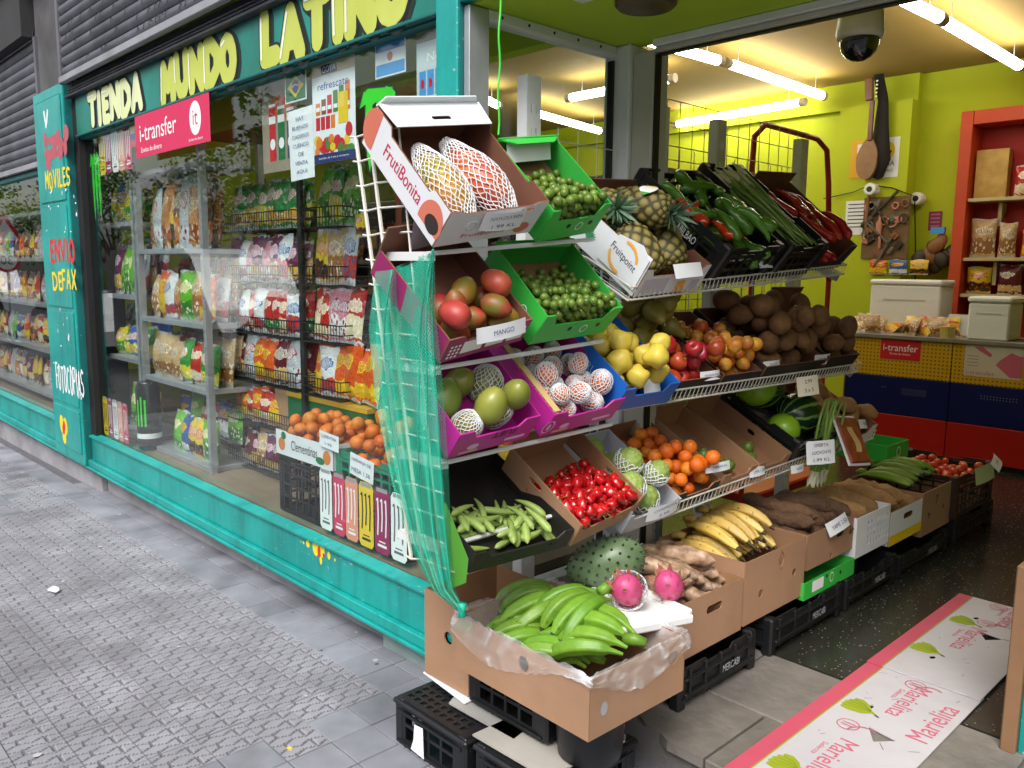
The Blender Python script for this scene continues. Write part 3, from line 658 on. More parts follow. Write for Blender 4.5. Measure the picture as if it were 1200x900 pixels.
# claw logos cut from green film
def claw(label, x0, x1, z0, z1, thin):
    mb = MB(); w_, h_ = x1 - x0, z1 - z0
    def cl(x, wd, hh, z, k, g):
        pts = [(x - g, h_ + g * .5), (x + wd * .6, h_ * .96 + g), (x + wd + g, h_ * .9), (x + wd * .9 + g, h_ * .7), (x + wd + g, h_ * .55), (x + wd * .75 + g, h_ * (1 - hh) + .12 * h_), (x + wd * .6, h_ * (1 - hh) - g * 2), (x + wd * .3 - g, h_ * (1 - hh) + .2 * h_), (x + wd * .1 - g, h_ * .6), (x + wd * .2 - g, h_ * .84), (x - wd * .5 - g, h_ * .8)]
        mb.plate(pts, [], .0006, T(0, 0, z), k)
    for k, g, z in ((1, .012, .0), (0, 0, .0012)):
        for i in range(3): cl(w_ * (.08 + .32 * i), w_ * .26, 1. if i != 1 else .9, z + .00015 * i, k, g)
        if not thin: mb.plate([(w_ * .1, h_ * .98), (w_ * .2, h_ * 1.02 + g), (w_ * .9, h_ * .97 + g), (w_ * .96, h_ * .82 - g), (w_ * .3, h_ * .86 - g)], [], .0006, T(0, 0, z + .0005), k)
    tag(mb.build('claw_sticker', [LIMEP, INK], None, FACE(x0, SY_, z0)), label, 'sticker')
claw('bright green three clawed logo sticker under the sky blue flag', -.51, -.27, 1.98, 2.3, False)
claw('narrow bright green clawed logo sticker beside the dark window jamb', -3.89, -3.7, 1.9, 2.36, True)
# drink can stickers
def can_sticker(x0, x1, z0, z1, base, ink, label, grp):
    mb = MB(); w_, h_ = x1 - x0, z1 - z0
    mb.plate([(-w_ * .36, -h_ / 2), (w_ * .36, -h_ / 2), (w_ * .5, -h_ * .44), (w_ * .5, h_ * .42), (w_ * .36, h_ / 2), (-w_ * .36, h_ / 2), (-w_ * .5, h_ * .42), (-w_ * .5, -h_ * .44)], [], .001, I4, 0)
    rect(mb, -w_ * .36, w_ * .36, h_ * .43, h_ * .49, I4, .0005, 2)
    for i in range(3):
        x = -w_ * .27 + i * w_ * .27; strokes(mb, [[(x - w_ * .07, h_ * .3), (x, h_ * .32), (x + .003, h_ * .05), (x - .002, -h_ * (.15 if i == 1 else .22))]], w_ * .085, I4, 1, 6, .0006 + .0003 * i)
    rect(mb, -w_ * .3, w_ * .3, -h_ * .40, -h_ * .36, I4, .0006, 1); rect(mb, -w_ * .22, w_ * .22, -h_ * .33, -h_ * .31, I4, .0006, 1)
    tag(mb.build('can_sticker', [base, ink, STEEL], None, FACE((x0 + x1) / 2, SY_, (z0 + z1) / 2)), label, 'sticker', grp)
cw, cp, co_, cy, cm = WHITEP, mat('can_pink', '#c2325a'), mat('can_peach', '#d98a72'), YELP, mat('can_magenta', '#8e1552')
cg = mat('can_line', '#5a5c66')
for (a, b), bm, im, lb in zip(((-.905, -.80), (-.79, -.69), (-.685, -.585), (-.575, -.465), (-.455, -.345), (-.335, -.225)), (cw, cp, co_, cy, cm, cw), (cg, cw, cw, INK, cw, cg),
        ('tall white drink can sticker low on the window, beside the pink one', 'tall rose pink drink can sticker low on the window', 'tall peach drink can sticker low on the window', 'tall yellow drink can sticker low on the window', 'tall dark magenta drink can sticker low on the window', 'tall white drink can sticker low on the window, beside the magenta one')):
    can_sticker(a, b, .385, .675, bm, im, lb, None)
for i, (bm, im, nm) in enumerate(((cy, INK, 'yellow'), (cm, cw, 'magenta'), (cw, cg, 'white'), (co_, cw, 'peach'), (cp, cw, 'pink'))):
    a = -3.93 + i * .102; can_sticker(a, a + .095, .37, .652, bm, im, 'narrow %s can sticker in the window corner next to the painted pillar' % nm, None)
    a = -3.7 + i * .122; can_sticker(a, a + .115, 2.2, 2.485, bm, im, '%s can sticker hanging right below the word TIENDA' % nm, None)
# flavoured crisp tube poster hanging at the back of the display
def d_tube(mb, w, h, o):
    rect(mb, -w / 2, w / 2, -h / 2, h / 2, I4, .0003, 1)
    disc(mb, w * .1, h * .18, w * .36, h * .14, I4, .0006, 2, 24)
    for i, k in enumerate((3, 4, 5)):
        x = -w * .28 + i * w * .27; rect(mb, x, x + w * .2, -h * .38, h * (.2 - .04 * i), I4, .0009, k); rect(mb, x, x + w * .2, h * .02, h * .1, I4, .0012, 6); disc(mb, x + w * .1, -h * .2, w * .08, h * .06, I4, .0013, 6); rect(mb, x - .002, x + w * .21, h * (.2 - .04 * i), h * (.23 - .04 * i), I4, .0012, 6)
flat('crisps_poster', 'brown poster of three crisp tubes hung inside the window', 'poster', -1.45, -1.13, 2.05, 2.485, .12, d_tube, [mat('poster_dk', '#6e6256'), mat('poster_tan', '#8f8273'), mat('poster_orange', '#c25a2e'), REDP, GREENP, mat('poster_slate', '#3a4a5e'), WHITEP])
part('entrance_fascia', TEAL, front, lambda mb: (mb.bevbox(.206, 4.3, -.015, .028, 2.478, 2.9, .004), mb.bevbox(.11, 4.3, -.03, .1, 2.901, 3.719, .004)))
# ================================================================== goods behind the glass
BAGS = {}
def bagmat(key, base, band, logo, top=None, rough=.28):
    """printed foil: base colour, a wavy band, a round logo, crimped ends; placed in the bag's own box (Generated)"""
    if key in BAGS: return BAGS[key]
    mt = bpy.data.materials.new('foil_' + key); mt.use_nodes = True; n, l, b = nodes_of(mt)
    tc = n.new('ShaderNodeTexCoord'); sp = n.new('ShaderNodeSeparateXYZ'); nz = n.new('ShaderNodeTexNoise'); nz.inputs['Scale'].default_value = 5
    oi = n.new('ShaderNodeObjectInfo'); ad = n.new('ShaderNodeVectorMath'); ad.operation = 'ADD'; l.new(tc.outputs['Generated'], ad.inputs[0]); l.new(oi.outputs['Random'], ad.inputs[1]); l.new(ad.outputs[0], nz.inputs['Vector'])
    mxv = n.new('ShaderNodeMix'); mxv.data_type = 'RGBA'; mxv.blend_type = 'LINEAR_LIGHT'; mxv.inputs[0].default_value = .12; l.new(tc.outputs['Generated'], mxv.inputs[6]); l.new(nz.outputs['Color'], mxv.inputs[7]); l.new(mxv.outputs[2], sp.inputs[0])
    def mix(fac, a, bb):
        m_ = n.new('ShaderNodeMix'); m_.data_type = 'RGBA'; l.new(fac, m_.inputs[0])
        if isinstance(a, tuple): m_.inputs[6].default_value = a
        else: l.new(a, m_.inputs[6])
        m_.inputs[7].default_value = bb; return m_.outputs[2]
    def mth(op, a, bb):
        m_ = n.new('ShaderNodeMath'); m_.operation = op
        for i, q in ((0, a), (1, bb)):
            if isinstance(q, (int, float)): m_.inputs[i].default_value = q
            else: l.new(q, m_.inputs[i])
        return m_.outputs[0]
    z, x = sp.outputs[2], sp.outputs[0]
    rnd = oi.outputs['Random']
    bandf = mth('MULTIPLY', mth('GREATER_THAN', z, .10), mth('LESS_THAN', z, mth('ADD', .28, mth('MULTIPLY', rnd, .25))))
    c_ = mix(bandf, C(base), C(band))
    dx = mth('MULTIPLY', mth('SUBTRACT', x, mth('ADD', .4, mth('MULTIPLY', rnd, .2))), 1.4); dz = mth('MULTIPLY', mth('SUBTRACT', z, .66), 4.2)
    rr = mth('ADD', mth('MULTIPLY', dx, dx), mth('MULTIPLY', dz, dz)); c_ = mix(mth('LESS_THAN', rr, .22), c_, C(logo))
    # lettering-like strokes inside the badge, small print and product blotches below
    wv = n.new('ShaderNodeTexWave'); wv.inputs['Scale'].default_value = 7; wv.inputs['Distortion'].default_value = 9; wv.inputs['Detail'].default_value = 2; l.new(ad.outputs[0], wv.inputs['Vector'])
    c_ = mix(mth('MULTIPLY', mth('GREATER_THAN', wv.outputs[1], .62), mth('LESS_THAN', rr, .16)), c_, C(top or base))
    vo = n.new('ShaderNodeTexVoronoi'); vo.inputs['Scale'].default_value = 7; l.new(ad.outputs[0], vo.inputs['Vector'])
    c_ = mix(mth('MULTIPLY', mth('LESS_THAN', vo.outputs['Distance'], .34), bandf), c_, C(logo))
    vo2 = n.new('ShaderNodeTexVoronoi'); vo2.inputs['Scale'].default_value = 19; l.new(ad.outputs[0], vo2.inputs['Vector'])
    c_ = mix(mth('MULTIPLY', mth('LESS_THAN', vo2.outputs['Distance'], .22), mth('GREATER_THAN', z, .45)), c_, C(top or logo))
    crimp = mth('ADD', mth('GREATER_THAN', z, .95), mth('LESS_THAN', z, .05)); c_ = mix(crimp, c_, C('#b9bcc0'))
    l.new(c_, b.inputs['Base Color']); b.inputs['Roughness'].default_value = rough; b.inputs['Coat Weight'].default_value = .3
    bn = n.new('ShaderNodeTexNoise'); bn.inputs['Scale'].default_value = 34; l.new(tc.outputs['Object'], bn.inputs['Vector']); bp = n.new('ShaderNodeBump'); bp.inputs['Strength'].default_value = .8; bp.inputs['Distance'].default_value = .014; l.new(bn.outputs[0], bp.inputs['Height']); l.new(bp.outputs[0], b.inputs['Normal'])
    BAGS[key] = mt; return mt
def bag_mesh(w_, h_, t_, seed):
    rgx = random.Random(seed); mb = MB(); nu, nv = 10, 12; ph = [rgx.uniform(0, 6) for _ in range(4)]
    def side(sg):
        def f(u, v):
            e = (math.sin(math.pi * min(1, max(0, (v - .06) / .88))) ** .5 if .06 < v < .94 else 0) * math.sin(math.pi * u) ** .6 if 0 < u < 1 else 0
            wr = .10 * math.sin(9 * u + ph[0] + 5 * v) * math.sin(7 * v + ph[1])
            pinch = 1 - .06 * math.sin(math.pi * v)
            return V(((u - .5) * w_ * pinch, sg * (t_ / 2 * e * (1 + wr) + .0006), v * h_ + .006 * math.sin(6 * u + ph[2]) * (v > .9)))
        return f
    mb.grid(side(-1), nu, nv); b = len(mb.v); mb.grid(side(1), nu, nv)
    fl = len(mb.f) // 2; mb.f = mb.f[:fl] + [f[::-1] for f in mb.f[fl:]]
    return mb
_bm = {}
def bag(key, w_, h_, t_, M, label, cat, grp, var=0, name='snack_bag'):
    k = (key, round(w_, 3), round(h_, 3), var)
    if k not in _bm: _bm[k] = bag_mesh(w_, h_, t_, len(_bm)).mesh(name, BAGS[key], True)
    return tag(link(name, _bm[k], None, M), label, cat, grp)
for key, *cs in (('plantain', '#d9c21a', '#3a8a2c', '#e9e4c0', '#c23a1e'), ('bluechip', '#1f5fb4', '#e0c42a', '#e8e8e8', '#c4281e'), ('greenchip', '#2f8f3c', '#e3d23a', '#f0efe0', '#c9302a'), ('lays', '#12803c', '#d9a23a', '#e8e6dc', '#b5141c'),
                 ('bread', '#b5773c', '#8e3a1c', '#d8c6a0', '#7c2c18'), ('cocoa', '#6b3418', '#c9742c', '#e2d0b0', '#40200f'), ('silver', '#a8acb2', '#c7cacf', '#8c2034', '#e6e6e6'), ('yellow', '#dcb81c', '#2b2a1c', '#c8451c', '#efe6b0'),
                 ('purple', '#5c2148', '#c9a13a', '#dccfd8', '#b02a5c'), ('red', '#b3201c', '#e0cfa8', '#e8e4dc', '#d88a1c'), ('redgreen', '#b02a24', '#2a8a48', '#efe9e0', '#b02a24'), ('orange', '#d2561a', '#e0b81c', '#f0c83a', '#a51d14'),
                 ('white', '#d7d8da', '#c03a30', '#2c5ca0', '#e8e8e8'), ('blue', '#24559c', '#dfe3ea', '#e6c228', '#c4281e'), ('lime', '#5fae2c', '#3a7d28', '#e8e9c8', '#c9b81c'), ('wine', '#5c1020', '#d8b06a', '#d9cfc0', '#401018'), ('beige', '#c2a274', '#9a6a3c', '#e4d8c0', '#7a3a20'), ('pinkish', '#c47a8c', '#dcd8d6', '#8e2050', '#e8e2e2')):
    bagmat(key, *cs)
# ---- galvanised shelving: slotted posts and steel shelves
def slotted_post(x, y, z0, z1, parent, I, wd=.038, mt=None, nm='slotted_post'):
    mb = MB(); hs2 = []; z = z0 + .05
    while z < z1 - .04: hs2.append([(-.004, z - z0), (.004, z - z0), (.004, z - z0 + .018), (-.004, z - z0 + .018)]); z += .05
    mb.plate([(-wd / 2, 0), (wd / 2, 0), (wd / 2, z1 - z0), (-wd / 2, z1 - z0)], hs2, .003, I @ FACE(x, y, z0)); mb.box(x + wd / 2 - .003, x + wd / 2, y + .003, y + wd, z0, z1, M=I)
    return mb.build(nm, mt or STEEL, parent)
def shelving(label, x0, x1, y, z0, z1, levels, depth=.36):
    t = empty('metal_shelving', T((x0 + x1) / 2, y, z0), label, 'shelving'); I = IV(t)
    for x in (x0, x1):
        slotted_post(x, y, z0, z1, t, I); slotted_post(x, y + depth, z0, z1, t, I)
    for z in levels:
        mb = MB(); mb.bevbox(x0 + .02, x1 - .02, y + .004, y + depth - .005, z - .032, z, .003, M=I); mb.build('shelf', STEEL, t)
    return t
shelving('galvanised shelving with slotted posts in the window corner near the painted pillar', -4.38, -3.43, .17, .352, 2.3, (1.89, 1.39, .947, .40))
shelving('galvanised shelving with slotted posts right of the corner unit, full of bread bags', -3.36, -2.335, .17, .352, 2.32, (2.2, 1.70, 1.255, .86, .385))
rg = random.Random(21)
def row(keys, x0, x1, z, y, w_, h_, t_, where, n=None, rows=1, tilt=8, grp=None, lie=False, nm='snack_bag'):
    n = n or int((x1 - x0) / (w_ * .8))
    for r_ in range(rows):
        for i in range(n):
            k = keys[(i + r_) % len(keys)] if rg.random() < .8 else rg.choice(keys); sc = rg.uniform(.9, 1.08)
            x = x0 + (x1 - x0) * (i + .5) / n
            M = T(x, y + r_ * t_ * .9 + rg.uniform(-.01, .01), z + .001 + (t_ / 2 if lie else 0)) @ RZ(rg.uniform(-12, 12)) @ RX(-90 + rg.uniform(-6, 6) if lie else -rg.uniform(2, tilt)) @ RY(rg.uniform(-5, 5)) @ S(sc)
            bag(k, w_, h_, t_, M, BAGLAB[k] + ' ' + where, 'snack bag', 'snack bags ' + where, var=rg.randrange(2), name=nm)
BAGLAB = dict(plantain='yellow and green chip bag', bluechip='blue and yellow chip bag', greenchip='green chip bag', lays='green crisp bag with round cream logo', bread='brown bread bag', cocoa='dark brown biscuit bag', silver='silver foil bag', yellow='yellow snack bag', purple='purple snack bag', red='red snack bag', redgreen='red and green snack bag', orange='orange and yellow snack bag', white='white snack bag', blue='blue snack bag', lime='lime green bag', wine='wine red snack bag', beige='beige bread bag', pinkish='pale pink sweet bag')
row(['plantain', 'greenchip', 'plantain', 'bluechip'], -4.34, -3.46, 1.89, .25, .19, .26, .07, 'on the top shelf beside the painted pillar', n=6, rows=3)
row(['pinkish', 'wine', 'white', 'purple', 'lime', 'lime'], -4.34, -3.46, 1.39, .25, .13, .34, .05, 'on the second shelf beside the painted pillar', n=9, rows=2)
row(['bluechip', 'greenchip', 'plantain', 'plantain'], -4.34, -3.46, .947, .25, .2, .2, .08, 'on the third shelf beside the painted pillar', n=6, rows=3)
row(['greenchip', 'lime', 'plantain'], -4.0, -3.46, .40, .3, .2, .3, .08, 'on the lowest shelf beside the painted pillar', n=3)
row(['bread', 'cocoa', 'bread', 'yellow', 'cocoa', 'silver'], -3.3, -2.4, 1.70, .24, .19, .42, .08, 'on the tall bread shelf', n=8, rows=2, nm='bread_snack_bag')  # bread rows also hold the same snack bags as other shelves
row(['bread', 'beige', 'orange'], -3.25, -2.5, 1.70, .36, .2, .5, .08, 'at the back of the tall bread shelf', n=4, nm='bread_snack_bag')
row(['beige', 'orange', 'white', 'bread', 'lime'], -3.3, -2.4, 1.255, .24, .2, .3, .09, 'on the shelf below the bread', n=7, rows=2, nm='bread_snack_bag')
row(['red', 'greenchip', 'beige', 'beige'], -3.3, -2.4, .86, .24, .22, .28, .1, 'on the knee high steel shelf', n=6, rows=2, nm='bread_snack_bag')
row(['lime', 'blue', 'yellow', 'yellow'], -3.02, -2.42, .385, .24, .2, .26, .08, 'on the lowest steel shelf', n=5)
for ks, x0, x1, z, h_, wh in ((['plantain', 'greenchip', 'bluechip'], -4.34, -3.46, 1.89, .26, 'stacked high beside the painted pillar'), (['lime', 'pinkish', 'white'], -4.34, -3.46, 1.39, .3, 'stacked behind on the second shelf'), (['plantain', 'greenchip', 'blue'], -4.34, -3.46, .947, .24, 'stacked behind on the third shelf'), (['orange', 'beige', 'silver', 'cocoa'], -3.3, -2.4, 1.255, .28, 'stacked behind below the bread'), (['red', 'beige', 'white', 'lime'], -3.3, -2.4, .86, .24, 'stacked behind on the knee high shelf'), (['blue', 'lime', 'yellow', 'red'], -3.3, -2.4, .385, .24, 'stacked behind on the lowest shelf')):
    row(ks, x0, x1, z + .10, .40, .19, h_, .07, wh, n=6, nm='stacked_snack_bag')  # mixed snack bags like the front rows, not only chips
# big display can
mb = MB(); mb.lathe([(0, 0), (0, .062), (.012, .074), (.05, .078), (.42, .078), (.455, .066), (.468, .064), (.468, .058), (.462, 0)], 24)
can = mb.build('giant_drink_can', [mat('can_black', '#15171a', '#1d2023', rough=.25, coat=.4)], None, T(-3.27, .16, .353), True); tag(can, 'giant black drink can with green claw stripes standing in the window', 'drink can')
mb = MB()
for i in range(3):
    x = -.028 + i * .026; mb.grid(lambda u, v: V((.0795 * math.sin((x + (u - .5) * .012) / .078 + .62), -.0795 * math.cos((x + (u - .5) * .012) / .078 + .62), .17 + v * (.2 - .02 * abs(i - 1)))), 2, 3)
mb.build('claw_print', LIMEP, can)
mb = MB(); mb.grid(lambda u, v: V((.0792 * math.cos(2 * math.pi * u), .0792 * math.sin(2 * math.pi * u), .085 + .035 * v)), 24, 1, wu=True); mb.build('white_band', WHITEP, can)
# ---- black wire basket rack
rk = empty('basket_rack', T(-1.9, .5, .352), 'black wire basket rack loaded with crisps behind the display window', 'rack'); I = IV(rk)
for x, y in ((-1.6, .4), (-1.6, .68), (-2.56, .68)):
    mb = MB(); mb.bevbox(x - .02, x + .02, y - .012, y + .012, .352, 2.15, .003, M=I); mb.build('upright', BLACKM, rk)
LV = [1.80, 1.50, 1.20, .91, .655, .37]
def basket(x0, x1, y0, y1, z, h_=.1):
    mb = MB(); r_ = .0026
    for zz in (z, z + h_ * .5, z + h_):
        for a, b in (((x0, y0, zz), (x1, y0, zz)), ((x0, y1, zz), (x1, y1, zz)), ((x0, y0, zz), (x0, y1, zz)), ((x1, y0, zz), (x1, y1, zz))): mb.rod(I @ V(a), I @ V(b), r_ * 1.3, 4)
    n = int((x1 - x0) / .028)
    for i in range(n + 1):
        x = x0 + (x1 - x0) * i / n; mb.tube([I @ V((x, y0, z + h_)), I @ V((x, y0, z)), I @ V((x, y1, z))], r_, 4, False)
    mb.build('basket', BLACKM, rk)
for z in LV: basket(-2.54, -1.66, .38, .66, z)
for z in LV[:4]: basket(-1.57, -1.2, .38, .66, z)
row(['lays', 'lays', 'lays', 'greenchip'], -2.5, -1.7, 1.805, .44, .17, .27, .08, 'in the top wire basket', n=7, rows=2)
row(['purple', 'white', 'pinkish', 'purple', 'silver'], -2.5, -1.7, 1.505, .44, .16, .25, .07, 'in the second wire basket', n=8, rows=2)
row(['redgreen', 'redgreen', 'red', 'white'], -2.5, -1.7, 1.205, .44, .16, .25, .07, 'in the third wire basket', n=8, rows=2)
row(['wine', 'silver', 'orange', 'orange'], -2.5, -1.7, .915, .44, .2, .27, .09, 'in the fourth wire basket', n=6, rows=2)
row(['orange', 'red', 'orange'], -2.5, -1.98, .66, .44, .17, .2, .07, 'in the fifth wire basket', n=6, rows=2)
row(['purple', 'wine', 'purple', 'beige'], -2.5, -1.85, .375, .44, .15, .22, .07, 'in the lowest wire basket', n=7, rows=2)
row(['greenchip', 'lime', 'greenchip'], -1.55, -1.2, 1.805, .48, .14, .3, .06, 'right of the black rack post, high up', n=6)
row(['yellow', 'white', 'yellow', 'beige'], -1.55, -1.2, 1.505, .46, .15, .3, .05, 'right of the black rack post, second row', n=6)
row(['red', 'pinkish', 'red'], -1.55, -1.2, 1.205, .46, .15, .28, .05, 'right of the black rack post, third row', n=6)
row(['orange', 'white', 'orange'], -1.55, -1.0, .905, .46, .18, .3, .07, 'right of the black rack post, above the green box', n=6)
# named crisp bags of the top basket carry a word
# ---- cartons on the rack
def solid_carton(nm, label, x0, x1, y0, y1, z0, z1, m_, cat='box'):
    mb = MB(); mb.bevbox(x0, x1, y0, y1, z0, z1, .003); return tag(mb.build(nm, m_), label, cat)
gb = solid_carton('crisp_carton', 'long green crisp carton with round red logo behind the clementines', -1.83, -1.02, .42, .7, .665, .89, [mat('carton_green', '#0f5a34', '#14643a', rough=.5)])
mb = MB(); mb.box(-1.835, -1.015, .415, .705, .868, .8925); mb.build('yellow_edge', mat('carton_gold', '#c29b2c', '#cda636', rough=.5), gb)
mb = MB(); disc(mb, 0, 0, .062, .066, FACE(-1.3, .4185, .77), 0, 0, 24); disc(mb, 0, 0, .05, .05, FACE(-1.3, .4185, .77), .0006, 1, 24); mb.build('logo', [YELP, REDP], gb)
text("Lay's", gb, FACE(-1.3, .4165, .77), .08, .035, YELP)
b2 = solid_carton('beige_carton', 'plain beige carton end standing on the lowest wire basket', -1.84, -1.5, .5, .75, .352, .62, [KRAFT]); b3 = solid_carton('beige_carton', 'plain beige carton beside the long green crisp carton', -2.02, -1.84, .44, .68, .665, .9, [KRAFT])
# orange tubular post
mb = MB(); mb.tube([(-1.2, .75, .36), (-1.2, .75, 2.45)], .016, 10); tag(mb.build('orange_post', mat('orange_paint', '#c4501c', '#d05a22', rough=.4)), 'upright orange tube between the basket rack and the oranges', 'post')
# ---- clementine and orange displays
def vented_crate(nm, label, w_, d_, h_, m_, M, bars=4, grp=None, posts=4, foot=.0, cat='crate', vent=True):
    """plastic crate: floor, corner posts, rims and horizontal bars with gaps"""
    t = empty(nm, M, label, cat, grp); tk = .012
    mb = MB(); mb.bevbox(tk, w_ - tk, tk, d_ - tk, foot, foot + .012, .003); mb.build('floor', m_, t)
    for i, (x, y) in enumerate(((0, 0), (w_ - .045, 0), (0, d_ - .045), (w_ - .045, d_ - .045))):
        mb = MB(); mb.bevbox(x, x + .045, y, y + .045, 0, h_, .008); mb.build('corner_post', m_, t)
    for side in range(4):
        mb = MB(); L = w_ if side < 2 else d_; n = bars
        holes = []
        cols = max(3, int(L / .075)); hh = (h_ - foot - .05) / n
        if vent:
            for r_ in range(n):
                for c_ in range(cols):
                    u0 = .055 + (L - .11) * c_ / cols; u1 = .055 + (L - .11) * (c_ + 1) / cols - .011; v0 = foot + .03 + r_ * hh; v1 = v0 + hh - .011
                    holes.append([(u0, v0), (u1, v0), (u1, v1), (u0, v1)])
        out = [(.02, foot), (L - .02, foot), (L - .02, h_ - .003), (L * .68, h_ - .003), (L * .64, h_ - .02), (L * .36, h_ - .02), (L * .32, h_ - .003), (.02, h_ - .003)]
        Ms = (Matrix(((1, 0, 0, 0), (0, 0, -1, .004), (0, 1, 0, 0), (0, 0, 0, 1))), Matrix(((-1, 0, 0, w_), (0, 0, 1, d_ - .004), (0, 1, 0, 0), (0, 0, 0, 1))), Matrix(((0, 0, -1, .004), (-1, 0, 0, d_), (0, 1, 0, 0), (0, 0, 0, 1))), Matrix(((0, 0, 1, w_ - .004), (1, 0, 0, 0), (0, 1, 0, 0), (0, 0, 0, 1))))
        mb.plate(out, holes, .006, Ms[side]); 
        mb.box(.02, L - .02, h_ - .045, h_ - .035, -.001, .008, M=Ms[side]); mb.box(.02, L - .02, foot + .012, foot + .02, -.001, .008, M=Ms[side])
        mb.build('side_wall', m_, t)
    return t
# ================================================================== produce: one mesh per kind, every piece an object
def ball(n=10): return [(-math.cos(math.pi * i / n), math.sin(math.pi * i / n) if 0 < i < n else 0) for i in range(n + 1)]
def lump(nm, prof, m_, n=14, amp=0., fs=3., seed=0., post=None, uv=False, extra=None):
    mb = MB(); L = max(abs(z) for z, r in prof) + max(r for z, r in prof)
    def fn(p, u, v):
        q = p
        if amp: q = p * (1 + amp * mnoise.noise(V((p.x, p.y, p.z)) / L * fs + V((seed, seed * 2, 0))))
        return post(q, u, v) if post else q
    mb.lathe(prof, n, 0, fn, uv)
    if extra: extra(mb)
    return mb.mesh(nm, m_ if isinstance(m_, list) else [m_], True)
def ell(rx, rz, n=10, top=0., bot=0.): return [(rz * z, rx * r * (1 + top * z)) for z, r in ball(n)]
def scaled(prof, s, sz=None): return [(z * (sz or s), r * s) for z, r in prof]
STEMG = mat('stem_green', '#5c7a2a', '#748f3a', rough=.6)
def stem(z, r, h): return lambda mb: mb.tube([(0, 0, z), (r * .5, 0, z + h * .6), (r, .0, z + h)], [r, r * .7, r * .9], 6, True, 1)
F = {}
F['lime'] = [lump('lime', ell(.0140, .0150), mat('lime_skin', '#465f1a', '#6a8430', rough=.38, nscale=40, rand=.22, hrand=.02), 12, .06, 3, 1)]
MANGO = mat('mango_skin', '#5f7a22', '#a83c2a', rough=.45, nscale=11, namt=.2, rand=.15, hrand=.03)
F['mango'] = [lump('mango', [(z * .053, r * (.039 + .005 * z)) for z, r in ball(12)], MANGO, 16, .1, 2, 3)]
F['red_mango'] = [lump('mango', [(z * .052, r * (.039 + .005 * z)) for z, r in ball(12)], mat('red_mango_skin', '#961c34', '#b8502e', rough=.45, nscale=11, namt=.3, hrand=.02), 16, .1, 2, 5)]
F['green_mango'] = [lump('green_mango', [(z * .062, r * (.049 + .004 * z)) for z, r in ball(12)], mat('green_mango_skin', '#5c6e28', '#8a8f3c', rough=.35, nscale=7, rand=.15, hrand=.02), 16, .08, 2, 6)]
F['persimmon'] = [lump('persimmon', ell(.034, .04), mat('persimmon_skin', '#c9581c', '#dc7730', rough=.4, nscale=9, rand=.1), 14)]
F['orange'] = [lump('orange', ell(.028, .0275), mat('orange_skin', '#d2670c', '#e07d18', rough=.42, nscale=120, bump=.3, bscale=350, rand=.12, hrand=.012), 16, .05, 2, 2)]
F['clementine'] = [lump('clementine', ell(.034, .029), mat('clementine_skin', '#cf6418', '#e08730', rough=.42, nscale=30, bump=.3, bscale=350, rand=.12, hrand=.012), 16, .05, 2, 4)]
F['quince'] = [lump('quince', [(z * .044, r * (.039 - .005 * z + .004 * math.cos(4 * z))) for z, r in ball(12)], mat('quince_skin', '#b89f32', '#cdb84a', rough=.5, nscale=8, rand=.1), 16, .22, 2.5, 8)]
F['pear'] = [lump('pear', [(-.055, 0), (-.052, .02), (-.038, .037), (-.018, .042), (.005, .036), (.025, .024), (.045, .018), (.056, .012), (.058, 0)], [mat('pear_skin', '#6e6526', '#8c8238', rough=.5, nscale=20, rand=.15), STEMG], 14, .06, 2, 1, extra=stem(.057, .003, .018))]
F['apple'] = [lump('apple', [(-.026, 0), (-.031, .012), (-.028, .024), (-.012, .036), (.008, .038), (.024, .03), (.03, .018), (.026, .007), (.02, 0)], [mat('apple_skin', '#8e1a18', '#b8402a', rough=.32, nscale=14, rand=.3, hrand=.02), STEMG], 16, .10, 2, 2, extra=stem(.02, .002, .018))]
F['nectarine'] = [lump('nectarine', ell(.029, .028), mat('nectarine_skin', '#a8281c', '#d69a34', rough=.45, nscale=11, namt=.2, rand=.25, hrand=.02), 14, .12, 2, 3)]
F['sapote'] = [lump('sapote', ell(.044, .055, 10, .08), mat('sapote_skin', '#5a3c22', '#7c5733', rough=.8, nscale=50, bump=.3, bscale=120, rand=.15), 16, .1, 2, 5)]
F['potato'] = [lump('potato', ell(.034, .05), mat('potato_skin', '#8b6336', '#a67c48', rough=.8, nscale=15, bump=.2, bscale=90, rand=.12), 12, .25, 2.2, 7)]
F['tomato'] = [lump('tomato', ell(.026, .022), mat('tomato_skin', '#b8301c', '#cf5a30', rough=.25, rand=.12), 12, .05, 2, 7)]
F['melon'] = [lump('melon', ell(.088, .095), mat('melon_skin', '#6f9a1c', '#86ad2a', rough=.3, nscale=10, rand=.05), 24, .03, 2, 1)]
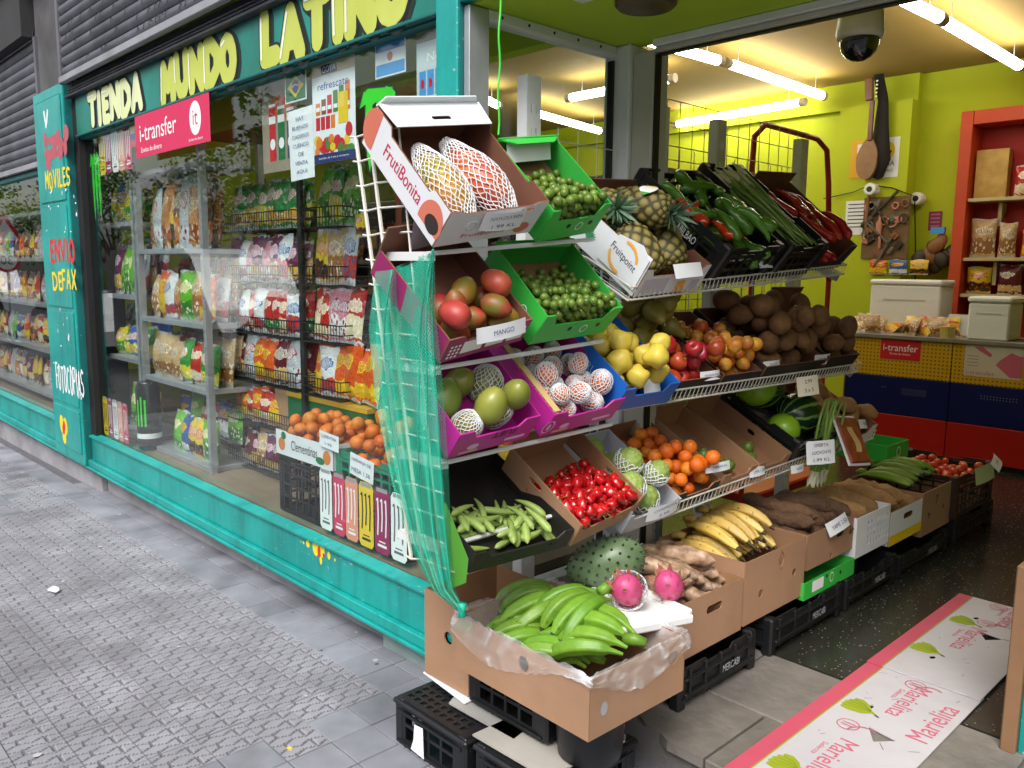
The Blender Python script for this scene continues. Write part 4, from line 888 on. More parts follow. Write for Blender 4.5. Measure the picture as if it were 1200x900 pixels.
def wmelon():
    mt = mat('watermelon_skin', '#14301a', '#1d4020', rough=.25, nscale=10); n, l, b = nodes_of(mt); tc = n.new('ShaderNodeTexCoord'); sp = n.new('ShaderNodeSeparateXYZ'); l.new(tc.outputs['UV'], sp.inputs[0])
    nz = n.new('ShaderNodeTexNoise'); nz.inputs['Scale'].default_value = 18; nz.inputs['Detail'].default_value = 5; l.new(tc.outputs['Object'], nz.inputs['Vector'])
    a = n.new('ShaderNodeMath'); a.operation = 'MULTIPLY_ADD'; a.inputs[1].default_value = 66; l.new(sp.outputs[0], a.inputs[0]); mm = n.new('ShaderNodeMath'); mm.operation = 'MULTIPLY'; mm.inputs[1].default_value = 3.5; l.new(nz.outputs[0], mm.inputs[0]); l.new(mm.outputs[0], a.inputs[2])
    s_ = n.new('ShaderNodeMath'); s_.operation = 'SINE'; l.new(a.outputs[0], s_.inputs[0]); r_ = n.new('ShaderNodeMapRange'); r_.inputs[1].default_value = .55; r_.inputs[2].default_value = .9; l.new(s_.outputs[0], r_.inputs[0])
    src = b.inputs['Base Color'].links[0].from_socket; mx = n.new('ShaderNodeMix'); mx.data_type = 'RGBA'; l.new(r_.outputs[0], mx.inputs[0]); l.new(src, mx.inputs[6]); mx.inputs[7].default_value = C('#7f9a4c'); l.new(mx.outputs[2], b.inputs['Base Color']); return mt
F['watermelon'] = [lump('watermelon', ell(.098, .115, 14), wmelon(), 28, uv=True)]
F['papaya'] = [lump('papaya', [(-.16, 0), (-.152, .028), (-.12, .055), (-.06, .074), (.01, .076), (.07, .062), (.12, .04), (.15, .022), (.158, 0)], mat('papaya_skin', '#8f9a2c', '#d08a2a', rough=.4, nscale=6, namt=.2), 18, .05, 2, 2)]
F['papaya_ripe'] = [lump('papaya', [(-.16, 0), (-.152, .028), (-.12, .055), (-.06, .076), (.01, .078), (.07, .064), (.12, .04), (.15, .022), (.158, 0)], mat('papaya_skin_ripe', '#c9752a', '#b8433a', rough=.4, nscale=7, namt=.2), 18, .05, 2, 3)]
# long things along local x
def longm(nm, L, rad, m_, n=8, bend=0., amp=0., fs=6., seed=0., sides=None, k2=None, twist=0.):
    """tapered, bent, lumpy rod; rad: [(t, r)] ; bend: sagitta"""
    mb = MB(); N = 16
    def rr(t):
        for (a, ra), (b, rb) in zip(rad, rad[1:]):
            if a <= t <= b: return ra + (rb - ra) * (t - a) / (b - a)
        return rad[-1][1]
    def f(u, v):
        t = v; a = 2 * math.pi * u; r_ = rr(t)
        if sides: r_ *= 1 - .2 * abs(math.cos(sides / 2 * a))
        c_ = V(((t - .5) * L, 0, bend * (1 - (2 * t - 1) ** 2))); sl = -4 * bend * (2 * t - 1) / L
        tn = V((1, 0, sl)).normalized(); nn = V((-tn.z, 0, tn.x))
        p = c_ + V((0, 1, 0)) * (r_ * math.cos(a)) + nn * (r_ * math.sin(a))
        if amp: p = c_ + (p - c_) * (1 + amp * mnoise.noise(p * fs * 8 + V((seed, 0, seed)))); p += V((0, 1, 1)) * (amp * .25 * rad[len(rad) // 2][1] * 2 * mnoise.noise(V((t * fs, seed, 0))))
        return p
    mb.grid(f, n, N, wu=True)
    if k2 is not None:
        per = n
        for i in range(len(mb.m)):
            t = (i // per) / N
            if k2(t): mb.m[i] = 1
    return mb.mesh(nm, m_ if isinstance(m_, list) else [m_], True)
F['okra'] = [longm('okra_pod', .115, [(0, .0), (.02, .006), (.07, .008), (.12, .0115), (.3, .0125), (.6, .0095), (.9, .004), (1, .0)], mat('okra_skin', '#7f9a44', '#a3b968', rough=.5, nscale=20, rand=.15), 10, b, sides=5) for b in (.004, .010)]
HAB = mat('habanero_skin', '#a80c14', '#c41a1c', rough=.18, nscale=9, rand=.15, coat=.4)
F['habanero'] = [lump('red_chilli', [(-.024, 0), (-.022, .006), (-.012, .014), (.004, .019), (.016, .0175), (.021, .010), (.018, 0)], [HAB, STEMG], 14, .3, 3.5, s_, post=lambda p, u, v: V((p.x * (1 + .12 * math.cos(4 * 2 * math.pi * u)), p.y * (1 + .12 * math.cos(4 * 2 * math.pi * u)), p.z)), extra=stem(.018, .0016, .018)) for s_ in (1., 4.)]
PEPG = mat('green_pepper_skin', '#3a6a1c', '#5c8c2a', rough=.25, nscale=8, rand=.25, coat=.3); PEPR = mat('red_pepper_skin', '#b02412', '#d04a1e', rough=.22, nscale=8, rand=.2, coat=.3)
prad = [(0, 0), (.02, .016), (.08, .026), (.25, .028), (.6, .022), (.9, .011), (1, 0)]
F['green_pepper'] = [longm('green_pepper', .19, prad, PEPG, 12, b, .25, 5, s_, 4) for b, s_ in ((.012, 1), (.03, 2))]
F['red_pepper'] = [longm('red_pepper', .18, prad, PEPR, 12, b, .25, 5, s_, 4) for b, s_ in ((.012, 3), (.028, 4))]
F['romano'] = [longm('pointed_red_pepper', .2, [(0, 0), (.02, .012), (.1, .02), (.4, .02), (.8, .01), (1, 0)], mat('romano_skin', '#a01418', '#c0262a', rough=.2, nscale=8, rand=.2, coat=.5), 12, b, .3, 4, s_) for b, s_ in ((.015, 1), (.03, 5))]
F['onion'] = [longm('spring_onion', .46, [(0, .002), (.03, .009), (.1, .0075), (.5, .007), (1, .003)], [mat('onion_leaf', '#5f8232', '#86a650', rough=.45, nscale=12, rand=.2), mat('onion_white', '#c8c9a4', '#dcdcc4', rough=.4)], 7, b, .2, 3, s_, k2=lambda t: t < .16) for b, s_ in ((.015, 1), (-.01, 2))]
F['yuca'] = [longm('cassava_root', .30, [(0, 0), (.02, .012), (.12, .028), (.45, .033), (.8, .024), (.97, .013), (1, 0)], mat('cassava_skin', '#65432f', '#c2a285', rough=.42, nscale=26, namt=.2, bump=.4, bscale=50, rand=.2), 12, b, .35, 3, s_) for b, s_ in ((.01, 1), (.025, 6), (-.015, 9))]
F['yam'] = [longm('yam_root', .34, [(0, 0), (.02, .018), (.12, .035), (.5, .038), (.85, .032), (.98, .018), (1, 0)], mat('yam_skin', '#4a3424', '#6e5138', rough=.85, nscale=24, bump=.9, bscale=60, rand=.32), 12, b, .45, 4, s_) for b, s_ in ((.012, 2), (.03, 7), (-.012, 11))]
F['white_yam'] = [longm('white_yam_root', .36, [(0, 0), (.02, .022), (.12, .04), (.5, .045), (.85, .04), (.98, .022), (1, 0)], mat('white_yam_skin', '#8a653c', '#a67f4e', rough=.8, nscale=24, bump=.8, bscale=60, rand=.25), 12, .02, .4, 3, s_) for s_ in (3, 8)]
brad = [(0, .005), (.05, .0065), (.13, .009), (.2, .0195), (.5, .0245), (.82, .0205), (.93, .011), (.97, .006), (1, .004)]
def banana_mat(nm, a, b, tip):
    return [mat(nm, a, b, rough=.45, nscale=16, namt=.25, rand=.16, hrand=.008, bump=.12, bscale=60), mat(nm + '_tip', tip, tip, rough=.7)]
BG = banana_mat('green_banana_skin', '#557f1a', '#7aa634', '#2f3a18'); BY = banana_mat('ripe_plantain_skin', '#c09a42', '#dabb68', '#4a3a1c'); BG2 = banana_mat('green_plantain_skin', '#5a7a1e', '#7a962e', '#2e3416')
tip = lambda t: t > .93
def spotted(m_, th, cc):
    n, l, b = nodes_of(m_); tc = n.new('ShaderNodeTexCoord'); nz = n.new('ShaderNodeTexNoise'); nz.inputs['Scale'].default_value = 45; nz.inputs['Detail'].default_value = 6; l.new(tc.outputs['Object'], nz.inputs['Vector'])
    r_ = n.new('ShaderNodeMapRange'); r_.inputs[1].default_value = th; r_.inputs[2].default_value = th + .07; l.new(nz.outputs[0], r_.inputs[0]); src = b.inputs['Base Color'].links[0].from_socket
    mx = n.new('ShaderNodeMix'); mx.data_type = 'RGBA'; l.new(r_.outputs[0], mx.inputs[0]); l.new(src, mx.inputs[6]); mx.inputs[7].default_value = C(cc); l.new(mx.outputs[2], b.inputs['Base Color'])
spotted(BY[0], .60, '#4a3214'); spotted(BG[0], .66, '#4a6a1c'); spotted(BG2[0], .64, '#3a4a1c')
BAN = dict(green=[longm('banana', .2, brad, BG, 20, b, sides=5, k2=tip) for b in (.032, .042)], ripe=[longm('plantain', .24, brad, BY, 20, b, sides=5, k2=tip) for b in (.028, .038)], plant=[longm('plantain', .28, [(t, r * 1.12) for t, r in brad], BG2, 20, b, sides=5, k2=tip) for b in (.028, .04)])
# spiral diamond skin of pineapple, scales of custard apple
def pine():
    prof = [(-.1, 0), (-.098, .03), (-.085, .052), (-.05, .066), (0, .07), (.05, .065), (.085, .05), (.1, .03), (.102, 0)]
    P = []
    for i in range(33):
        t = i / 32 * 8; k = min(7, int(t)); fz = t - k; P.append((prof[k][0] + (prof[k + 1][0] - prof[k][0]) * fz, prof[k][1] + (prof[k + 1][1] - prof[k][1]) * fz))
    def post(p, u, v):
        a, b = 8 * u + 7 * v, 8 * u - 7 * v; h_ = abs(math.sin(math.pi * a)) * abs(math.sin(math.pi * b)); return V((p.x, p.y, p.z)) + V((p.x, p.y, 0)).normalized() * (.009 * h_ ** .6 - .004) if p.xy.length > .002 else p
    mt = mat('pineapple_skin', '#4c3d1c', '#6b5a2a', rough=.65, nscale=30); n, l, b = nodes_of(mt); tc = n.new('ShaderNodeTexCoord'); sp = n.new('ShaderNodeSeparateXYZ'); l.new(tc.outputs['UV'], sp.inputs[0])
    def mth(op, *args):
        q = n.new('ShaderNodeMath'); q.operation = op
        for i, a in enumerate(args):
            if isinstance(a, (int, float)): q.inputs[i].default_value = a
            else: l.new(a, q.inputs[i])
        return q.outputs[0]
    u, v = sp.outputs[0], sp.outputs[1]; A = mth('ADD', mth('MULTIPLY', u, 8), mth('MULTIPLY', v, 7)); B = mth('SUBTRACT', mth('MULTIPLY', u, 8), mth('MULTIPLY', v, 7))
    h_ = mth('MULTIPLY', mth('ABSOLUTE', mth('SINE', mth('MULTIPLY', A, math.pi))), mth('ABSOLUTE', mth('SINE', mth('MULTIPLY', B, math.pi))))
    cr = n.new('ShaderNodeValToRGB'); e = cr.color_ramp.elements; e[0].color = C('#3a3319'); e[1].color = C('#8f7c4a'); e[0].position = .15; e[1].position = .95; q = e.new(.6); q.color = C('#7d7434'); l.new(h_, cr.inputs[0]); l.new(cr.outputs[0], b.inputs['Base Color'])
    return lump('skin', P, mt, 48, post=post, uv=True)
PINE = pine()
def leaf_crown(nm, n, L, w_, m_, seed=1, spread=50):
    mb = MB(); rgx = random.Random(seed)
    for i in range(n):
        a = i * 137.5; tl = 6 + spread * (1 - i / n) + rgx.uniform(-6, 6); Lr = L * (.6 + .4 * i / n + rgx.uniform(-.1, .1)); M = RZ(a) @ RY(tl)
        pts = []
        for j in range(5):
            t = j / 4; ww = w_ * (1 - t) ** .7 * (.8 + .6 * t) * .5; bx = .25 * Lr * t * t
            pts += [M @ V((bx, -ww, Lr * t)), M @ V((bx - ww * .5, 0, Lr * t)), M @ V((bx, ww, Lr * t))]
        mb.add(pts, [(j * 3 + k, j * 3 + k + 1, j * 3 + k + 4, j * 3 + k + 3) for j in range(4) for k in range(2)])
    return mb.mesh(nm, m_, True)
CROWN = leaf_crown('crown', 26, .11, .02, mat('pine_leaf', '#4a6a52', '#6b8a70', rough=.5, nscale=14))
def scaly(nm, rx, rz, m_, na, nb, h0):
    P = ell(rx, rz, 28)
    def post(p, u, v):
        a, b = na * u + nb * v, na * u - nb * v; h_ = abs(math.sin(math.pi * a)) * abs(math.sin(math.pi * b)); return p * (1 + h0 * h_)
    return lump(nm, P, m_, 40, post=post)
F['chirimoya'] = [scaly('custard_apple', .045, .05, mat('custard_skin', '#7c9440', '#98ab58', rough=.55, nscale=12, rand=.1), 6, 5, .1)]
def soursop():
    mb = MB(); prof = ell(.085, .14, 20, .1); mb.lathe(prof, 28, 0, lambda p, u, v: p * (1 + .06 * mnoise.noise(p * 12)))
    for i in range(150):
        z = 1 - 2 * (i + .5) / 150; r_ = math.sqrt(1 - z * z); a = i * 2.39996; nrm = V((r_ * math.cos(a) * 1.3, r_ * math.sin(a) * 1.3, z * .8)).normalized()
        rr = .085 * (1 + .1 * z); base = V((rr * r_ * math.cos(a), rr * r_ * math.sin(a), .14 * z)); mb.tube([base - nrm * .003, base + nrm * .004, base + nrm * .011 + V((0, 0, .003))], [.006, .004, .0008], 5, False, 1)
    return mb.mesh('soursop', [mat('soursop_skin', '#4a5f3e', '#6d8460', rough=.4, nscale=12, namt=.25), mat('soursop_spine', '#27351f', '#33452a', rough=.5)], True)
F['soursop'] = [soursop()]
def dragon():
    mb = MB(); mb.lathe(ell(.04, .05, 12), 18, 0, lambda p, u, v: p * (1 + .06 * mnoise.noise(p * 40)))
    for i in range(26):
        z = .92 - 1.75 * i / 26; r_ = math.sqrt(max(.02, 1 - z * z)); a = i * 2.39996; nrm = V((r_ * math.cos(a), r_ * math.sin(a), z * .8)).normalized(); base = V((.04 * r_ * math.cos(a), .04 * r_ * math.sin(a), .05 * z)); tan = nrm.cross(V((0, 0, 1))).normalized(); tipv = base + nrm * .012 + V((0, 0, .02))
        mb.add([base - tan * .009, base + tan * .009, tipv, base + nrm * .003], [(0, 3, 2), (3, 1, 2)], 1)
    return mb.mesh('dragon_fruit', [mat('dragon_skin', '#b5306a', '#cf5a86', rough=.45, nscale=12), mat('dragon_scale', '#9aa84a', '#c0506a', rough=.5, nscale=40, namt=.2)], True)
F['dragon'] = [dragon()]
# ---- foam nets: two families of strands wound round a profile
FOAM = mat('foam_net', '#cfcfd2', '#e2e2e4', rough=.7, nscale=40)
def net(prof, strands, turns, r_, m_=FOAM, grow=.0015, nm='foam_net', n=22, t0=0., t1=1.):
    mb = MB(); L = len(prof) - 1
    def at(t):
        q = t * L; k = min(L - 1, int(q)); f_ = q - k; return prof[k][0] + (prof[k + 1][0] - prof[k][0]) * f_, prof[k][1] + (prof[k + 1][1] - prof[k][1]) * f_
    for sg in (-1, 1):
        for i in range(strands):
            pts = []
            for j in range(n + 1):
                t = t0 + (t1 - t0) * j / n; z, r0 = at(t); a = 2 * math.pi * (i / strands + sg * turns * t); q = V((math.cos(a) * 2.2, math.sin(a) * 2.2, z * 40)); a += .16 * mnoise.noise(q); rr = r0 * (1 + .05 * mnoise.noise(q * .8 + V((5, 0, 0)))) + grow; pts.append((rr * math.cos(a), rr * math.sin(a), z + r0 * .10 * mnoise.noise(q * 1.3 + V((0, 7, 0)))))
            mb.tube(pts, r_, 4, False)
    return mb.mesh(nm, m_, False)
NET = dict(persimmon=net(ell(.034, .042), 16, .42, .0016, n=18), mango=net([(z * .062, r * .050) for z, r in ball(12)], 18, .5, .0014, n=22, t1=.75), papaya=net([(-.2, .02), (-.165, .04), (-.12, .062), (-.06, .08), (.01, .082), (.07, .07), (.12, .052), (.17, .035), (.2, .02)], 22, .62, .0021, n=34),
           chirimoya=net([(z * .052, r * .05) for z, r in ball(12)], 16, .4, .0018, n=18, t1=.62), dragon=net([(z * .052, .046 * r + .004) for z, r in ball(12)], 22, .4, .0019, n=16, t1=.55))
# ---- placing
def heap(x0, x1, y0, y1, z0, r_, n, slope, seed, K=26, tries=None):
    """drop n balls of radius r_ into a tray: each comes to rest on the floor or on others, lowest place first (gravity leans by the slope)"""
    rgx = random.Random(seed); P = []; sn, cs = math.sin(R(slope)), math.cos(R(slope))
    for _ in range(n):
        best = None
        for _k in range(K):
            x, y = rgx.uniform(x0 + r_, x1 - r_), rgx.uniform(y0 + r_, y1 - r_); z = z0 + r_
            for p in P:
                d2 = (p[0] - x) ** 2 + (p[1] - y) ** 2
                if d2 < 4 * r_ * r_: z = max(z, p[2] + math.sqrt(4 * r_ * r_ - d2) * .97)
            sc = y * sn + z * cs
            if best is None or sc < best[0]: best = (sc, x, y, z)
        P.append(best[1:])
    return P
def rndrot(rgx): return RZ(rgx.uniform(0, 360)) @ RX(rgx.uniform(0, 360)) @ RY(rgx.uniform(0, 360))
def fill(kind, M, box, n, r_, label, cat, grp, slope=0., seed=1, sc=(.84, 1.12), rot=None, nm=None, netk=None, netmax=99):
    rgx = random.Random(seed * 7 + 1); out = []
    for x, y, z in heap(*box, r_, n, slope * .55, seed):
        me = rgx.choice(F[kind]); s_ = rgx.uniform(*sc); o = link(nm or me.name.split('.')[0], me, None, M @ T(x, y, z) @ (rot(rgx) if rot else rndrot(rgx)) @ S(s_)); tag(o, label, cat, grp); out.append(o)
        if netk and len(out) <= netmax: link('foam_net', NET[netk], o)
    return out
def put(kind, M, label, cat, grp=None, v=0, netk=None, nm=None):
    me = F[kind][v % len(F[kind])]; o = tag(link(nm or me.name.split('.')[0], me, None, M), label, cat, grp)
    if netk: link('foam_net', NET[netk], o)
    return o
def lay(kind, M, n, box, dz, label, cat, grp, seed=1, ang=0., per=5, jit=10, sc=(.9, 1.1), drift=0., dx=0.):
    """lay long roots or pods in crossed layers: box = x0,x1,y0,y1,z0"""
    rgx = random.Random(seed); x0, x1, y0, y1, z0 = box
    for i in range(n):
        ly, k = divmod(i, per); x = x0 + (x1 - x0) * (k + .5 + .25 * (ly % 2)) / per; y = (y0 + y1) / 2 + rgx.uniform(-.5, .5) * (y1 - y0) * .25 + drift * ly
        Mo = M @ T(x + rgx.uniform(-1, 1) * .006, y, z0 + ly * dz) @ RZ(90 + ang + rgx.uniform(-jit, jit)) @ RY(rgx.uniform(-4, 4)) @ RX(rgx.uniform(-30, 30)) @ S(rgx.uniform(*sc))
        put(kind, Mo, label, cat, grp, rgx.randrange(9))
def bunch(kind, M, n, label, nm, grp=None, fan=9., curl=20., seed=1, rows=1):
    """hand of bananas joined at the stalk: the fingers are its parts; stalk at the origin, fingers along +x, bending up (+z)"""
    rgx = random.Random(seed); t = empty(nm, M, label, 'bananas', grp); me = BAN[kind]; L = .2 if kind == 'green' else .24 if kind == 'ripe' else .28
    for r_ in range(rows):
        for i in range(n):
            a = (i - (n - 1) / 2)
            link('banana', me[(i + r_) % 2], t, T(0, a * .024, r_ * .035) @ RZ(a * fan + rgx.uniform(-2, 2)) @ RX(-a * curl * .4 + rgx.uniform(-4, 4)) @ RY(rgx.uniform(-3, 3)) @ T(L * .5 + .01, 0, 0) @ S(rgx.uniform(.94, 1.05)))
    mb = MB(); mb.tube([(-.03, -.008, .004), (-.005, 0, .006 + .01 * rows), (.02, 0, .006 + .01 * rows)], [.010, .016, .014], 8); mb.build('stalk', [BG, BY, BG2][['green', 'ripe', 'plant'].index(kind)][0], t, smooth=True)
    return t
# ================================================================== cartons and cards
FRONT = lambda y=-.0006: Matrix(((1, 0, 0, 0), (0, 0, -1, y), (0, 1, 0, 0), (0, 0, 0, 1)))
def NEAR(d_, x=-.0006): return Matrix(((0, 0, -1, x), (-1, 0, 0, d_), (0, 1, 0, 0), (0, 0, 0, 1)))
def hole(cx, cy, w_, h_, n=6):
    r_ = h_ / 2; return [(cx + w_ / 2 - r_ + r_ * math.cos(R(a)), cy + r_ * math.sin(R(a))) for a in [-90 + 180 * i / n for i in range(n + 1)]] + [(cx - w_ / 2 + r_ - r_ * math.cos(R(a)), cy - r_ * math.sin(R(a))) for a in [-90 + 180 * i / n for i in range(n + 1)]]
def carton(nm, label, w_, d_, h_, M, out=None, inn=None, fh=None, cut=None, backh=None, holes=(), sideholes=(), grp=None, cat='box', t_=.005, bulge=0., sidecut=False, nearh=None):
    """open tray: fh lowers the front wall's middle, cut=(a,b) where; local x along the front, y back, z up"""
    out = out or KRAFT; inn = inn or KRAFT_IN; mb = MB()
    a, b = cut or (.18, .82); fh = fh or h_; bh = backh or h_; nh = nearh or h_
    F_ = [(0, 0), (w_, 0), (w_, h_)] + ([(w_ * b, h_), (w_ * (b - .06), fh), (w_ * (a + .06), fh), (w_ * a, h_)] if fh < h_ - .002 else []) + [(0, h_)]
    mb.plate(F_, holes, t_, FRONT(0), 0, 1, 1)
    mb.plate([(0, 0), (w_, 0), (w_, bh), (0, bh)], [], t_, Matrix(((-1, 0, 0, w_), (0, 0, 1, d_), (0, 1, 0, 0), (0, 0, 0, 1))), 0, 1, 1)
    L = d_ - 2 * t_
    def side(h2, top): return [(0, 0), (L, 0), (L, h2)] + ([(L * .8, h2), (L * .76, top), (L * .24, top), (L * .2, h2)] if top < h2 else []) + [(0, h2)]
    mb.plate(side(nh, nh - (.02 if sidecut else 0)), sideholes, t_, NEAR(d_ - t_, 0), 0, 1, 1)
    mb.plate(side(h_, h_ - (.02 if sidecut else 0)), sideholes, t_, Matrix(((0, 0, 1, w_), (1, 0, 0, t_), (0, 1, 0, 0), (0, 0, 0, 1))), 0, 1, 1)
    mb.box(t_, w_ - t_, t_, d_ - t_, .001, .006, k=1)
    o = mb.build(nm, [out, inn], None, M); return tag(o, label, cat, grp)
def place(p0, p1, xf, slope, roll=0.):
    """frame from the two ends of a carton's front bottom edge (photo pixels) on the shelf-front plane x = xf"""
    o, e = PX(*p0, xf), PX(*p1, xf); s_ = R(slope); return frame(o, e - o, (math.sin(s_), 0, math.cos(s_))), (e - o).length
def card(label, M, w_, h_, lines, ink=INKB, nm='price_card', curl=.012, grp=None, base=None):
    mb = MB(); f_ = lambda u: curl * (math.sin(2.6 * u) - .5)
    mb.grid(lambda u, v: V(((u - .5) * w_, (v - .5) * h_, f_(u))), 8, 2); mb.grid(lambda u, v: V(((.5 - u) * w_, (v - .5) * h_, f_(1 - u) - .0006)), 8, 2)
    o = tag(mb.build(nm, base or WHITE, None, M), label, 'price card', grp)
    for i, s in enumerate(lines): text(s, o, T(0, h_ * (.5 - (i + .6) / (len(lines) + .25)), f_(.5) + .0012), w_ * min(.8, .085 * len(s)), h_ * .5 / (len(lines) + .6), ink)
    return o
def facing(p, yaw=0., tilt=0.): return T(*p) @ RZ(90 + yaw) @ RX(90 + tilt)         # sheet whose front looks along +x (yaw turns it)
CG = mat('green_carton', '#2fae3a', '#3cba46', rough=.5, nscale=4, rand=.03); CG_IN = mat('green_carton_inside', '#2c9c36', '#35a840', rough=.6)
CW = mat('white_carton', '#d5d8de', '#e4e6ea', rough=.55, nscale=3, grime=.06); CM = mat('magenta_carton', '#ab1f86', '#b92a93', rough=.45, nscale=4); CB = mat('blue_carton', '#1458b0', '#1d66bf', rough=.45, nscale=4)
CBK = mat('black_carton', '#15140f', '#201f1a', rough=.6, nscale=6); CPL = mat('plum_carton', '#8a1c58', '#962865', rough=.5); CBR = mat('brown_carton', '#6c4432', '#7d5240', rough=.75, nscale=6); CDK = mat('dark_carton', '#1b1411', '#2a1f1a', rough=.7)
CGY = mat('grey_carton', '#aeb0b8', '#c2c4cb', rough=.6, nscale=4)

# ================================================================== the rack
rack = empty('fruit_rack', T(.3, .8, FLZ), 'white wire fruit rack with sloping shelves at the shop entrance', 'rack'); I = IV(rack)
def up_post(x, y, z0, z1, nm='upright'):
    mb = MB(); hs2 = [[(c_ + dx, z) for c_, z in ((-.003, zz), (.003, zz), (.003, zz + .03), (-.003, zz + .03))] for dx in (-.012, .012) for zz in [.05 + .08 * i for i in range(int((z1 - z0) / .08) - 1)]]
    mb.plate([(-.035, 0), (.035, 0), (.035, z1 - z0), (-.035, z1 - z0)], hs2, .003, I @ T(x, y, z0) @ Matrix(((0, 0, 1, 0), (1, 0, 0, 0), (0, 1, 0, 0), (0, 0, 0, 1))))
    mb.box(x - .05, x - .004, y - .035, y - .031, z0, z1, M=I); mb.box(x - .05, x - .004, y + .031, y + .035, z0, z1, M=I); return mb.build(nm, ALU, rack)
for y in (.285, 1.06, 1.5, 2.28): up_post(.27, y, FLZ, 2.28)
# wire end panel on the pavement side, leaning with the foot
mb = MB(); ye = -.5
A0, A1, B0, B1 = PY(417, 161, ye), PY(433, 156, ye), PY(482, 655, ye), PY(495, 655, ye)
ext = V((.14, 0, 0)); r_ = .004
for a, b in ((A0, B0), (A1, B1)): mb.rod(I @ a, I @ b, .006, 6)
mb.rod(I @ (A1 + ext), I @ (B1 + ext * .6), .0035, 5); n = 17
for i in range(n + 1):
    t = i / n; l_, r2 = A0.lerp(B0, t), A1.lerp(B1, t); mb.tube([I @ (l_ + V((-.03, .0, .004))), I @ l_, I @ r2, I @ (r2 + ext)], .0032, 5)
mb.build('wire_end_panel', WIREW, rack)
# back panel grid between the posts
mb = MB()
for z in [.9 + .13 * i for i in range(10)]: mb.rod(I @ V((.255, .3, z)), I @ V((.255, 2.3, z)), .0022, 4)
for y in [.32 + .11 * i for i in range(18)]: mb.rod(I @ V((.253, y, .85)), I @ V((.253, y, 2.12)), .0022, 4)
mb.build('wire_back', WIREW, rack)
def tray(p0, p1, xf, slope, depth, lip=.045, ext0=.0, nm='wire_shelf', br=True):
    M, w_ = place(p0, p1, xf, slope); Mi = I @ M; mb = MB()
    n = int(w_ / .027)
    for i in range(n + 1):
        x = w_ * i / n; mb.tube([Mi @ V((x, -.004, lip)), Mi @ V((x, -.012, .0)), Mi @ V((x, .01, -.004)), Mi @ V((x, depth, -.004))], .0019, 4, False)
    for y, z, r2 in ((-.004, lip, .0038), (-.014, .002, .0038), (depth * .5, -.007, .0032), (depth, -.007, .0035)): mb.rod(Mi @ V((-.004, y, z)), Mi @ V((w_ + .004, y, z)), r2, 6)
    for x in (0, w_): mb.tube([Mi @ V((x, -.004, lip)), Mi @ V((x, depth * .5, lip * .9)), Mi @ V((x, depth, .0))], .0035, 5); mb.rod(Mi @ V((x, -.012, 0)), Mi @ V((x, depth, -.004)), .0035, 5)
    s_ = mb.build(nm, WIREW, rack)
    if br:
        for x in (-.012, w_ + .008):
            mb = MB(); mb.plate([(0, -.045), (depth * .95, -.06), (depth * .95, .01), (0, -.012)], [[(depth * f_ - .008, -.036), (depth * f_ + .008, -.036), (depth * f_ + .008, -.024), (depth * f_ - .008, -.024)] for f_ in (.3, .6)], .004, Mi @ Matrix(((0, 0, 1, x), (1, 0, 0, 0), (0, 1, 0, 0), (0, 0, 0, 1)))); mb.build('bracket', STEEL, rack)
    return M, w_
T1, W1 = tray((733, 350), (985, 320), .70, 28, .42)
T2, W2 = tray((719, 478), (1002, 434), .70, 32, .44)
T3, W3 = tray((731, 620), (1020, 512), .70, 28, .44)
# rails carrying the small cartons of the near bay
for p0, p1 in (((505, 292), (700, 276)), ((512, 428), (712, 396)), ((521, 540), (722, 494)), ((520, 640), (745, 575))):
    o_, e_ = PX(*p0, .69), PX(*p1, .69); mb = MB(); mb.rod(I @ (o_ + V((-.02, 0, -.012))), I @ (e_ + V((-.02, 0, -.012))), .007, 6); mb.box(-.2, 0, 0, .03, -.03, -.006, M=I @ T(*(o_ + V((-.02, .0, 0))))); mb.build('shelf_rail', ALU, rack)

# ================================================================== near bay, top: papayas and limes
M, w_ = place((507, 290), (620, 272), .70, 48)
bx = carton('papaya_carton', 'white papaya carton tipped forward on top of the rack', w_, .395, .125, M, CW, CBR, cut=(.1, .9), fh=.115, sidecut=True, backh=.125, holes=[hole(w_ * .8, .10, .05, .012)])
mb = MB(); mb.plate([(.0, .125), (w_, .125), (w_ - .02, .155), (.02, .155)], [], .004, T(0, .395, .0) @ Matrix(((1, 0, 0, 0), (0, 0, -1, -.002), (0, 1, 0, 0), (0, 0, 0, 1)))); mb.plate([(0, 0), (w_, 0), (w_ - .01, .09), (.01, .09)], [hole(w_ * .5, .06, .07, .014)], .003, Matrix(((1, 0, 0, 0), (0, -1, 0, .393), (0, 0, -1, .129), (0, 0, 0, 1))) @ T(0, 0, -.003)); mb.build('lid_flap', [CW, CBR], bx)
text('FrutiBonita', bx, NEAR(.395) @ T(.19, .062, .0004) , .19, .04, PINK, 'lettering')
mb = MB(); disc(mb, .345, .045, .05, .062, NEAR(.395), .0003, 0, 22, -20, 200); disc(mb, .355, .045, .03, .026, NEAR(.395), .0006, 1, 18); disc(mb, .03, .07, .05, .06, NEAR(.395), .0003, 0, 20, 80, 290); mb.build_split('fruit_print', [mat('print_salmon', '#c96a55', '#d27a64'), mat('print_seed', '#2d2422')], bx)
text('FrutiBonita', bx, FRONT() @ T(w_ * .45, .03, .0004), w_ * .45, .014, PINK); mb = MB(); disc(mb, w_ * .85, .03, .03, .02, FRONT(), .0003, 0); mb.build_split('fruit_print', _mats['print_salmon'], bx)
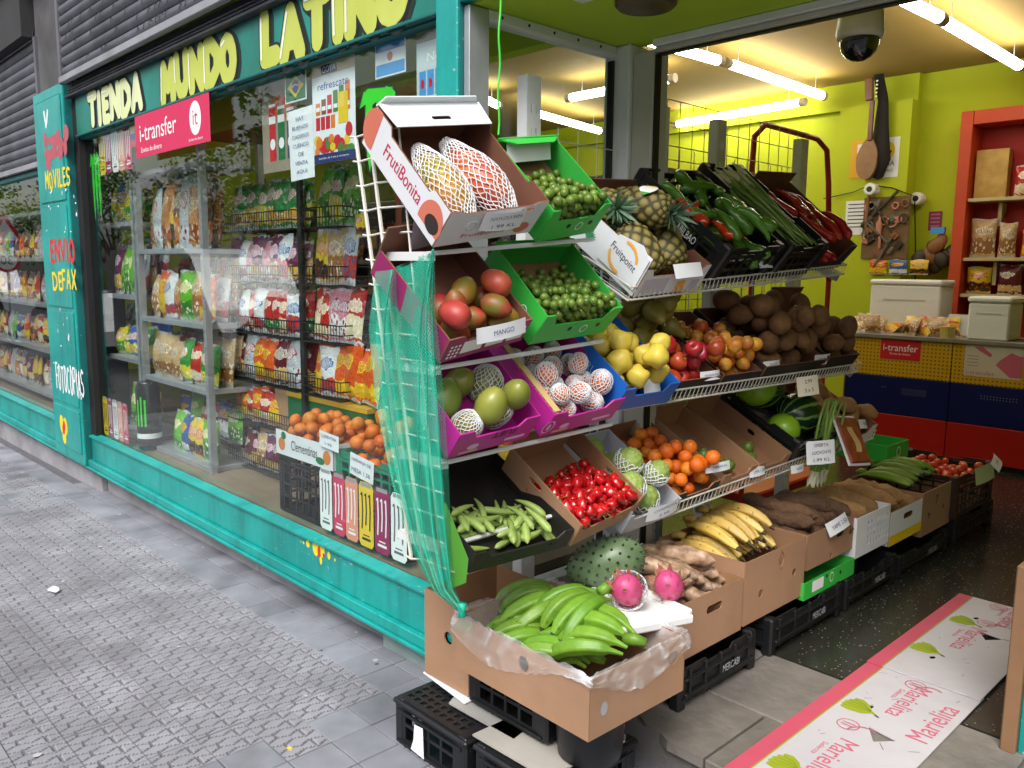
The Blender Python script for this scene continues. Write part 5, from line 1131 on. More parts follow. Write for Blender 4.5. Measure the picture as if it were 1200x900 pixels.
put('papaya', M @ T(w_ * .27, .145, .068) @ RX(-90) @ RZ(40) @ S(.74), 'papaya in a pale foam net, lying against the carton side', 'papaya', netk='papaya'); put('papaya_ripe', M @ T(w_ * .63, .15, .072) @ RX(-90) @ RZ(0) @ RY(-10) @ S(.78), 'ripe orange papaya in a foam net in the white carton', 'papaya', netk='papaya')
card('paper card with blue writing on the front of the papaya carton', M @ FRONT(-.012) @ T(w_ * .55, .085, 0) @ RX(-10), .15, .06, ['PAPAYA LOCA ANIMA', '1.99 KL'])
def lime_carton(p0, p1, d_, slope, n, seed, label, glabel, grp, xf=.70):
    M, w_ = place(p0, p1, xf, slope); bx = carton('lime_carton', label, w_, d_, .12, M, CG, CG_IN, fh=.075, cut=(.12, .88), backh=.135)
    mb = MB(); mb.plate([(0, 0), (w_, 0), (w_ - .05, .035), (.05, .035)], [], .004, Matrix(((1, 0, 0, 0), (0, 0, -1, .002), (0, 1, 0, 0), (0, 0, 0, 1))) @ T(0, 0, .002) @ T(0, 0, -.0) if False else M.inverted() @ M @ Matrix(((1, 0, 0, 0), (0, -.96, .26, d_ - .004), (0, .26, .96, .132), (0, 0, 0, 1)))); mb.build('top_flap', [CG, CG_IN], bx)
    mb = MB(); disc(mb, w_ * .62, .042, .016, .016, FRONT(), .0003, 0, 20); disc(mb, w_ * .62, .042, .013, .013, FRONT(), .0006, 1, 20); disc(mb, w_ * .42, .05, .009, .009, FRONT(), .0004, 2, 12); disc(mb, w_ * .8, .05, .009, .009, FRONT(), .0004, 2, 12); mb.build_split('print', [WHITEP, CG, INK], bx)
    mb = MB(); disc(mb, d_ * .72, .06, .016, .02, NEAR(d_), .0003, 0, 20); disc(mb, d_ * .72, .06, .013, .017, NEAR(d_), .0006, 1, 20); mb.build_split('print', [WHITEP, CG], bx)
    mb = MB(); mb.grid(lambda u, v: V((.006 + (w_ - .012) * u, .006 + (d_ - .012) * v, .034 + .003 * mnoise.noise(V((u * 6, v * 6, seed))))), 8, 8); mb.build('paper_pad', KRAFT_IN, bx)
    fill('lime', M, (.008, w_ - .008, .008, d_ - .03, .036), n, .0138, glabel, 'lime', grp, slope, seed)
    return M, w_, bx
M, w_, bx = lime_carton((628, 284), (695, 272), .30, 45, 122, 1, 'bright green lime carton on the top rail beside the papaya carton', 'small green lime in the upper green carton', 'limes in the upper green carton')
text('FUET', bx, FRONT() @ T(w_ * .5, .09, .0006) @ RZ(180), .07, .022, INK)
card('torn white paper sheet over the back of the upper lime carton', M @ T(w_ * .5, .275, .105) @ RX(48) @ RY(4), .2, .07, [], curl=.006, nm='paper_sheet')
M, w_, bx = lime_carton((619, 404), (707, 390), .30, 44, 178, 2, 'bright green lime carton on the middle rail beside the mangoes', 'small green lime in the middle green carton', 'limes in the middle green carton')
# mangoes
M, w_ = place((514, 426), (610, 399), .70, 42)
bx = carton('mango_carton', 'plum and white printed mango carton with torn front on the middle rail', w_, .36, .09, M, CPL, CBR, fh=.07, backh=.17)
mb = MB()
for a, b in ((.2, .45), (.5, .72), (.76, .96)): rect(mb, w_ * a, w_ * b, .02, .068, FRONT(), .0004, 0)
for i in range(4):
    for j in range(3): disc(mb, w_ * .07 + j * .014, .015 + i * .014, .005, .005, FRONT(), .0004, 0, 8)
mb.build_split('print', [WHITEP], bx)
card('crumpled white paper tag over the front of the mango carton', M @ FRONT(-.008) @ T(w_ * .6, .085, 0) @ RX(-35), .18, .045, ['MANGO'], curl=.014)
card('white cardboard tag standing at the back of the mango carton', M @ T(w_ * .35, .335, .16) @ RX(80) @ RZ(6), .075, .11, [], nm='cardboard_tag', curl=.002, base=mat('tag_lilac', '#a79bb0', '#b4a9bb'))
fill('mango', M, (.01, w_ - .01, .01, .20, .006), 8, .040, 'green and red mango heaped in the plum carton', 'mango', 'mangoes in the plum carton', 42, 5); put('red_mango', M @ T(w_ * .80, .13, .125) @ RX(70) @ RZ(20), 'crimson mango on top of the plum carton', 'mango'); put('red_mango', M @ T(w_ * .15, .06, .118) @ RX(60), 'orange red mango against the net side of the plum carton', 'mango')
# magenta cartons
def magenta(p0, p1, label, d_=.36, slope=40):
    M, w_ = place(p0, p1, .70, slope); bx = carton('fruit_carton', label, w_, d_, .1, M, CM, CM, fh=.07, backh=.11)
    mb = MB(); disc(mb, w_ * .26, .03, .022, .012, FRONT(), .0003, 0, 14); rect(mb, w_ * .12, w_ * .34, .008, .016, FRONT(), .0004, 1); rect(mb, w_ * .66, w_ * .92, .018, .03, FRONT(), .0004, 0); mb.build_split('print', [mat('print_lilac', '#cfa9c9'), mat('print_buff', '#c9a86a')], bx); return M, w_, bx
M, w_, bx = magenta((523, 538), (617, 513), 'magenta fruit carton holding green mangoes in foam nets')
text('FUET', bx, FRONT() @ T(w_ * .6, .06, .0006) @ RZ(180), .09, .026, INK)
fill('green_mango', M, (.01, w_ - .01, .01, .3, .004), 7, .046, 'big green mango in the magenta carton', 'mango', 'green mangoes in the magenta carton', 40, 11, netk='mango', netmax=3, rot=lambda g: RX(g.uniform(-40, 20)) @ RY(g.uniform(-30, 30)) @ RX(180))
M, w_, bx = magenta((633, 512), (716, 490), 'magenta fruit carton of orange persimmons in white nets')
mb = MB(); mb.box(w_ * .02, w_ * .09, .01, .34, .101, .104); mb.build('buff_strip', mat('strip_buff', '#c2a468', '#ccb078'), bx)
mb = MB(); disc(mb, 0, 0, .026, .028, T(.0, -.004, .05) @ RX(90), .0006, 0, 20); disc(mb, 0, 0, .021, .023, T(.0, -.004, .05) @ RX(90), .001, 1, 20); disc(mb, 0, 0, .008, .015, T(.0, -.004, .05) @ RX(90), .0014, 0, 12); mb.build('logo', [mat('print_lilac', '#cfa9c9'), CM], bx)
fill('persimmon', M, (.03, w_ - .008, .01, .34, .004), 17, .037, 'orange persimmon wrapped in a white foam net', 'persimmon', 'persimmons in the magenta carton', 40, 12, netk='persimmon', rot=lambda g: RX(g.uniform(-50, 50)) @ RY(g.uniform(-40, 40)))
# okra and chillies
M, w_ = place((549, 672), (664, 640), .74, 26)
bx = carton('okra_carton', 'black cardboard tray half empty with green okra', w_, .42, .07, M, CBK, CBK, fh=.045, backh=.2, cut=(.1, .9), holes=[hole(w_ * .3, .02, .03, .01), hole(w_ * .8, .03, .025, .012)])
text('mamilla', bx, T(w_ * .35, .413, .16) @ RX(90), .12, .03, mat('print_rose', '#c06a72')); mb = MB(); disc(mb, w_ * .8, .165, .018, .016, Matrix(((1, 0, 0, 0), (0, 0, -1, .414), (0, 1, 0, 0), (0, 0, 0, 1))), .0004); disc(mb, w_ * .8, .165, .014, .012, Matrix(((1, 0, 0, 0), (0, 0, -1, .414), (0, 1, 0, 0), (0, 0, 0, 1))), .0008, 1); mb.build_split('print', [WHITEP, CBK], bx)
rg = random.Random(31)
for i in range(44):
    ly = i // 14; put('okra', M @ T(rg.uniform(.06, w_ - .06), rg.uniform(.05, .19), .018 + ly * .018) @ RZ(rg.choice([rg.uniform(-30, 30), rg.uniform(50, 110)])) @ RY(rg.uniform(-6, 6)) @ RX(rg.uniform(0, 90)) @ S(rg.uniform(.85, 1.15)), 'pale green ridged okra pod on the black tray', 'okra', 'okra pods on the black tray', i)
mb = MB(); pk = [PX(523, 590, .76), PX(549, 655, .76), PX(546, 683, .76), PX(528, 690, .76)]; mb.add(pk + [p + V((-.012, .0, 0)) for p in pk], [(0, 1, 2, 3), (7, 6, 5, 4)] + [(i, i + 4, (i + 1) % 4 + 4, (i + 1) % 4) for i in range(4)])
tag(mb.build('leaflet_carton', mat('lime_board', '#5fae3c', '#6cba48')), 'folded lime green board flap beside the okra tray', 'cardboard')
M, w_ = place((668, 640), (741, 604), .74, 34)
bx = carton('chilli_carton', 'brown carton full of small shiny red chillies', w_, .36, .1, M, KRAFT, KRAFT_IN, fh=.06, cut=(.02, .98), backh=.15, sideholes=[hole(.14, .07, .06, .02)])
fill('habanero', M, (.006, w_ - .006, .006, .26, .006), 120, .0165, 'small shiny red chilli heaped in the brown carton', 'chilli', 'red chillies in the brown carton', 34, 14)

# ================================================================== far bay, top shelf
def on_tray(TM, x0, w_, y0=.012, z=.004, yaw=0., tilt=0.): return TM @ T(x0, y0, z) @ RZ(yaw) @ RX(tilt)
M = on_tray(T1, .03, .36, -.004, .006, tilt=8); w_ = .37
bx = carton('pineapple_carton', 'white pineapple carton with printed fruit sides on the top wire shelf', w_, .46, .11, M, CW, CBR, fh=.08, cut=(.08, .92), backh=.17, sidecut=True, nearh=.15)
mb = MB(); mb.plate([(.26, .02), (.45, .02), (.45, .14), (.40, .165), (.30, .14)], [], .004, NEAR(.46, -.006)); mb.build('side_flap', [CW, CBR], bx)
text('Fruitpoint', bx, NEAR(.46, -.0065) @ T(.355, .085, .0004) @ RZ(-8), .13, .035, mat('print_dark', '#3b3c44'))
mb = MB(); strokes(mb, [ARC(.355, .085, .06, .055, 20, 100, 8), ARC(.355, .085, .06, .055, 190, 275, 8)], .012, NEAR(.46, -.0065), 0, 6, .0004); mb.build_split('logo_arc', mat('print_amber', '#dca24a'), bx)
rg = random.Random(5); mb = MB(); NM = NEAR(.46)
for cx, cy, s_ in ((.1, .08, .05), (.19, .05, .035)):
    for i in range(9):
        a = R(20 + i * 18); mb.add([NM @ V((cx, cy - .02, .0004 + i * .0001)), NM @ V((cx + s_ * math.cos(a + .12) * .6, cy + s_ * math.sin(a + .12) * .6, .0004 + i * .0001)), NM @ V((cx + s_ * math.cos(a), cy + s_ * math.sin(a), .0004 + i * .0001)), NM @ V((cx + s_ * math.cos(a - .12) * .6, cy + s_ * math.sin(a - .12) * .6, .0004 + i * .0001))], [(0, 3, 2, 1)], 1)
rect(mb, .0, .07, .0, .14, NM, .0002, 0); mb.build_split('leaf_print', [mat('print_amber', '#dca24a'), mat('print_leaf', '#1f8a5c')], bx)
mb = MB(); rect(mb, w_ * .05, w_ * .42, .012, .07, FRONT(), .0004, 0); rect(mb, w_ * .58, w_ * .72, .004, .05, FRONT(), .0004, 1); rect(mb, w_ * .8, w_ * .94, .01, .05, FRONT(), .0004, 0); mb.build_split('label_print', [mat('print_lav', '#b9b4c4'), _mats['print_amber']], bx); text('Fruitpoint', bx, FRONT() @ T(w_ * .62, .078, .0006), .06, .012, _mats['print_dark'])
def pineapple(M, label, lab=True):
    t = empty('pineapple', M, label, 'pineapple', 'pineapples in the white carton'); link('body', PINE, t); link('crown', CROWN, t, T(0, 0, .095))
    if lab:
        mb = MB()
        def f(u, v): a = (u - .5) * 1.0 - 1.2; return V((.0765 * math.cos(a), .0765 * math.sin(a), .02 + .035 * math.sin(math.pi * u) * (v - .5) * 2 + .0))
        mb.grid(f, 10, 4); tg = mb.build('hang_tag', [WHITEP, YELP, mat('tag_green', '#4a9a3c')], t)
        for i, p in enumerate(tg.data.polygons): p.material_index = 1 if i % 10 < 3 else 2 if i % 10 > 7 else 0
for i, (x, y, z, a, b) in enumerate(((.10, .13, .09, -70, 10), (.26, .14, .09, -75, -20), (.10, .34, .12, -60, 150), (.25, .33, .13, -70, 200), (.18, .24, .19, -65, 185))):
    pineapple(M @ T(x, y, z) @ RZ(b) @ RX(a) @ RZ(200 + 40 * i), 'pineapple with paper tag lying in the white carton')
card('folded white card over the front edge of the pineapple carton', M @ FRONT(-.006) @ T(w_ * .62, .1, 0) @ RX(-50), .16, .05, [], nm='paper_sheet', curl=.004)
# black crates on the top shelf: peppers, spring onions
def crate_open(nm, label, w_, d_, h_, M, m_=BLACKP, mark=None, grp=None, face='front'):
    t = vented_crate(nm, label, w_, d_, h_, m_, M, bars=3, grp=grp)
    return t
M = on_tray(T1, .46, .4, .0, .012, tilt=10); ct = crate_open('produce_crate', 'black plastic crate of green and red peppers on the top wire shelf', .40, .52, .17, M)
text('MERCABILBAO', ct, NEAR(.52) @ T(.30, .10, .004), .17, .03, WHITEP)
rg = random.Random(41)
for i in range(34):
    ly = i // 9; k = 'red_pepper' if i in (9, 17, 25, 26, 22) else 'green_pepper'; fr_ = (i % 8) / 8
    put(k, M @ T(.07 + .26 * rg.random(), .07 + .33 * rg.random(), .075 + ly * .034 + .03 * rg.random()) @ RZ(rg.uniform(-70, 110)) @ RY(rg.uniform(-20, 20)) @ RX(rg.uniform(0, 360)) @ S(rg.uniform(.8, 1.1)), ('orange red' if k == 'red_pepper' else 'dark green') + ' long pepper in the black crate', 'pepper', k.replace('_', ' ') + 's in the black crate', i)
M = on_tray(T1, .90, .3, .0, .012, tilt=12); ct = crate_open('produce_crate', 'black plastic crate behind bundles of long spring onions', .32, .56, .17, M)
for i in range(26):
    ly = i // 9; put('onion', M @ T(.05 + .025 * (i % 9) + rg.uniform(-.006, .006), .26 + rg.uniform(-.02, .04), .125 + ly * .02) @ RZ(90 + rg.uniform(-7, 7)) @ RZ(180) @ RY(rg.uniform(-3, 5)) @ S(1.05), 'long green spring onion in the black crate', 'spring onion', 'spring onions in the black crate', i)
M = on_tray(T1, 1.24, .3, .03, .012, tilt=14); w_ = .34
bx = carton('pepper_carton', 'dark cardboard tray of glossy pointed red peppers', w_, .46, .13, M, CDK, CBR, backh=.18, fh=.05, sideholes=[hole(.1, .1, .05, .02)])
for i in range(16): put('romano', M @ T(.07 + .05 * (i % 4) + rg.uniform(-.01, .01), .1 + .1 * ((i // 4) % 3) + rg.uniform(-.02, .02), .07 + .03 * (i // 4)) @ RZ(90 + rg.uniform(-20, 20)) @ RX(rg.uniform(0, 360)), 'glossy pointed red pepper in the dark tray', 'pepper', 'pointed red peppers in the dark tray', i)
card('small white price card clipped under the black pepper crate', facing(PX(898, 308, .745), 0, -12), .09, .04, ['PIMIENTOS'])

# ================================================================== far bay, middle shelf
TR = lambda x0, **k: on_tray(T2, x0, 0, **k)
M = TR(-.03, y0=-.02, z=.006, tilt=4); w_ = .30
bx = carton('quince_carton', 'blue carton of yellow quinces wrapped in film', w_, .40, .095, M, CB, CB, fh=.06, nearh=.11)
text('FRUTA', bx, NEAR(.4) @ T(.26, .05, .0005), .12, .03, mat('print_paleblue', '#8fb4e0'))
fill('quince', M, (.01, w_ - .01, .01, .34, .006), 22, .038, 'lumpy yellow quince in the blue carton', 'quince', 'quinces in the blue carton', 36, 51)
for i in range(5): mb = MB()
card('folded white card on the wire lip in front of the quinces', facing(PX(765, 452, .735), 0, -8), .085, .05, [''] if False else [])
def plain_tray(x0, w_, d_, h_, label, m_=CDK, nm='fruit_tray', **k): M = TR(x0, y0=.0, z=.006); return M, carton(nm, label, w_, d_, h_, M, m_, CBR if m_ is CDK else None, **k)
M, bx = plain_tray(.28, .30, .42, .075, 'dark tray with pears behind and red apples in front')
fill('apple', M, (.01, .29, .01, .2, .006), 13, .037, 'shiny red apple in front of the pears', 'apple', 'apples in the tray with the pears', 32, 52, rot=lambda g: RX(g.uniform(-60, 60)) @ RY(g.uniform(-60, 60)))
fill('pear', M, (.01, .29, .2, .41, .02), 14, .043, 'dull green pear behind the red apples', 'pear', 'pears in the dark tray', 12, 53)
M, bx = plain_tray(.60, .28, .42, .075, 'dark tray heaped with red and yellow nectarines')
fill('nectarine', M, (.01, .27, .01, .38, .006), 46, .0285, 'red and yellow nectarine heaped in the dark tray', 'nectarine', 'nectarines in the dark tray', 30, 54)
M, bx = plain_tray(.90, .52, .42, .09, 'wide dark tray of big brown sapotes')
fill('sapote', M, (.01, .51, .01, .41, .006), 38, .048, 'dull brown sapote fruit on the middle wire shelf', 'sapote', 'brown sapotes on the middle shelf', 28, 55)
M, bx = plain_tray(1.44, .3, .42, .1, 'dark open carton at the end of the middle wire shelf', backh=.2)
fill('sapote', M, (.01, .29, .01, .3, .006), 11, .048, 'brown sapote in the end carton of the middle shelf', 'sapote', 'brown sapotes in the end carton', 28, 56)
card('white price strip on the wire lip under the red apples', facing(PX(833, 440, .735), 0, -8), .12, .035, ['MANZANA ROJA'])
card('white price strip on the wire lip under the brown sapotes', facing(PX(905, 427, .735), 0, -8), .12, .03, ['ZAPOTE'])
card('long white price strip at the far end of the middle wire shelf', facing(PX(964, 421, .735), 0, 5), .13, .045, ['COCO 1.99'])
card('cream card marked 2.99 hung below the middle wire shelf', facing(PX(947, 452, .76), -35, -4) @ RZ(8), .095, .085, ['2.99', '3 x 5'], ink=INK, base=mat('card_cream', '#d8cfb8', '#e2dac6'))

# ================================================================== far bay, third shelf
TR3 = lambda x0, **k: on_tray(T3, x0, 0, **k)
M = TR3(-.04, y0=-.02, z=.006, tilt=3); w_ = .29
bx = carton('custard_apple_carton', 'grey white carton of custard apples in foam nets', w_, .40, .085, M, CGY, CGY, fh=.06, cut=(.06, .94), nearh=.1)
fill('chirimoya', M, (.01, w_ - .01, .01, .36, .006), 8, .052, 'green scaly custard apple in a foam net', 'custard apple', 'custard apples in the grey carton', 28, 61, netk='chirimoya', rot=lambda g: RX(g.uniform(-40, 30)) @ RY(g.uniform(-40, 40)))
card('white price card with blue writing over the custard apple carton', M @ FRONT(-.012) @ T(w_ * .6, .075, 0) @ RX(-15) @ RZ(3), .17, .055, ['CHIRIMOYA', '2.99'])
M = TR3(.27, y0=.0, z=.006); bx = carton('orange_carton', 'brown carton of loose oranges on the third wire shelf', .28, .42, .075, M, CDK, KRAFT_IN, fh=.05)
fill('orange', M, (.01, .27, .01, .38, .006), 46, .0275, 'loose bright orange in the brown carton', 'orange', 'oranges in the brown carton', 28, 62)
card('curled white card resting in front of the oranges', facing(PX(842, 547, .735), -5, -10), .14, .035, ['NARANJA'], curl=.018)
M = TR3(.57, y0=.0, z=.006); bx = carton('lime_box', 'brown carton nearly empty with two pale green limes', .24, .42, .09, M, KRAFT, KRAFT_IN, fh=.06, backh=.12)
for i, (x, y) in enumerate(((.08, .16), (.15, .08))): put('lime', M @ T(x, y, .045) @ RX(40 * i) @ S(2.1, 2.1, 2.5), 'pale green fruit alone in a nearly empty carton', 'fruit', 'loose fruit in the nearly empty cartons')
M = TR3(.83, y0=.0, z=.006); bx = carton('lime_box', 'brown carton with punched holes beside the watermelons', .26, .42, .09, M, KRAFT, KRAFT_IN, fh=.06, backh=.12, sideholes=[hole(.2, .05, .04, .02)])
for i, (x, y) in enumerate(((.12, .13), (.06, .08))): put('lime', M @ T(x, y, .045) @ RX(70 * i) @ S(2.0, 2.0, 2.4), 'pale green fruit alone in a nearly empty carton', 'fruit', 'loose fruit in the nearly empty cartons')
card('white price strip under the nearly empty cartons', facing(PX(888, 552, .735), 0, -8), .11, .04, ['LIMA 1.99'])
M = TR3(1.12, y0=.0, z=.012); ct = crate_open('melon_crate', 'black crate of watermelons and a pale green melon', .40, .46, .13, M)
put('melon', M @ T(.07, .33, .19) @ RX(30), 'pale lime green melon on top of the watermelons', 'melon'); put('watermelon', M @ T(.2, .36, .14) @ RX(60), 'dark watermelon behind the pale green melon', 'watermelon'); put('watermelon', M @ T(.27, .17, .12) @ RY(80) @ RX(10), 'striped watermelon beside the bunch of spring onions', 'watermelon'); put('melon', M @ T(.09, .13, .095) @ RX(80) @ S(.8), 'smaller yellow green melon low in the melon crate', 'melon')
M = TR3(1.56, y0=-.02, z=.012); bx = carton('potato_carton', 'low carton of knobbly brown potatoes at the end of the third shelf', .34, .42, .1, M, CW, KRAFT_IN, fh=.06)
fill('potato', M, (.01, .33, .01, .40, .006), 24, .04, 'knobbly brown potato at the end of the third shelf', 'potato', 'potatoes at the end of the third shelf', 20, 65)
card('white price strip under the watermelons', facing(PX(935, 549, .735), 0, -8), .1, .035, ['SANDIA'])
card('large white OFERTA card hung in front of the watermelons', facing(PX(962, 530, .80), -35, -4) @ RZ(4), .13, .105, ['OFERTA', 'LUCHONTE', '1.99 KL'], ink=INK)
card('white price card at the potato end of the third shelf', facing(PX(1012, 497, .73), 10, -20) @ RZ(-10), .1, .045, ['PATATA'])
# leeks hanging down the front
rg = random.Random(71)
for i in range(11):
    p = PX(967 + rg.uniform(-8, 10), 520, .755); put('onion', T(*p) @ RX(rg.uniform(-8, 8)) @ RY(-80 + rg.uniform(-5, 5)) @ S(.9, 1.25, 1.25), 'tall spring onion in the bunch tied below the OFERTA card', 'spring onion', 'spring onions tied below the OFERTA card', i)
# packed meat tray
p = PX(1001, 515, .83); mb = MB(); mb.bevbox(-.09, .09, -.11, .11, -.012, 0, .006); o = tag(mb.build('meat_tray', mat('meat_red', '#6e1f1c', '#a84a3a', rough=.3, nscale=16, namt=.2, coat=.6), None, T(*p) @ RZ(90) @ RX(62) @ RZ(-8)), 'film wrapped tray of dark red dried meat leaning on the rack', 'meat tray')
mb = MB(); mb.bevbox(-.1, .1, -.12, .12, -.02, -.0125, .004); mb.build('foam_tray', STYRO, o); mb = MB(); mb.grid(lambda u, v: V((-.02 + .05 * u + .015 * math.sin(5 * v), -.06 + .12 * v, .0015)), 3, 5); mb.build('fat_strip', mat('fat', '#c9a26a', '#d8b884', rough=.4), o)
# ---- clementines and oranges behind the glass (need the fruit)
vented_crate('black_crate', 'black slatted crate under the clementine box in the window', .54, .34, .30, BLACKP, T(-1.39, .12, .353), bars=4)
M = T(-1.395, .115, .655); bx = carton('clementine_box', 'white printed clementine box with leafy lettering in the window', .545, .34, .125, M, CW, KRAFT_IN, fh=.118)
text('Clementinas', bx, FRONT() @ T(.28, .062, .0006), .25, .05, INK); mb = MB()
for x, k, rx, rz in ((.06, 0, .034, .034), (.49, 0, .034, .034), (.43, 1, .04, .018), (.08, 1, .024, .02)): disc(mb, x, .055 if k == 0 else .03 if x > .2 else .1, rx, rz, FRONT(), .0004 + .0003 * k, k)
mb.build_split('fruit_print', [mat('print_orange2', '#c9752c'), GREENP], bx)
fill('clementine', M, (.01, .535, .01, .33, .03), 58, .0335, 'glossy clementine heaped in the white box', 'clementine', 'clementines in the white box', 0, 101)
vented_crate('black_crate', 'black crate hidden behind the drink can stickers', .52, .34, .19, BLACKP, T(-.82, .12, .353), bars=3)
M = T(-.835, .115, .545); vented_crate('green_crate', 'green plastic crate of large oranges in the window', .55, .36, .22, mat('green_plastic', '#0f7a5c', '#14866a', rough=.4), M, bars=3)
fill('orange', M, (.02, .53, .02, .34, .10), 42, .044, 'large orange heaped in the green plastic crate', 'orange', 'oranges in the green plastic crate', 0, 102, sc=(1.1, 1.3))
card('white price card leaning between clementines and oranges', FACE(-.86, .10, .80) @ RZ(-3), .17, .075, ['CLEMENTINA', '1.99'], curl=.004); card('white handwritten card on the green plastic crate', FACE(-.6, .105, .72) @ RZ(-6), .19, .1, ['NARANJA DE', 'MESA 1.50'], curl=.004)
# dim shelving further back in the shop, seen between the window goods
for (x0, x1, y, lab) in ((-1.15, -.1, 1.25, 'dim back shelving of jars and packets behind the oranges'), (-4.6, -1.4, 1.5, 'long dim shelving of packets behind the basket rack'), (-9.5, -4.9, .16, 'shelving of bottles and packets in the side window')):
    t = shelving(lab, x0, x1, y, .12 if y > .5 else .352, 2.1, [.45, .85, 1.25, 1.65, 2.05], .35); 
    mb = MB(); mb.box(x0, x1, y + .36, y + .375, .12, 2.1, M=IV(t)); mb.build('back_board', mat('shelf_back', '#4a3c28', '#5a4a32', rough=.8), t)
    for z in (.45, .85, 1.25, 1.65): row(['orange', 'cocoa', 'yellow', 'red', 'silver', 'lime', 'blue', 'wine'], x0 + .05, x1 - .05, z, y + .12, .15, .26, .07, ('on the dim back shelves' if y < 1.3 and y > .5 else 'on the long dim shelves' if y > .5 else 'on the side window shelves'), n=int((x1 - x0) / .17), nm='snack_packet')
# white cartons hanging in the window beside the net
rgw = random.Random(8)
for i in range(4): bag('white', .1, .2, .05, T(-.92 + .09 * i, .62, .95) @ RZ(rgw.uniform(-20, 20)), 'white and blue pouch hanging above the oranges', 'pouch', 'white pouches above the oranges', var=i % 2, name='pouch')
bag('yellow', .09, .11, .03, PY(423, 262, .3) and T(*PY(423, 278, .3)), 'small yellow pouch hanging beside the wire end panel', 'pouch', None, name='pouch')
# ================================================================== the floor row in front of the rack
def low_box(nm, label, p0, p1, h_, d_=.4, xf=.90, **k):
    o, e = PX(*p0, xf), PX(*p1, xf); z = (o.z + e.z) / 2; o.z = e.z = z; M = frame(o, e - o, (0, 0, 1)); w_ = (e - o).length - .006; return M, w_, carton(nm, label, w_, d_, h_, M, **k)
def low_crate(y0, y1, h_, label, mark=True, z=FLZ, x=.93, d_=.42):
    M = frame((x, y0, z), (0, 1, 0), (0, 0, 1)); ct = vented_crate('transport_crate', label, y1 - y0, d_, h_, BLACKP, M, bars=3, foot=.03, vent=False); w_ = y1 - y0
    for side in range(5):
        mb = MB(); u = .06 + (w_ - .12) * side / 4.; mb.bevbox(u - .006, u + .006, -.006, .006, .035, h_ - .01, .002); mb.build('rib', BLACKP, ct)
    for zz in (.05, h_ - .05):
        mb = MB(); mb.bevbox(.03, w_ - .03, -.008, .004, zz, zz + .012, .003); mb.build('rib', BLACKP, ct)
    if mark: text('MERCABI', ct, FRONT(-.0085) @ T(w_ * .62, h_ * .52, .0006), .11, .028, mat('mark_grey', '#a8aab0'))
    return ct
low_crate(.36, .86, .155, 'black transport crate carrying the cassava carton'); low_crate(.97, 1.58, .155, 'black transport crate under the ripe plantain and yam cartons'); low_crate(1.62, 2.16, .15, 'black transport crate under the white slatted box'); low_crate(2.2, 2.86, .12, 'black transport crate under the white and yellow carton'); low_crate(2.95, 3.6, .15, 'black transport crate under the tomato crate at the far end', False)
M, w_, bx = low_box('cassava_carton', 'brown carton of cassava roots with an oval hand hole', (785, 785), (869, 735), .205, holes=[hole(.26, .14, .1, .03)])
lay('yuca', M, 24, (.05, w_ - .03, .05, .34, .13), .034, 'waxy brown cassava root in the brown carton', 'cassava', 'cassava roots in the brown carton', 81, 8, 5, 14, drift=.01)
M, w_, bx = low_box('plantain_carton', 'tall brown carton of spotted ripe plantains with round air holes', (870, 742), (942, 690), .25, holes=[hole(.12, .10, .035, .035), hole(.38, .12, .03, .03), hole(.27, .2, .045, .075)])
for i, (x, y, z, a, r_) in enumerate(((.09, .36, .235, -80, 0), (.21, .37, .255, -84, 5), (.33, .37, .24, -94, -6), (.14, .34, .30, -86, 0), (.26, .36, .31, -90, 4))):
    bunch('ripe', M @ T(x, y, z) @ RZ(a) @ RX(r_) @ RY(8) @ S(1.12), 4, 'hand of ripe yellow plantains in the tall brown carton', 'plantain_hand', 'ripe plantains in the tall brown carton', 7, 20, i)
M, w_, bx = low_box('yam_carton', 'brown carton of dark yam roots on a flat green box', (945, 670), (1001, 641), .155, holes=[hole(.3, .1, .07, .03), hole(.22, .02, .02, .02)], xf=.885)
lay('yam', M, 13, (.04, w_ - .02, .05, .36, .10), .04, 'dark hairy yam root in the brown carton', 'yam', 'dark yam roots in the brown carton', 83, 10, 4, 10)
card('white price card with blue writing on the yam carton', M @ FRONT(-.012) @ T(w_ * .55, .155, 0) @ RX(-25) @ RZ(5), .19, .06, ['YAME 2.50'])
M, w_, bx = low_box('flat_green_carton', 'flat bright green carton under the dark yams', (942, 704), (1001, 673), .075, out=CG, inn=CG_IN, xf=.915, d_=.44)
mb = MB(); rect(mb, w_ * .14, w_ * .36, .02, .068, FRONT(), .0004, 0); disc(mb, w_ * .52, .045, .018, .022, FRONT(), .0004, 0); disc(mb, w_ * .52, .045, .015, .018, FRONT(), .0008, 1); disc(mb, w_ * .7, .045, .009, .009, FRONT(), .0004, 2); disc(mb, w_ * .42, .06, .008, .008, FRONT(), .0004, 2); mb.build_split('print', [WHITEP, CG, INK], bx)
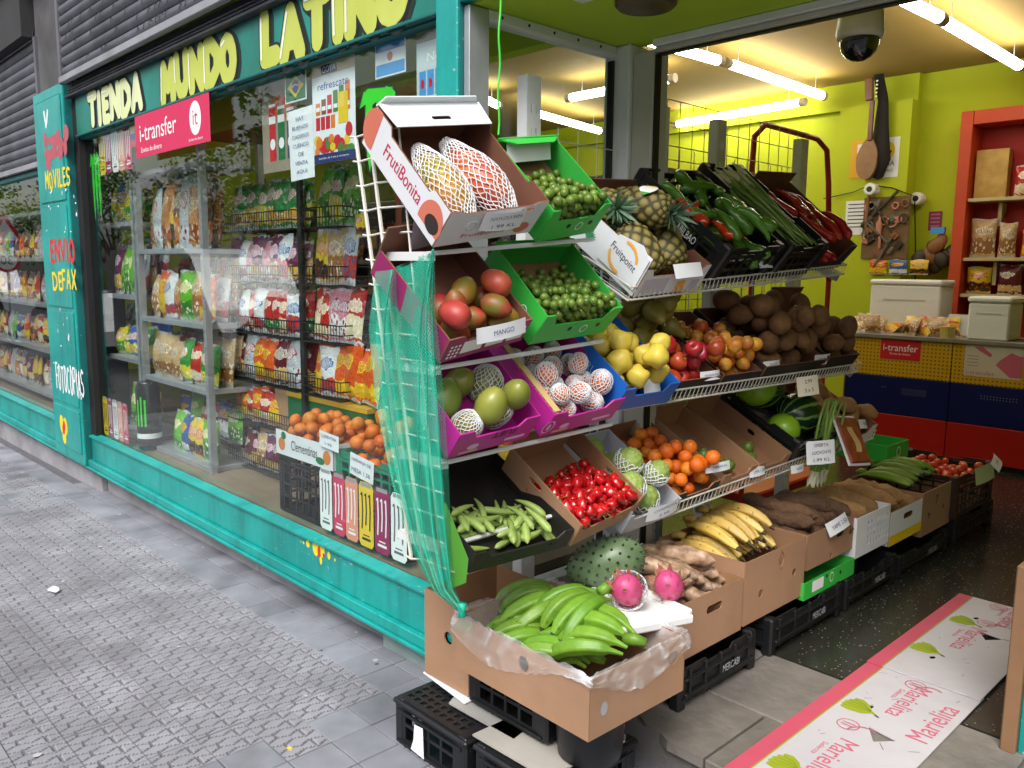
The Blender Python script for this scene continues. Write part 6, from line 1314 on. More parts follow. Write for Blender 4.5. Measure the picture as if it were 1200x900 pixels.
# white slatted box
M0, w_, bx = low_box('white_slatted_box', 'white slatted plastic box of pale yams', (1002, 650), (1041, 640), .19, out=CW, inn=CW, holes=[[(a, b), (a + .022, b), (a + .022, b + .02), (a, b + .02)] for a in [.12 + .034 * i for i in range(7)] for b in [.04 + .032 * j for j in range(4)]])
lay('white_yam', M0, 7, (.04, w_ - .02, .05, .36, .13), .05, 'thick pale brown yam root above the white slatted box', 'yam', 'pale yam roots above the white boxes', 85, 5, 4, 8)
M, w_, bx = low_box('yellow_striped_carton', 'white carton with yellow stripe and hand hole', (1041, 640), (1079, 622), .17, out=CW, holes=[hole(.22, .12, .11, .03)])
mb = MB(); rect(mb, .0, w_, .0, .05, FRONT(), .0005); mb.build('yellow_stripe', YELP, bx)
lay('white_yam', M, 5, (.04, w_ - .02, .05, .36, .14), .05, 'thick pale brown yam root above the yellow striped carton', 'yam', 'pale yam roots above the yellow striped carton', 86, 5, 3, 8)
M, w_, bx = low_box('green_plantain_carton', 'brown carton with round holes heaped with green plantains', (1078, 637), (1113, 605), .235, holes=[hole(.1, .1, .035, .035), hole(.2, .17, .05, .06), hole(.3, .11, .025, .04)])
for i, (x, y, z) in enumerate(((.08, .36, .26), (.2, .36, .29), (.3, .36, .26))): bunch('plant', M @ T(x, y, z) @ RZ(-86 + 4 * i), 4, 'hand of long green plantains at the far end of the floor row', 'plantain_hand', 'green plantains at the far end', 6, 20, 20 + i)
M, w_, bx = low_box('small_green_carton', 'small green carton standing behind the green plantains', (1040, 540), (1064, 538), .1, out=CG, inn=CG_IN, xf=.62, d_=.3)
mb = MB(); disc(mb, w_ * .5, .05, .03, .03, FRONT(), .0004, 0); disc(mb, w_ * .5, .05, .022, .022, FRONT(), .0008, 1); mb.build_split('print', [WHITEP, CG], bx)
M = frame((.93, 2.93, FLZ + .152), (0, 1, 0), (0, 0, 1)); vented_crate('tomato_crate', 'dark slatted crate of small red tomatoes near the counter', .62, .5, .24, mat('dark_brown_plastic', '#2c1f18', '#3a2a20', rough=.5), M, 4, vent=True)
fill('tomato', M, (.02, .60, .02, .48, .14), 95, .026, 'small red tomato in the dark slatted crate', 'tomato', 'tomatoes in the dark slatted crate', 0, 91)
card('pale green sheet folded over the rim of the tomato crate', M @ FRONT(-.012) @ T(.42, .2, 0) @ RX(-8), .3, .1, [], nm='paper_sheet', base=mat('pale_green_paper', '#c3cfa0', '#d2dcb4')); card('white price card at the far corner of the tomato crate', M @ FRONT(-.02) @ T(.58, .24, 0) @ RX(-40) @ RZ(20), .14, .07, ['TOMATE'])

# ================================================================== the green banana box on the pavement
def ground_crate(label, x0, x1, y0, y1, h_, rot, z=0.):
    M = T(x0, y0, z) @ RZ(rot); w_, d_ = x1 - x0, y1 - y0; ct = vented_crate('upturned_crate', label, w_, d_, h_, BLACKP, M, bars=2, vent=True)
    mb = MB(); nx, ny = 9, 7; hs2 = []
    for i in range(nx):
        for j in range(ny):
            a, b = .03 + (w_ - .06) * i / nx, .03 + (d_ - .06) * j / ny; s_ = (w_ - .06) / nx * .62; q = (d_ - .06) / ny * .62; hs2.append([(a, b), (a + s_, b), (a + s_, b + q), (a, b + q)])
    mb.plate([(.008, .008), (w_ - .008, .008), (w_ - .008, d_ - .008), (.008, d_ - .008)], hs2, .008, T(0, 0, h_ + .002)); mb.build('ribbed_top', BLACKP, ct)
    for i, (a, b) in enumerate(((0, w_),)):
        mb = MB(); mb.bevbox(-.006, w_ + .006, -.006, d_ + .006, h_ - .022, h_ - .004, .006); mb.build('rim', BLACKP, ct)
    return ct
c1 = ground_crate('black upturned crate with a torn white label, at the pavement end', .27, .64, -.345, -.06, .165, 0, -.003)
mb = MB(); mb.plate([(.10, .02), (.17, .015), (.165, .12), (.12, .115), (.115, .06)], [], .001, FRONT(-.0075)); mb.build('torn_label', WHITE, c1)
ground_crate('black upturned crate under the front corner of the banana carton', .665, .985, -.33, .06, .165, 0, -.003)
def sheet(label, pts, z, m_, t_=.006, nm='cardboard_sheet'):
    mb = MB(); mb.plate(pts, [], t_, T(0, 0, z)); return tag(mb.build(nm, m_), label, 'cardboard')
GREYB = mat('grey_board', '#9a9894', '#adaba6', rough=.8, nscale=6, grime=.3)
sheet('grey board laid over the crate with the torn label', [(.40, -.15), (.45, -.255), (.75, -.245), (.73, -.14)], .1775, GREYB)
sheet('grey board with a ragged corner under the banana carton', [(.645, -.32), (.95, -.31), (.985, .0), (.965, .03), (.95, .02), (.93, .07), (.66, .06)], .1775, mat('grey_board_pale', '#a8a39b', '#b8b3aa', rough=.8, nscale=6, grime=.3), .0065)
sheet('long white board slipped under the tall brown carton', [(.24, -.2), (.5, -.23), (.5, -.12), (.26, .05)], .186, WHITE, .004) 
ground_crate('black crate lying under the middle of the banana carton', .5, .86, -.215, .1, .15, 0, .19)
mb = MB(); mb.lathe([(0, 0), (0, .088), (.008, .095), (.06, .1), (.14, .105), (.15, .105), (.15, 0)], 24); tag(mb.build('black_bucket', BLACKP, None, T(.955, -.13, .1785), True), 'low round black tub propping the corner of the banana carton', 'tub')
M = T(.25, -.2, .19); bx = carton('tall_brown_carton', 'tall brown carton with an oval hole at the pavement end of the rack', .235, .34, .31, M, holes=[hole(.13, .17, .045, .045)])
mb = MB(); disc(mb, .13, .17, .02, .02, FRONT(.012), 0); mb.build('teal_lining', TEAL, bx)
BZ = .352; M = T(.54, -.30, BZ) @ RZ(-1.2); bx = carton('banana_carton', 'wide brown carton lined with plastic film and full of green bananas', .565, .42, .175, M, KRAFT, KRAFT_IN, holes=[hole(.31, .125, .045, .05)], sideholes=[hole(.36, .12, .05, .04)])
mb = MB(); disc(mb, .06, .075, .014, .02, Matrix(((0, 0, 1, .5655), (1, 0, 0, 0), (0, 1, 0, 0), (0, 0, 0, 1))), .0004, 0, 18); mb.build('metal_staple', STEEL, bx)
mb = MB(); rgx = random.Random(4)
pts = [(0, 0), (.565, 0), (.565, .42), (0, .42)]
def rim(t):
    q = (t % 1) * 4; k = int(q) % 4; f_ = q - int(q); a, b = pts[k], pts[(k + 1) % 4]; return V((a[0] + (b[0] - a[0]) * f_, a[1] + (b[1] - a[1]) * f_, 0))
def film(u, v):
    p = rim(u); c_ = V((.2825, .21, 0)); d_ = (p - c_); n_ = mnoise.noise(V((p.x * 14, p.y * 14, v * 3))); n2 = (1 - 2 * abs(mnoise.noise(V((p.x * 26 + 4 * v, p.y * 26, v * 5 + 3))))) * .9
    drop = .075 + .03 * math.sin(7 * u * math.pi) + .02 * math.sin(17 * u)
    if v < .45: s_ = v / .45; k = .80 + .2 * s_; z = .10 + .085 * s_ + .008 * n_
    else: s_ = (v - .45) / .55; k = 1.0 + .035 * math.sin(s_ * 2.2) + .02 * n_ * s_; z = .187 - drop * s_ + .012 * n2
    q = c_ + d_ * k * (1 + .022 * n2); return V((q.x, q.y, z))
mb.grid(film, 200, 30, wu=True); liner = mb.build('plastic_liner', film_mat('clear_film', '#ececee', .52, .14, True), bx, smooth=True)
for nm, x, y, z, rz, ry, rx, n, k in (('a', .30, .37, .235, -104, 22, 6, 4, 'hand of green bananas standing highest in the film lined carton'), ('b', .15, .36, .18, -118, 14, -6, 4, 'hand of green bananas at the net bag end of the film lined carton'), ('c', .52, .235, .185, -168, 10, -14, 4, 'hand of green bananas below the white tray in the film lined carton'), ('d', .40, .33, .15, -132, 10, 0, 4, 'hand of green bananas half covered in the film lined carton'), ('e', .40, .20, .10, -160, 2, 0, 4, 'hand of green bananas at the bottom of the film lined carton'), ('f', .22, .24, .105, -125, 2, 0, 3, 'low hand of green bananas under the highest hand')):
    bunch('green', M @ T(x, y, z) @ RZ(rz) @ RY(ry) @ RX(rx) @ S(1.2 if nm in 'abc' else 1.1), n, k, 'banana_hand', None, 9, 30, ord(nm))
put('soursop', T(.705, .225, .61) @ RZ(40) @ RY(72) @ S(.98), 'big dark green spiny soursop behind the bananas', 'soursop')
# polystyrene lid with two dragon fruits
TM = T(.86, .115, .545) @ RZ(-8) @ RX(-6)
mb = MB(); mb.bevbox(-.16, .17, -.15, .16, -.03, 0, .006); mb.bevbox(-.155, .165, .135, .155, .0, .018, .004); tag(mb.build('polystyrene_tray', STYRO, None, TM), 'white polystyrene tray holding two dragon fruits', 'tray')
for (x, y, l_) in ((.045, -.02, 'pink dragon fruit in a foam net in the middle of the white tray'), (.06, .15, 'bare pink dragon fruit against the cassava carton')):
    o = put('dragon', TM @ T(x, y, .06) @ RZ(20) @ RX(48) @ RZ(30) @ S(1.2), l_, 'dragon fruit')
    if 'middle' in l_: link('foam_net', NET['dragon'], o, RX(25))
# ================================================================== net bag hanging on the rack end
def net_mat(nm, colr, a0, a1):
    mt = film_mat(nm, colr, .5, .55); n, l = mt.node_tree.nodes, mt.node_tree.links; mx = [q for q in n if q.type == 'MIX_SHADER'][0]; src = mx.inputs[0].links[0].from_socket; tc = n.new('ShaderNodeTexCoord'); sp = n.new('ShaderNodeSeparateXYZ'); l.new(tc.outputs['UV'], sp.inputs[0])
    def mth(op, *args):
        q = n.new('ShaderNodeMath'); q.operation = op
        for i, a in enumerate(args):
            if isinstance(a, (int, float)): q.inputs[i].default_value = a
            else: l.new(a, q.inputs[i])
        return q.outputs[0]
    u, v = mth('MULTIPLY', sp.outputs[0], 24), mth('MULTIPLY', sp.outputs[1], 120); k = mth('MAXIMUM', mth('GREATER_THAN', mth('FRACT', mth('ADD', u, v)), .68), mth('GREATER_THAN', mth('FRACT', mth('SUBTRACT', u, v)), .68))
    l.new(mth('ADD', mth('MULTIPLY', src, a0), mth('MULTIPLY', k, a1)), mx.inputs[0]); return mt
NETG = net_mat('green_net', '#2fbf9f', .38, .42)
le = [(440, 318), (432, 385), (440, 470), (458, 560), (480, 640), (505, 690), (538, 716)]; re = [(509, 292), (511, 370), (521, 470), (526, 560), (529, 630), (533, 690), (546, 716)]
def pl(ls, t): q = t * (len(ls) - 1); k = min(len(ls) - 2, int(q)); f_ = q - k; return ls[k][0] + (ls[k + 1][0] - ls[k][0]) * f_, ls[k][1] + (ls[k + 1][1] - ls[k][1]) * f_
def nb(u, v):
    a, b = pl(le, v), pl(re, v); px, py = a[0] + (b[0] - a[0]) * u, a[1] + (b[1] - a[1]) * u
    py += 7 * math.sin(math.pi * u) * (1 - v) ** 4; y = -.535 - .022 * math.sin(9 * u + 3 * v) * (1 - .3 * v) - .018 * math.sin(21 * u + 2) * (.4 + .6 * v) - .05 * v * math.sin(math.pi * u); return PY(px, py, y)
def fold(u, v):
    a, b = pl(le, v), pl(re, v); px, py = a[0] + (b[0] - a[0]) * (.1 + .8 * u), a[1] + (b[1] - a[1]) * u + 3
    return PY(px, py, -.50 + .015 * math.sin(13 * u + 5 * v) - .02 * v)
t = empty('net_bag', T(*PY(475, 300, -.53)), 'sheer turquoise net bag knotted and hanging from the rack end', 'net bag'); I = IV(t)
mb = MB(); mb.X = I; mb.grid(nb, 40, 60, uv=True); mb.build('front_layer', NETG, t, smooth=True)
mb = MB(); mb.X = I; mb.grid(fold, 30, 50, uv=True); mb.build('rear_layer', NETG, t, smooth=True)
mb = MB(); mb.X = I; ctr = PY(541, 716, -.57)
mb.tube([ctr + V((0, 0, .02)), ctr, ctr + V((.004, 0, -.015))], [.014, .009, .012], 8); mb.build('knot', mat('net_solid', '#17a58a', '#22b59a', rough=.5), t, smooth=True)
mb = MB(); mb.X = I; e2 = [PY(541, 718, -.57), PY(530, 735, -.56), PY(546, 742, -.57), PY(556, 733, -.57)]; mb.add(e2, [(0, 1, 2, 3)]); mb.build('tail', NETG, t)
mb = MB(); mb.X = I
for i, (u0, u1) in enumerate(((.98, .2), (.98, .5), (.98, .85), (.3, .1))):
    mb.tube([nb(u0 + (u1 - u0) * (v / 20) ** .7 + .02 * math.sin(v / 3 + i), v / 20) + V((0, -.003, 0)) for v in range(21)], [.0026 - .001 * (v / 20) for v in range(21)], 5)
mb.build('gathered_folds', film_mat('green_net_fold', '#1fae92', .55, .5), t, smooth=True)

# ================================================================== cardboard sheets on the shop floor
SHW = mat('board_white', '#b7b3b6', '#c9c6c9', rough=.65, nscale=5, grime=.15); SHR = mat('board_rose', '#bf4a60', '#c9566b', rough=.6, nscale=4, grime=.2); PKL = mat('print_rosy', '#c25a72', '#cc6a80'); LEAF = mat('print_leafgreen', '#8a9a1c', '#9cab2a'); DKH = mat('slot_dark', '#4c4a48', '#5a5856')
def hand_print(mb, x, y, s_, z):
    # a printed hand of bananas: scalloped lobes on one side, stalk at the end
    L = s_ * 1.25; pts2 = [(x + L * .55, y - L * .18), (x + L * .42, y - L * .10), (x + L * .2, y - L * .30), (x - L * .1, y - L * .36)]
    for i in range(5):
        cx_, cy_ = x - L * (.22 + .05 * i) + L * .02 * i * i, y - L * (.26 - .15 * i)
        pts2 += [(cx_ + L * .13 * math.cos(R(a_)), cy_ + L * .085 * math.sin(R(a_))) for a_ in (230, 200, 170, 140)]
    pts2 += [(x - L * .02, y + L * .42), (x + L * .2, y + L * .28), (x + L * .36, y + L * .04), (x + L * .46, y - L * .04), (x + L * .58, y - L * .12)]
    mb.plate(pts2, [], .0003, T(0, 0, z), 2)
    strokes(mb, [[(x - L * (.28 - .03 * i), y - L * (.18 - .15 * i)), (x + L * .1, y - L * (.08 - .09 * i)), (x + L * .36, y - L * .03)] for i in range(4)], s_ * .014, T(0, 0, z), 4, 4, .0002)
    strokes(mb, [[(x + L * .52, y - L * .13), (x + L * .60, y - L * .17)]], s_ * .09, T(0, 0, z), 3, 6, .0003)
def floor_board(label, y0, y1, z, prints):
    cx, cy = 1.41, (y0 + y1) / 2; M = T(cx, cy, z); t = empty('printed_cardboard', M, label, 'cardboard'); w_, L = .40, y1 - y0
    tri = [(.05, -.02), (.10, .04), (.0, .06)]
    mb = MB(); mb.plate([(-w_ / 2 + .06, -L / 2), (w_ / 2, -L / 2), (w_ / 2, L / 2), (-w_ / 2 + .06, L / 2)], [[(a + .0, b + .06) for a, b in tri], hole(-.05, .25, .022, .04), hole(-.04, -.28, .022, .04)], .004, T(0, 0, .004)); mb.build('white_board', SHW, t)
    mb = MB(); mb.plate([(-w_ / 2, -L / 2), (-w_ / 2 + .06, -L / 2), (-w_ / 2 + .06, L / 2), (-w_ / 2, L / 2)], [], .004, T(0, 0, .0042)); mb.build('rose_border', SHR, t)
    mb = MB(); rect(mb, -w_ / 2 + .057, -w_ / 2 + .062, -L / 2, L / 2, I4, .0046, 2)
    for kind, x, y in prints:
        if kind == 'leaf': hand_print(mb, x, y, .105, .0048)
        if kind == 'ring': strokes(mb, [ARC(x, y, .035, .035, 0, 360, 16), [(x - .02, y + .008), (x + .02, y + .008)], [(x - .02, y - .008), (x + .02, y - .008)], ARC(x + .06, y - .05, .05, .07, 60, 170, 8)], .004, T(0, 0, .0046), 1, 6)
        if kind == 'mark': strokes(mb, [[(x, y), (x + .03, y + .005)]], .006, T(0, 0, .0046), 3, 6)
    for i in range(14): xx, yy = rg.uniform(-.12, .19), rg.uniform(-L / 2 + .04, L / 2 - .04); strokes(mb, [[(xx, yy), (xx + rg.uniform(-.03, .03), yy + rg.uniform(-.03, .03))]], .002, T(0, 0, .0046), 3, 4)
    tag(mb.build('board_print', [WHITEP, PKL, LEAF, DKH, mat('print_vein', '#5f6e14')], t), kind='stuff')
    for kind, x, y in prints:
        if kind == 'word': text('Marielita', t, T(x, y, .0052) @ RZ(-90), .27, .062, PKL); text('Selecta', t, T(x - .05, y + .03, .0052) @ RZ(-90), .09, .018, PKL)
        if kind == 'wordup': text('Marielita', t, T(x, y, .0052) @ RZ(90), .30, .07, PKL)
    return t
floor_board('rose bordered cardboard sheet printed Marielita, near half on the threshold', .02, 1.24, FLZ + .006, [('leaf', -.08, .22), ('leaf', -.08, -.28), ('word', .03, .38), ('word', .0, -.15), ('wordup', .14, .30), ('ring', .0, .52), ('ring', -.05, .08), ('mark', .12, -.1)])
floor_board('rose bordered cardboard sheet printed Marielita, far half on the dark floor', 1.20, 2.2, FLZ + .012, [('leaf', -.08, .18), ('leaf', -.09, -.22), ('word', -.0, .0), ('word', .06, .36), ('ring', .0, .22), ('ring', -.02, .45), ('mark', .1, .1)])
# teal stand with a wooden edge at the other side of the entrance
t = empty('teal_stand', T(2.0, .9, FLZ), 'teal painted wooden stand with a brown edge right of the floor cardboard', 'stand'); I = IV(t)
mb = MB(); mb.bevbox(1.79, 2.3, .96, 1.5, FLZ, .70, .004, M=I); mb.build('body', TEAL, t); mb = MB(); mb.bevbox(1.745, 1.789, .94, 1.5, FLZ, .71, .004, M=I); mb.build('wooden_edge', mat('stand_wood', '#7a5a3e', '#8f6c4c', rough=.7, nscale=9, grime=.3), t)
mb = MB(); mb.X = I; disc(mb, 1.87, .5, .05, .07, FACE(0, .9585, 0), 0); mb.build('hand_hole', DARK, t)
bag('purple', .16, .12, .08, T(1.86, 1.1, .702) @ RZ(10), 'small purple packet on top of the teal stand', 'packet', None, name='packet')
# ================================================================== entrance frame and side glass
fr = empty('entrance_frame', T(.3, .8, FLZ), 'pale aluminium frame of the entrance with its side window', 'door frame'); I = IV(fr)
def fp(nm, m_, f): mb = MB(); mb.X = I; f(mb); return mb.build(nm, m_, fr)
fp('side_head', ALU, lambda mb: mb.bevbox(.17, .235, .1, .78, 2.437, 2.4745, .004))
for i in range(5):
    mb = MB(); mb.X = I @ T(.2355, .16 + .13 * i, 2.456) @ RY(90); mb.lathe([(.0, 0), (0, .006), (.002, .005), (.003, 0)], 8); mb.build('rivet', BLACKM, fr)
fp('side_window_pane', GLASS, lambda mb: mb.box(.199, .205, .1, .775, .36, 2.437))
fp('gasket', BLACKM, lambda mb: (mb.box(.2, .226, .766, .779, .36, 2.42)))
fp('corner_post', ALU, lambda mb: mb.bevbox(.17, .30, .78, .9, FLZ, 2.475, .006)); fp('door_jamb', mat('cream_alu', '#b5b2a4', '#c4c1b4', rough=.45), lambda mb: mb.bevbox(.301, .40, .80, .9, FLZ, 2.44, .005))
fp('door_head', ALU, lambda mb: mb.bevbox(.402, 3.9, .785, .87, 2.446, 2.4745, .004)); fp('door_head_lip', mat('cream_alu', '#b5b2a4'), lambda mb: mb.bevbox(.402, 3.9, .80, .87, 2.428, 2.445, .003)); fp('door_gasket', BLACKM, lambda mb: (mb.box(.4005, .41, .81, .84, FLZ, 2.42), mb.box(.41, 3.9, .82, .85, 2.421, 2.4275)))
fp('side_sill', ALU, lambda mb: mb.bevbox(.17, .24, .1, .78, FLZ, .36, .004))
# green cord hanging from the ceiling
a, b = PX(586, -12, .42), PX(584, 158, .42); mb = MB(); mb.tube([a.lerp(b, i / 12) + V((0, .004 * math.sin(i * 1.3), 0)) for i in range(13)], .0035, 6); tag(mb.build('hanging_rope', mat('cord_green', '#3fc43c', '#4ccf48', rough=.5)), 'bright green rope hanging from the entrance ceiling to the lime carton', 'rope')

# ================================================================== lit tube lamps
TUBE = bpy.data.materials.new('lit_tube'); TUBE.use_nodes = True; n_, l_, b_ = nodes_of(TUBE); b_.inputs['Emission Color'].default_value = (1, .95, .84, 1); b_.inputs['Emission Strength'].default_value = 14; b_.inputs['Base Color'].default_value = (.9, .9, .85, 1)
LAMPZ = 3.28
def tube_lamp(p, q, label):
    d_ = (q - p); L = d_.length; M = frame(p, d_, (0, 0, 1)); t = empty('tube_lamp', M, label, 'lamp')
    def cap(x0, x1): mb = MB(); mb.X = Matrix(((0, 0, 1, 0), (0, 1, 0, 0), (-1, 0, 0, 0), (0, 0, 0, 1))); mb.lathe([(x0, 0), (x0, .042), (x1, .042), (x1, 0)], 16); return mb
    mb = MB(); mb.tube([(.06, 0, 0), (L - .06, 0, 0)], .038, 16); mb.build('diffuser', TUBE, t, smooth=False)
    for x0, x1 in ((0, .06), (L - .06, L)): mb = MB(); mb.tube([(x0, 0, 0), (x1, 0, 0)], .041, 16); mb.build('end_cap', mat('lamp_cap', '#b8ab94', '#c8bca6', rough=.5), t)
    for x in (.2, L - .2): mb = MB(); mb.tube([(x, 0, .04), (x, 0, ZC - p.z)], .004, 6); mb.build('hanger', STEEL, t)
for a, b, lab in (((720, 36), (846, 72), 'lit tube lamp partly behind the door head'), ((850, 73), (966, 113), 'lit tube lamp right after the one behind the door head'), ((790, 146), (944, 119), 'lit tube lamp running crosswise deep in the shop'), ((1000, -30), (1104, 22), 'lit tube lamp near the dome camera'), ((1102, 22), (1196, 78), 'lit tube lamp in front of the red shelves'), ((612, 128), (705, 154), 'lit tube lamp seen through the side window'), ((560, 112), (585, 124), 'short lit tube lamp seen beside the green rope')):
    tube_lamp(PZ(*a, LAMPZ), PZ(*b, LAMPZ), lab)
for x, y in ((-3.4, 2.2), (-1.6, 2.2), (-3.4, 4.4), (-5.4, 2.2)): tube_lamp(V((x, y, LAMPZ)), V((x + 1.3, y, LAMPZ)), 'lit tube lamp over the shelves behind the display window')  # unseen tubes, added to light the goods in the window
[o.__setitem__('group', 'added lamps over the shelves behind the window') for o in bpy.data.objects if o.get('label') == 'lit tube lamp over the shelves behind the display window']

# ================================================================== counter
CY = 5.1; ct = empty('counter', T(.9, CY, FLZ), 'shop counter painted in yellow, blue and red bands', 'counter'); I = IV(ct)
def peg():
    mt = mat('yellow_pegboard', '#c79a08', '#d0a412', rough=.45, nscale=3); n, l, b = nodes_of(mt); tc = n.new('ShaderNodeTexCoord'); sp = n.new('ShaderNodeSeparateXYZ'); l.new(tc.outputs['Object'], sp.inputs[0])
    def mth(op, *args):
        q = n.new('ShaderNodeMath'); q.operation = op
        for i, a in enumerate(args):
            if isinstance(a, (int, float)): q.inputs[i].default_value = a
            else: l.new(a, q.inputs[i])
        return q.outputs[0]
    fx = mth('SUBTRACT', mth('FRACT', mth('MULTIPLY', sp.outputs[0], 33)), .5); fz = mth('SUBTRACT', mth('FRACT', mth('MULTIPLY', sp.outputs[2], 33)), .5)
    d_ = mth('LESS_THAN', mth('ADD', mth('MULTIPLY', fx, fx), mth('MULTIPLY', fz, fz)), .05)
    src = b.inputs['Base Color'].links[0].from_socket; mx = n.new('ShaderNodeMix'); mx.data_type = 'RGBA'; l.new(d_, mx.inputs[0]); l.new(src, mx.inputs[6]); mx.inputs[7].default_value = C('#6e5204'); l.new(mx.outputs[2], b.inputs['Base Color']); return mt
PEG = peg(); NAVY = mat('navy_panel', '#0a1550', '#0d1a5c', rough=.35, nscale=3); REDC = mat('red_panel', '#b01810', '#ba2016', rough=.35, nscale=3)
def cpart(nm, m_, *bb): mb = MB(); mb.bevbox(*bb, .003, M=I); return mb.build(nm, m_, ct)
xl = -.715
for x0, x1 in ((xl, .125), (.131, 1.0), (1.006, 2.4)):
    cpart('yellow_panel', PEG, x0, x1, CY, CY + .02, .746, 1.055); cpart('blue_panel', NAVY, x0, x1, CY, CY + .02, .432, .742); cpart('red_panel', REDC, x0, x1, CY, CY + .02, .14, .428)
cpart('worktop', mat('worktop_grey', '#7d776c', '#8c867a', rough=.4), xl - .03, 2.45, CY - .02, CY + .6, 1.056, 1.088); cpart('end_panel', mat('counter_wood', '#8a5a2c', '#9a683a', rough=.6), xl - .012, xl - .002, CY, CY + .58, FLZ, 1.055); cpart('back_body', DARK, xl, 2.4, CY + .021, CY + .55, FLZ, 1.05)
mb = MB(); rgx = random.Random(6)
for px, py, nx, ny in ((1058, 456, 9, 3), (1150, 464, 12, 2), (1034, 453, 2, 1)):
    p = PY(px, py, CY)
    for i in range(nx):
        for j in range(ny): disc(mb, p.x + i * .022, p.z - j * .02, .004, .004, I @ FACE(0, CY - .001, 0), .0004, n=6)
tag(mb.build('glitter_dots', mat('pale_dots', '#8f98b8'), ct), kind='stuff')
p0, p1 = PY(1033, 396, CY), PY(1078, 424, CY); w_, h_ = p1.x - p0.x, abs(p0.z - p1.z) * .98
def d_i2(mb, w, h, o): text('i-transfer', o, T(0, h * .08, .0008), w * .86, h * .34, WHITEP); text('Envios de dinero', o, T(0, -h * .22, .0008), w * .5, h * .09, WHITEP)
flat('counter_sign', 'red i-transfer plate on the yellow front of the counter', 'sign', p0.x, p1.x, p0.z - h_, p0.z, CY - .003, d_i2, [REDP, WHITEP])
p0, p1 = PY(1132, 402, CY), PY(1197, 446, CY); h_ = .25
def d_map(mb, w, h, o):
    mb.plate([(w * .12, h * .05), (w * .3, h * .3), (w * .42, h * .22), (w * .5, h * .2), (w * .5, -h * .45), (w * .3, -h * .45), (w * .05, -h * .1)], [], .0004, T(0, 0, .0009), 1); mb.plate([(-w * .35, h * .42), (-w * .2, h * .44), (-w * .02, h * .2), (-w * .05, h * .12), (-w * .25, h * .3)], [], .0004, T(0, 0, .0009), 1)
    for i in range(4): rect(mb, -w * .45, -w * .25, h * (.12 - .1 * i), h * (.14 - .1 * i), I4, .0009, 2)
    text('i-transfer', o, T(-w * .2, -h * .38, .001), w * .5, h * .13, PKL)
flat('map_sign', 'cream map poster with pink continent on the counter front', 'sign', p0.x, p1.x, p1.z, p1.z + h_, CY - .003, d_map, [mat('map_cream', '#c9bfae', '#d2c9b9'), PKL, mat('map_grey', '#8a8478')])
# things standing on the counter
def styro_box(label, px0, px1, pyb, pyt, y, d_=.35, lid=.05):
    a, b, c_ = PY(px0, pyb, y), PY(px1, pyb, y), PY(px0, pyt, y); z0 = 1.0885; t = empty('polystyrene_box', T(a.x, y, z0), label, 'box'); w_, h_ = b.x - a.x, c_.z - z0
    mb = MB(); mb.bevbox(0, w_, 0, d_, 0, h_ - lid, .012); mb.build('body', STYRO, t); mb = MB(); mb.bevbox(-.01, w_ + .01, -.01, d_ + .01, h_ - lid + .004, h_, .014); mb.build('lid', STYRO, t)
    mb = MB(); mb.box(w_ * .2, w_ * .8, -.003, .01, h_ * .6, h_ * .63); mb.build('groove', mat('styro_shadow', '#b9b7b0'), t)
styro_box('large white polystyrene box behind the snacks on the counter', 1018, 1100, 372, 327, 5.45, .3); styro_box('white polystyrene box at the front edge of the counter', 1132, 1181, 396, 347, 5.14, .32)
rg = random.Random(77)
for i in range(22):
    px = 1004 + rg.random() * 118; y = rg.uniform(5.14, 5.38); p = PY(px, 385, y); k = rg.choice(['beige', 'beige', 'white', 'yellow', 'orange'])
    bag(k, .15, .16, .07, T(p.x, y, 1.0895) @ RZ(rg.uniform(-50, 50)) @ RX(-rg.choice([20, 40, 60])), BAGLAB[k] + ' heaped on the counter', 'snack bag', 'snack bags heaped on the counter', var=i % 2)
mb = MB(); p = PY(1110, 388, 5.13); mb.lathe([(0, 0), (0, .05), (.08, .056), (.085, .058), (.09, .058), (.09, 0)], 16); tag(mb.build('snack_tub', mat('tub_yellow', '#b9a23c', '#d6c884', rough=.3, nscale=60, namt=.2), None, T(p.x, 5.14, 1.089)), 'small clear tub of yellow snacks on the counter edge', 'tub')
p = PY(1128, 365, 5.3); mb = MB(); mb.bevbox(-.16, .16, -.004, .12, 0, .2, .008); tag(mb.build('price_scale', mat('scale_grey', '#a9adb0', '#bcbfc2', rough=.4), None, T(p.x, 5.38, 1.0885) @ RX(-28)), 'tilted pale display screen between the two polystyrene boxes', 'screen')

# ================================================================== back wall
WY = 6.298
def wall_flat(nm, label, cat, a, b, mats, draw=lambda *q: None, y=WY, rot=0): p0, p1 = PY(*a, y), PY(*b, y); return flat(nm, label, cat, p0.x, p1.x, p1.z, p0.z, y - .003, draw, mats, rot)
wall_flat('paper_notice', 'white typed notice on the lime wall above the counter', 'notice', (992, 236), (1017, 275), [WHITE, INK], lambda mb, w, h, o: [rect(mb, -w * .4, w * .4, h * (.38 - .11 * i), h * (.41 - .11 * i), I4, .0006, 1) for i in range(7)])
wall_flat('orange_notice', 'orange paper notice hung behind the charango', 'notice', (998, 166), (1021, 208), [mat('paper_orange', '#d9a112', '#e0ab20'), WHITE, INK], lambda mb, w, h, o: (rect(mb, -w * .2, w * .2, h * .1, h * .4, I4, .0006, 1), disc(mb, 0, h * .25, w * .1, w * .1, I4, .001, 2)))
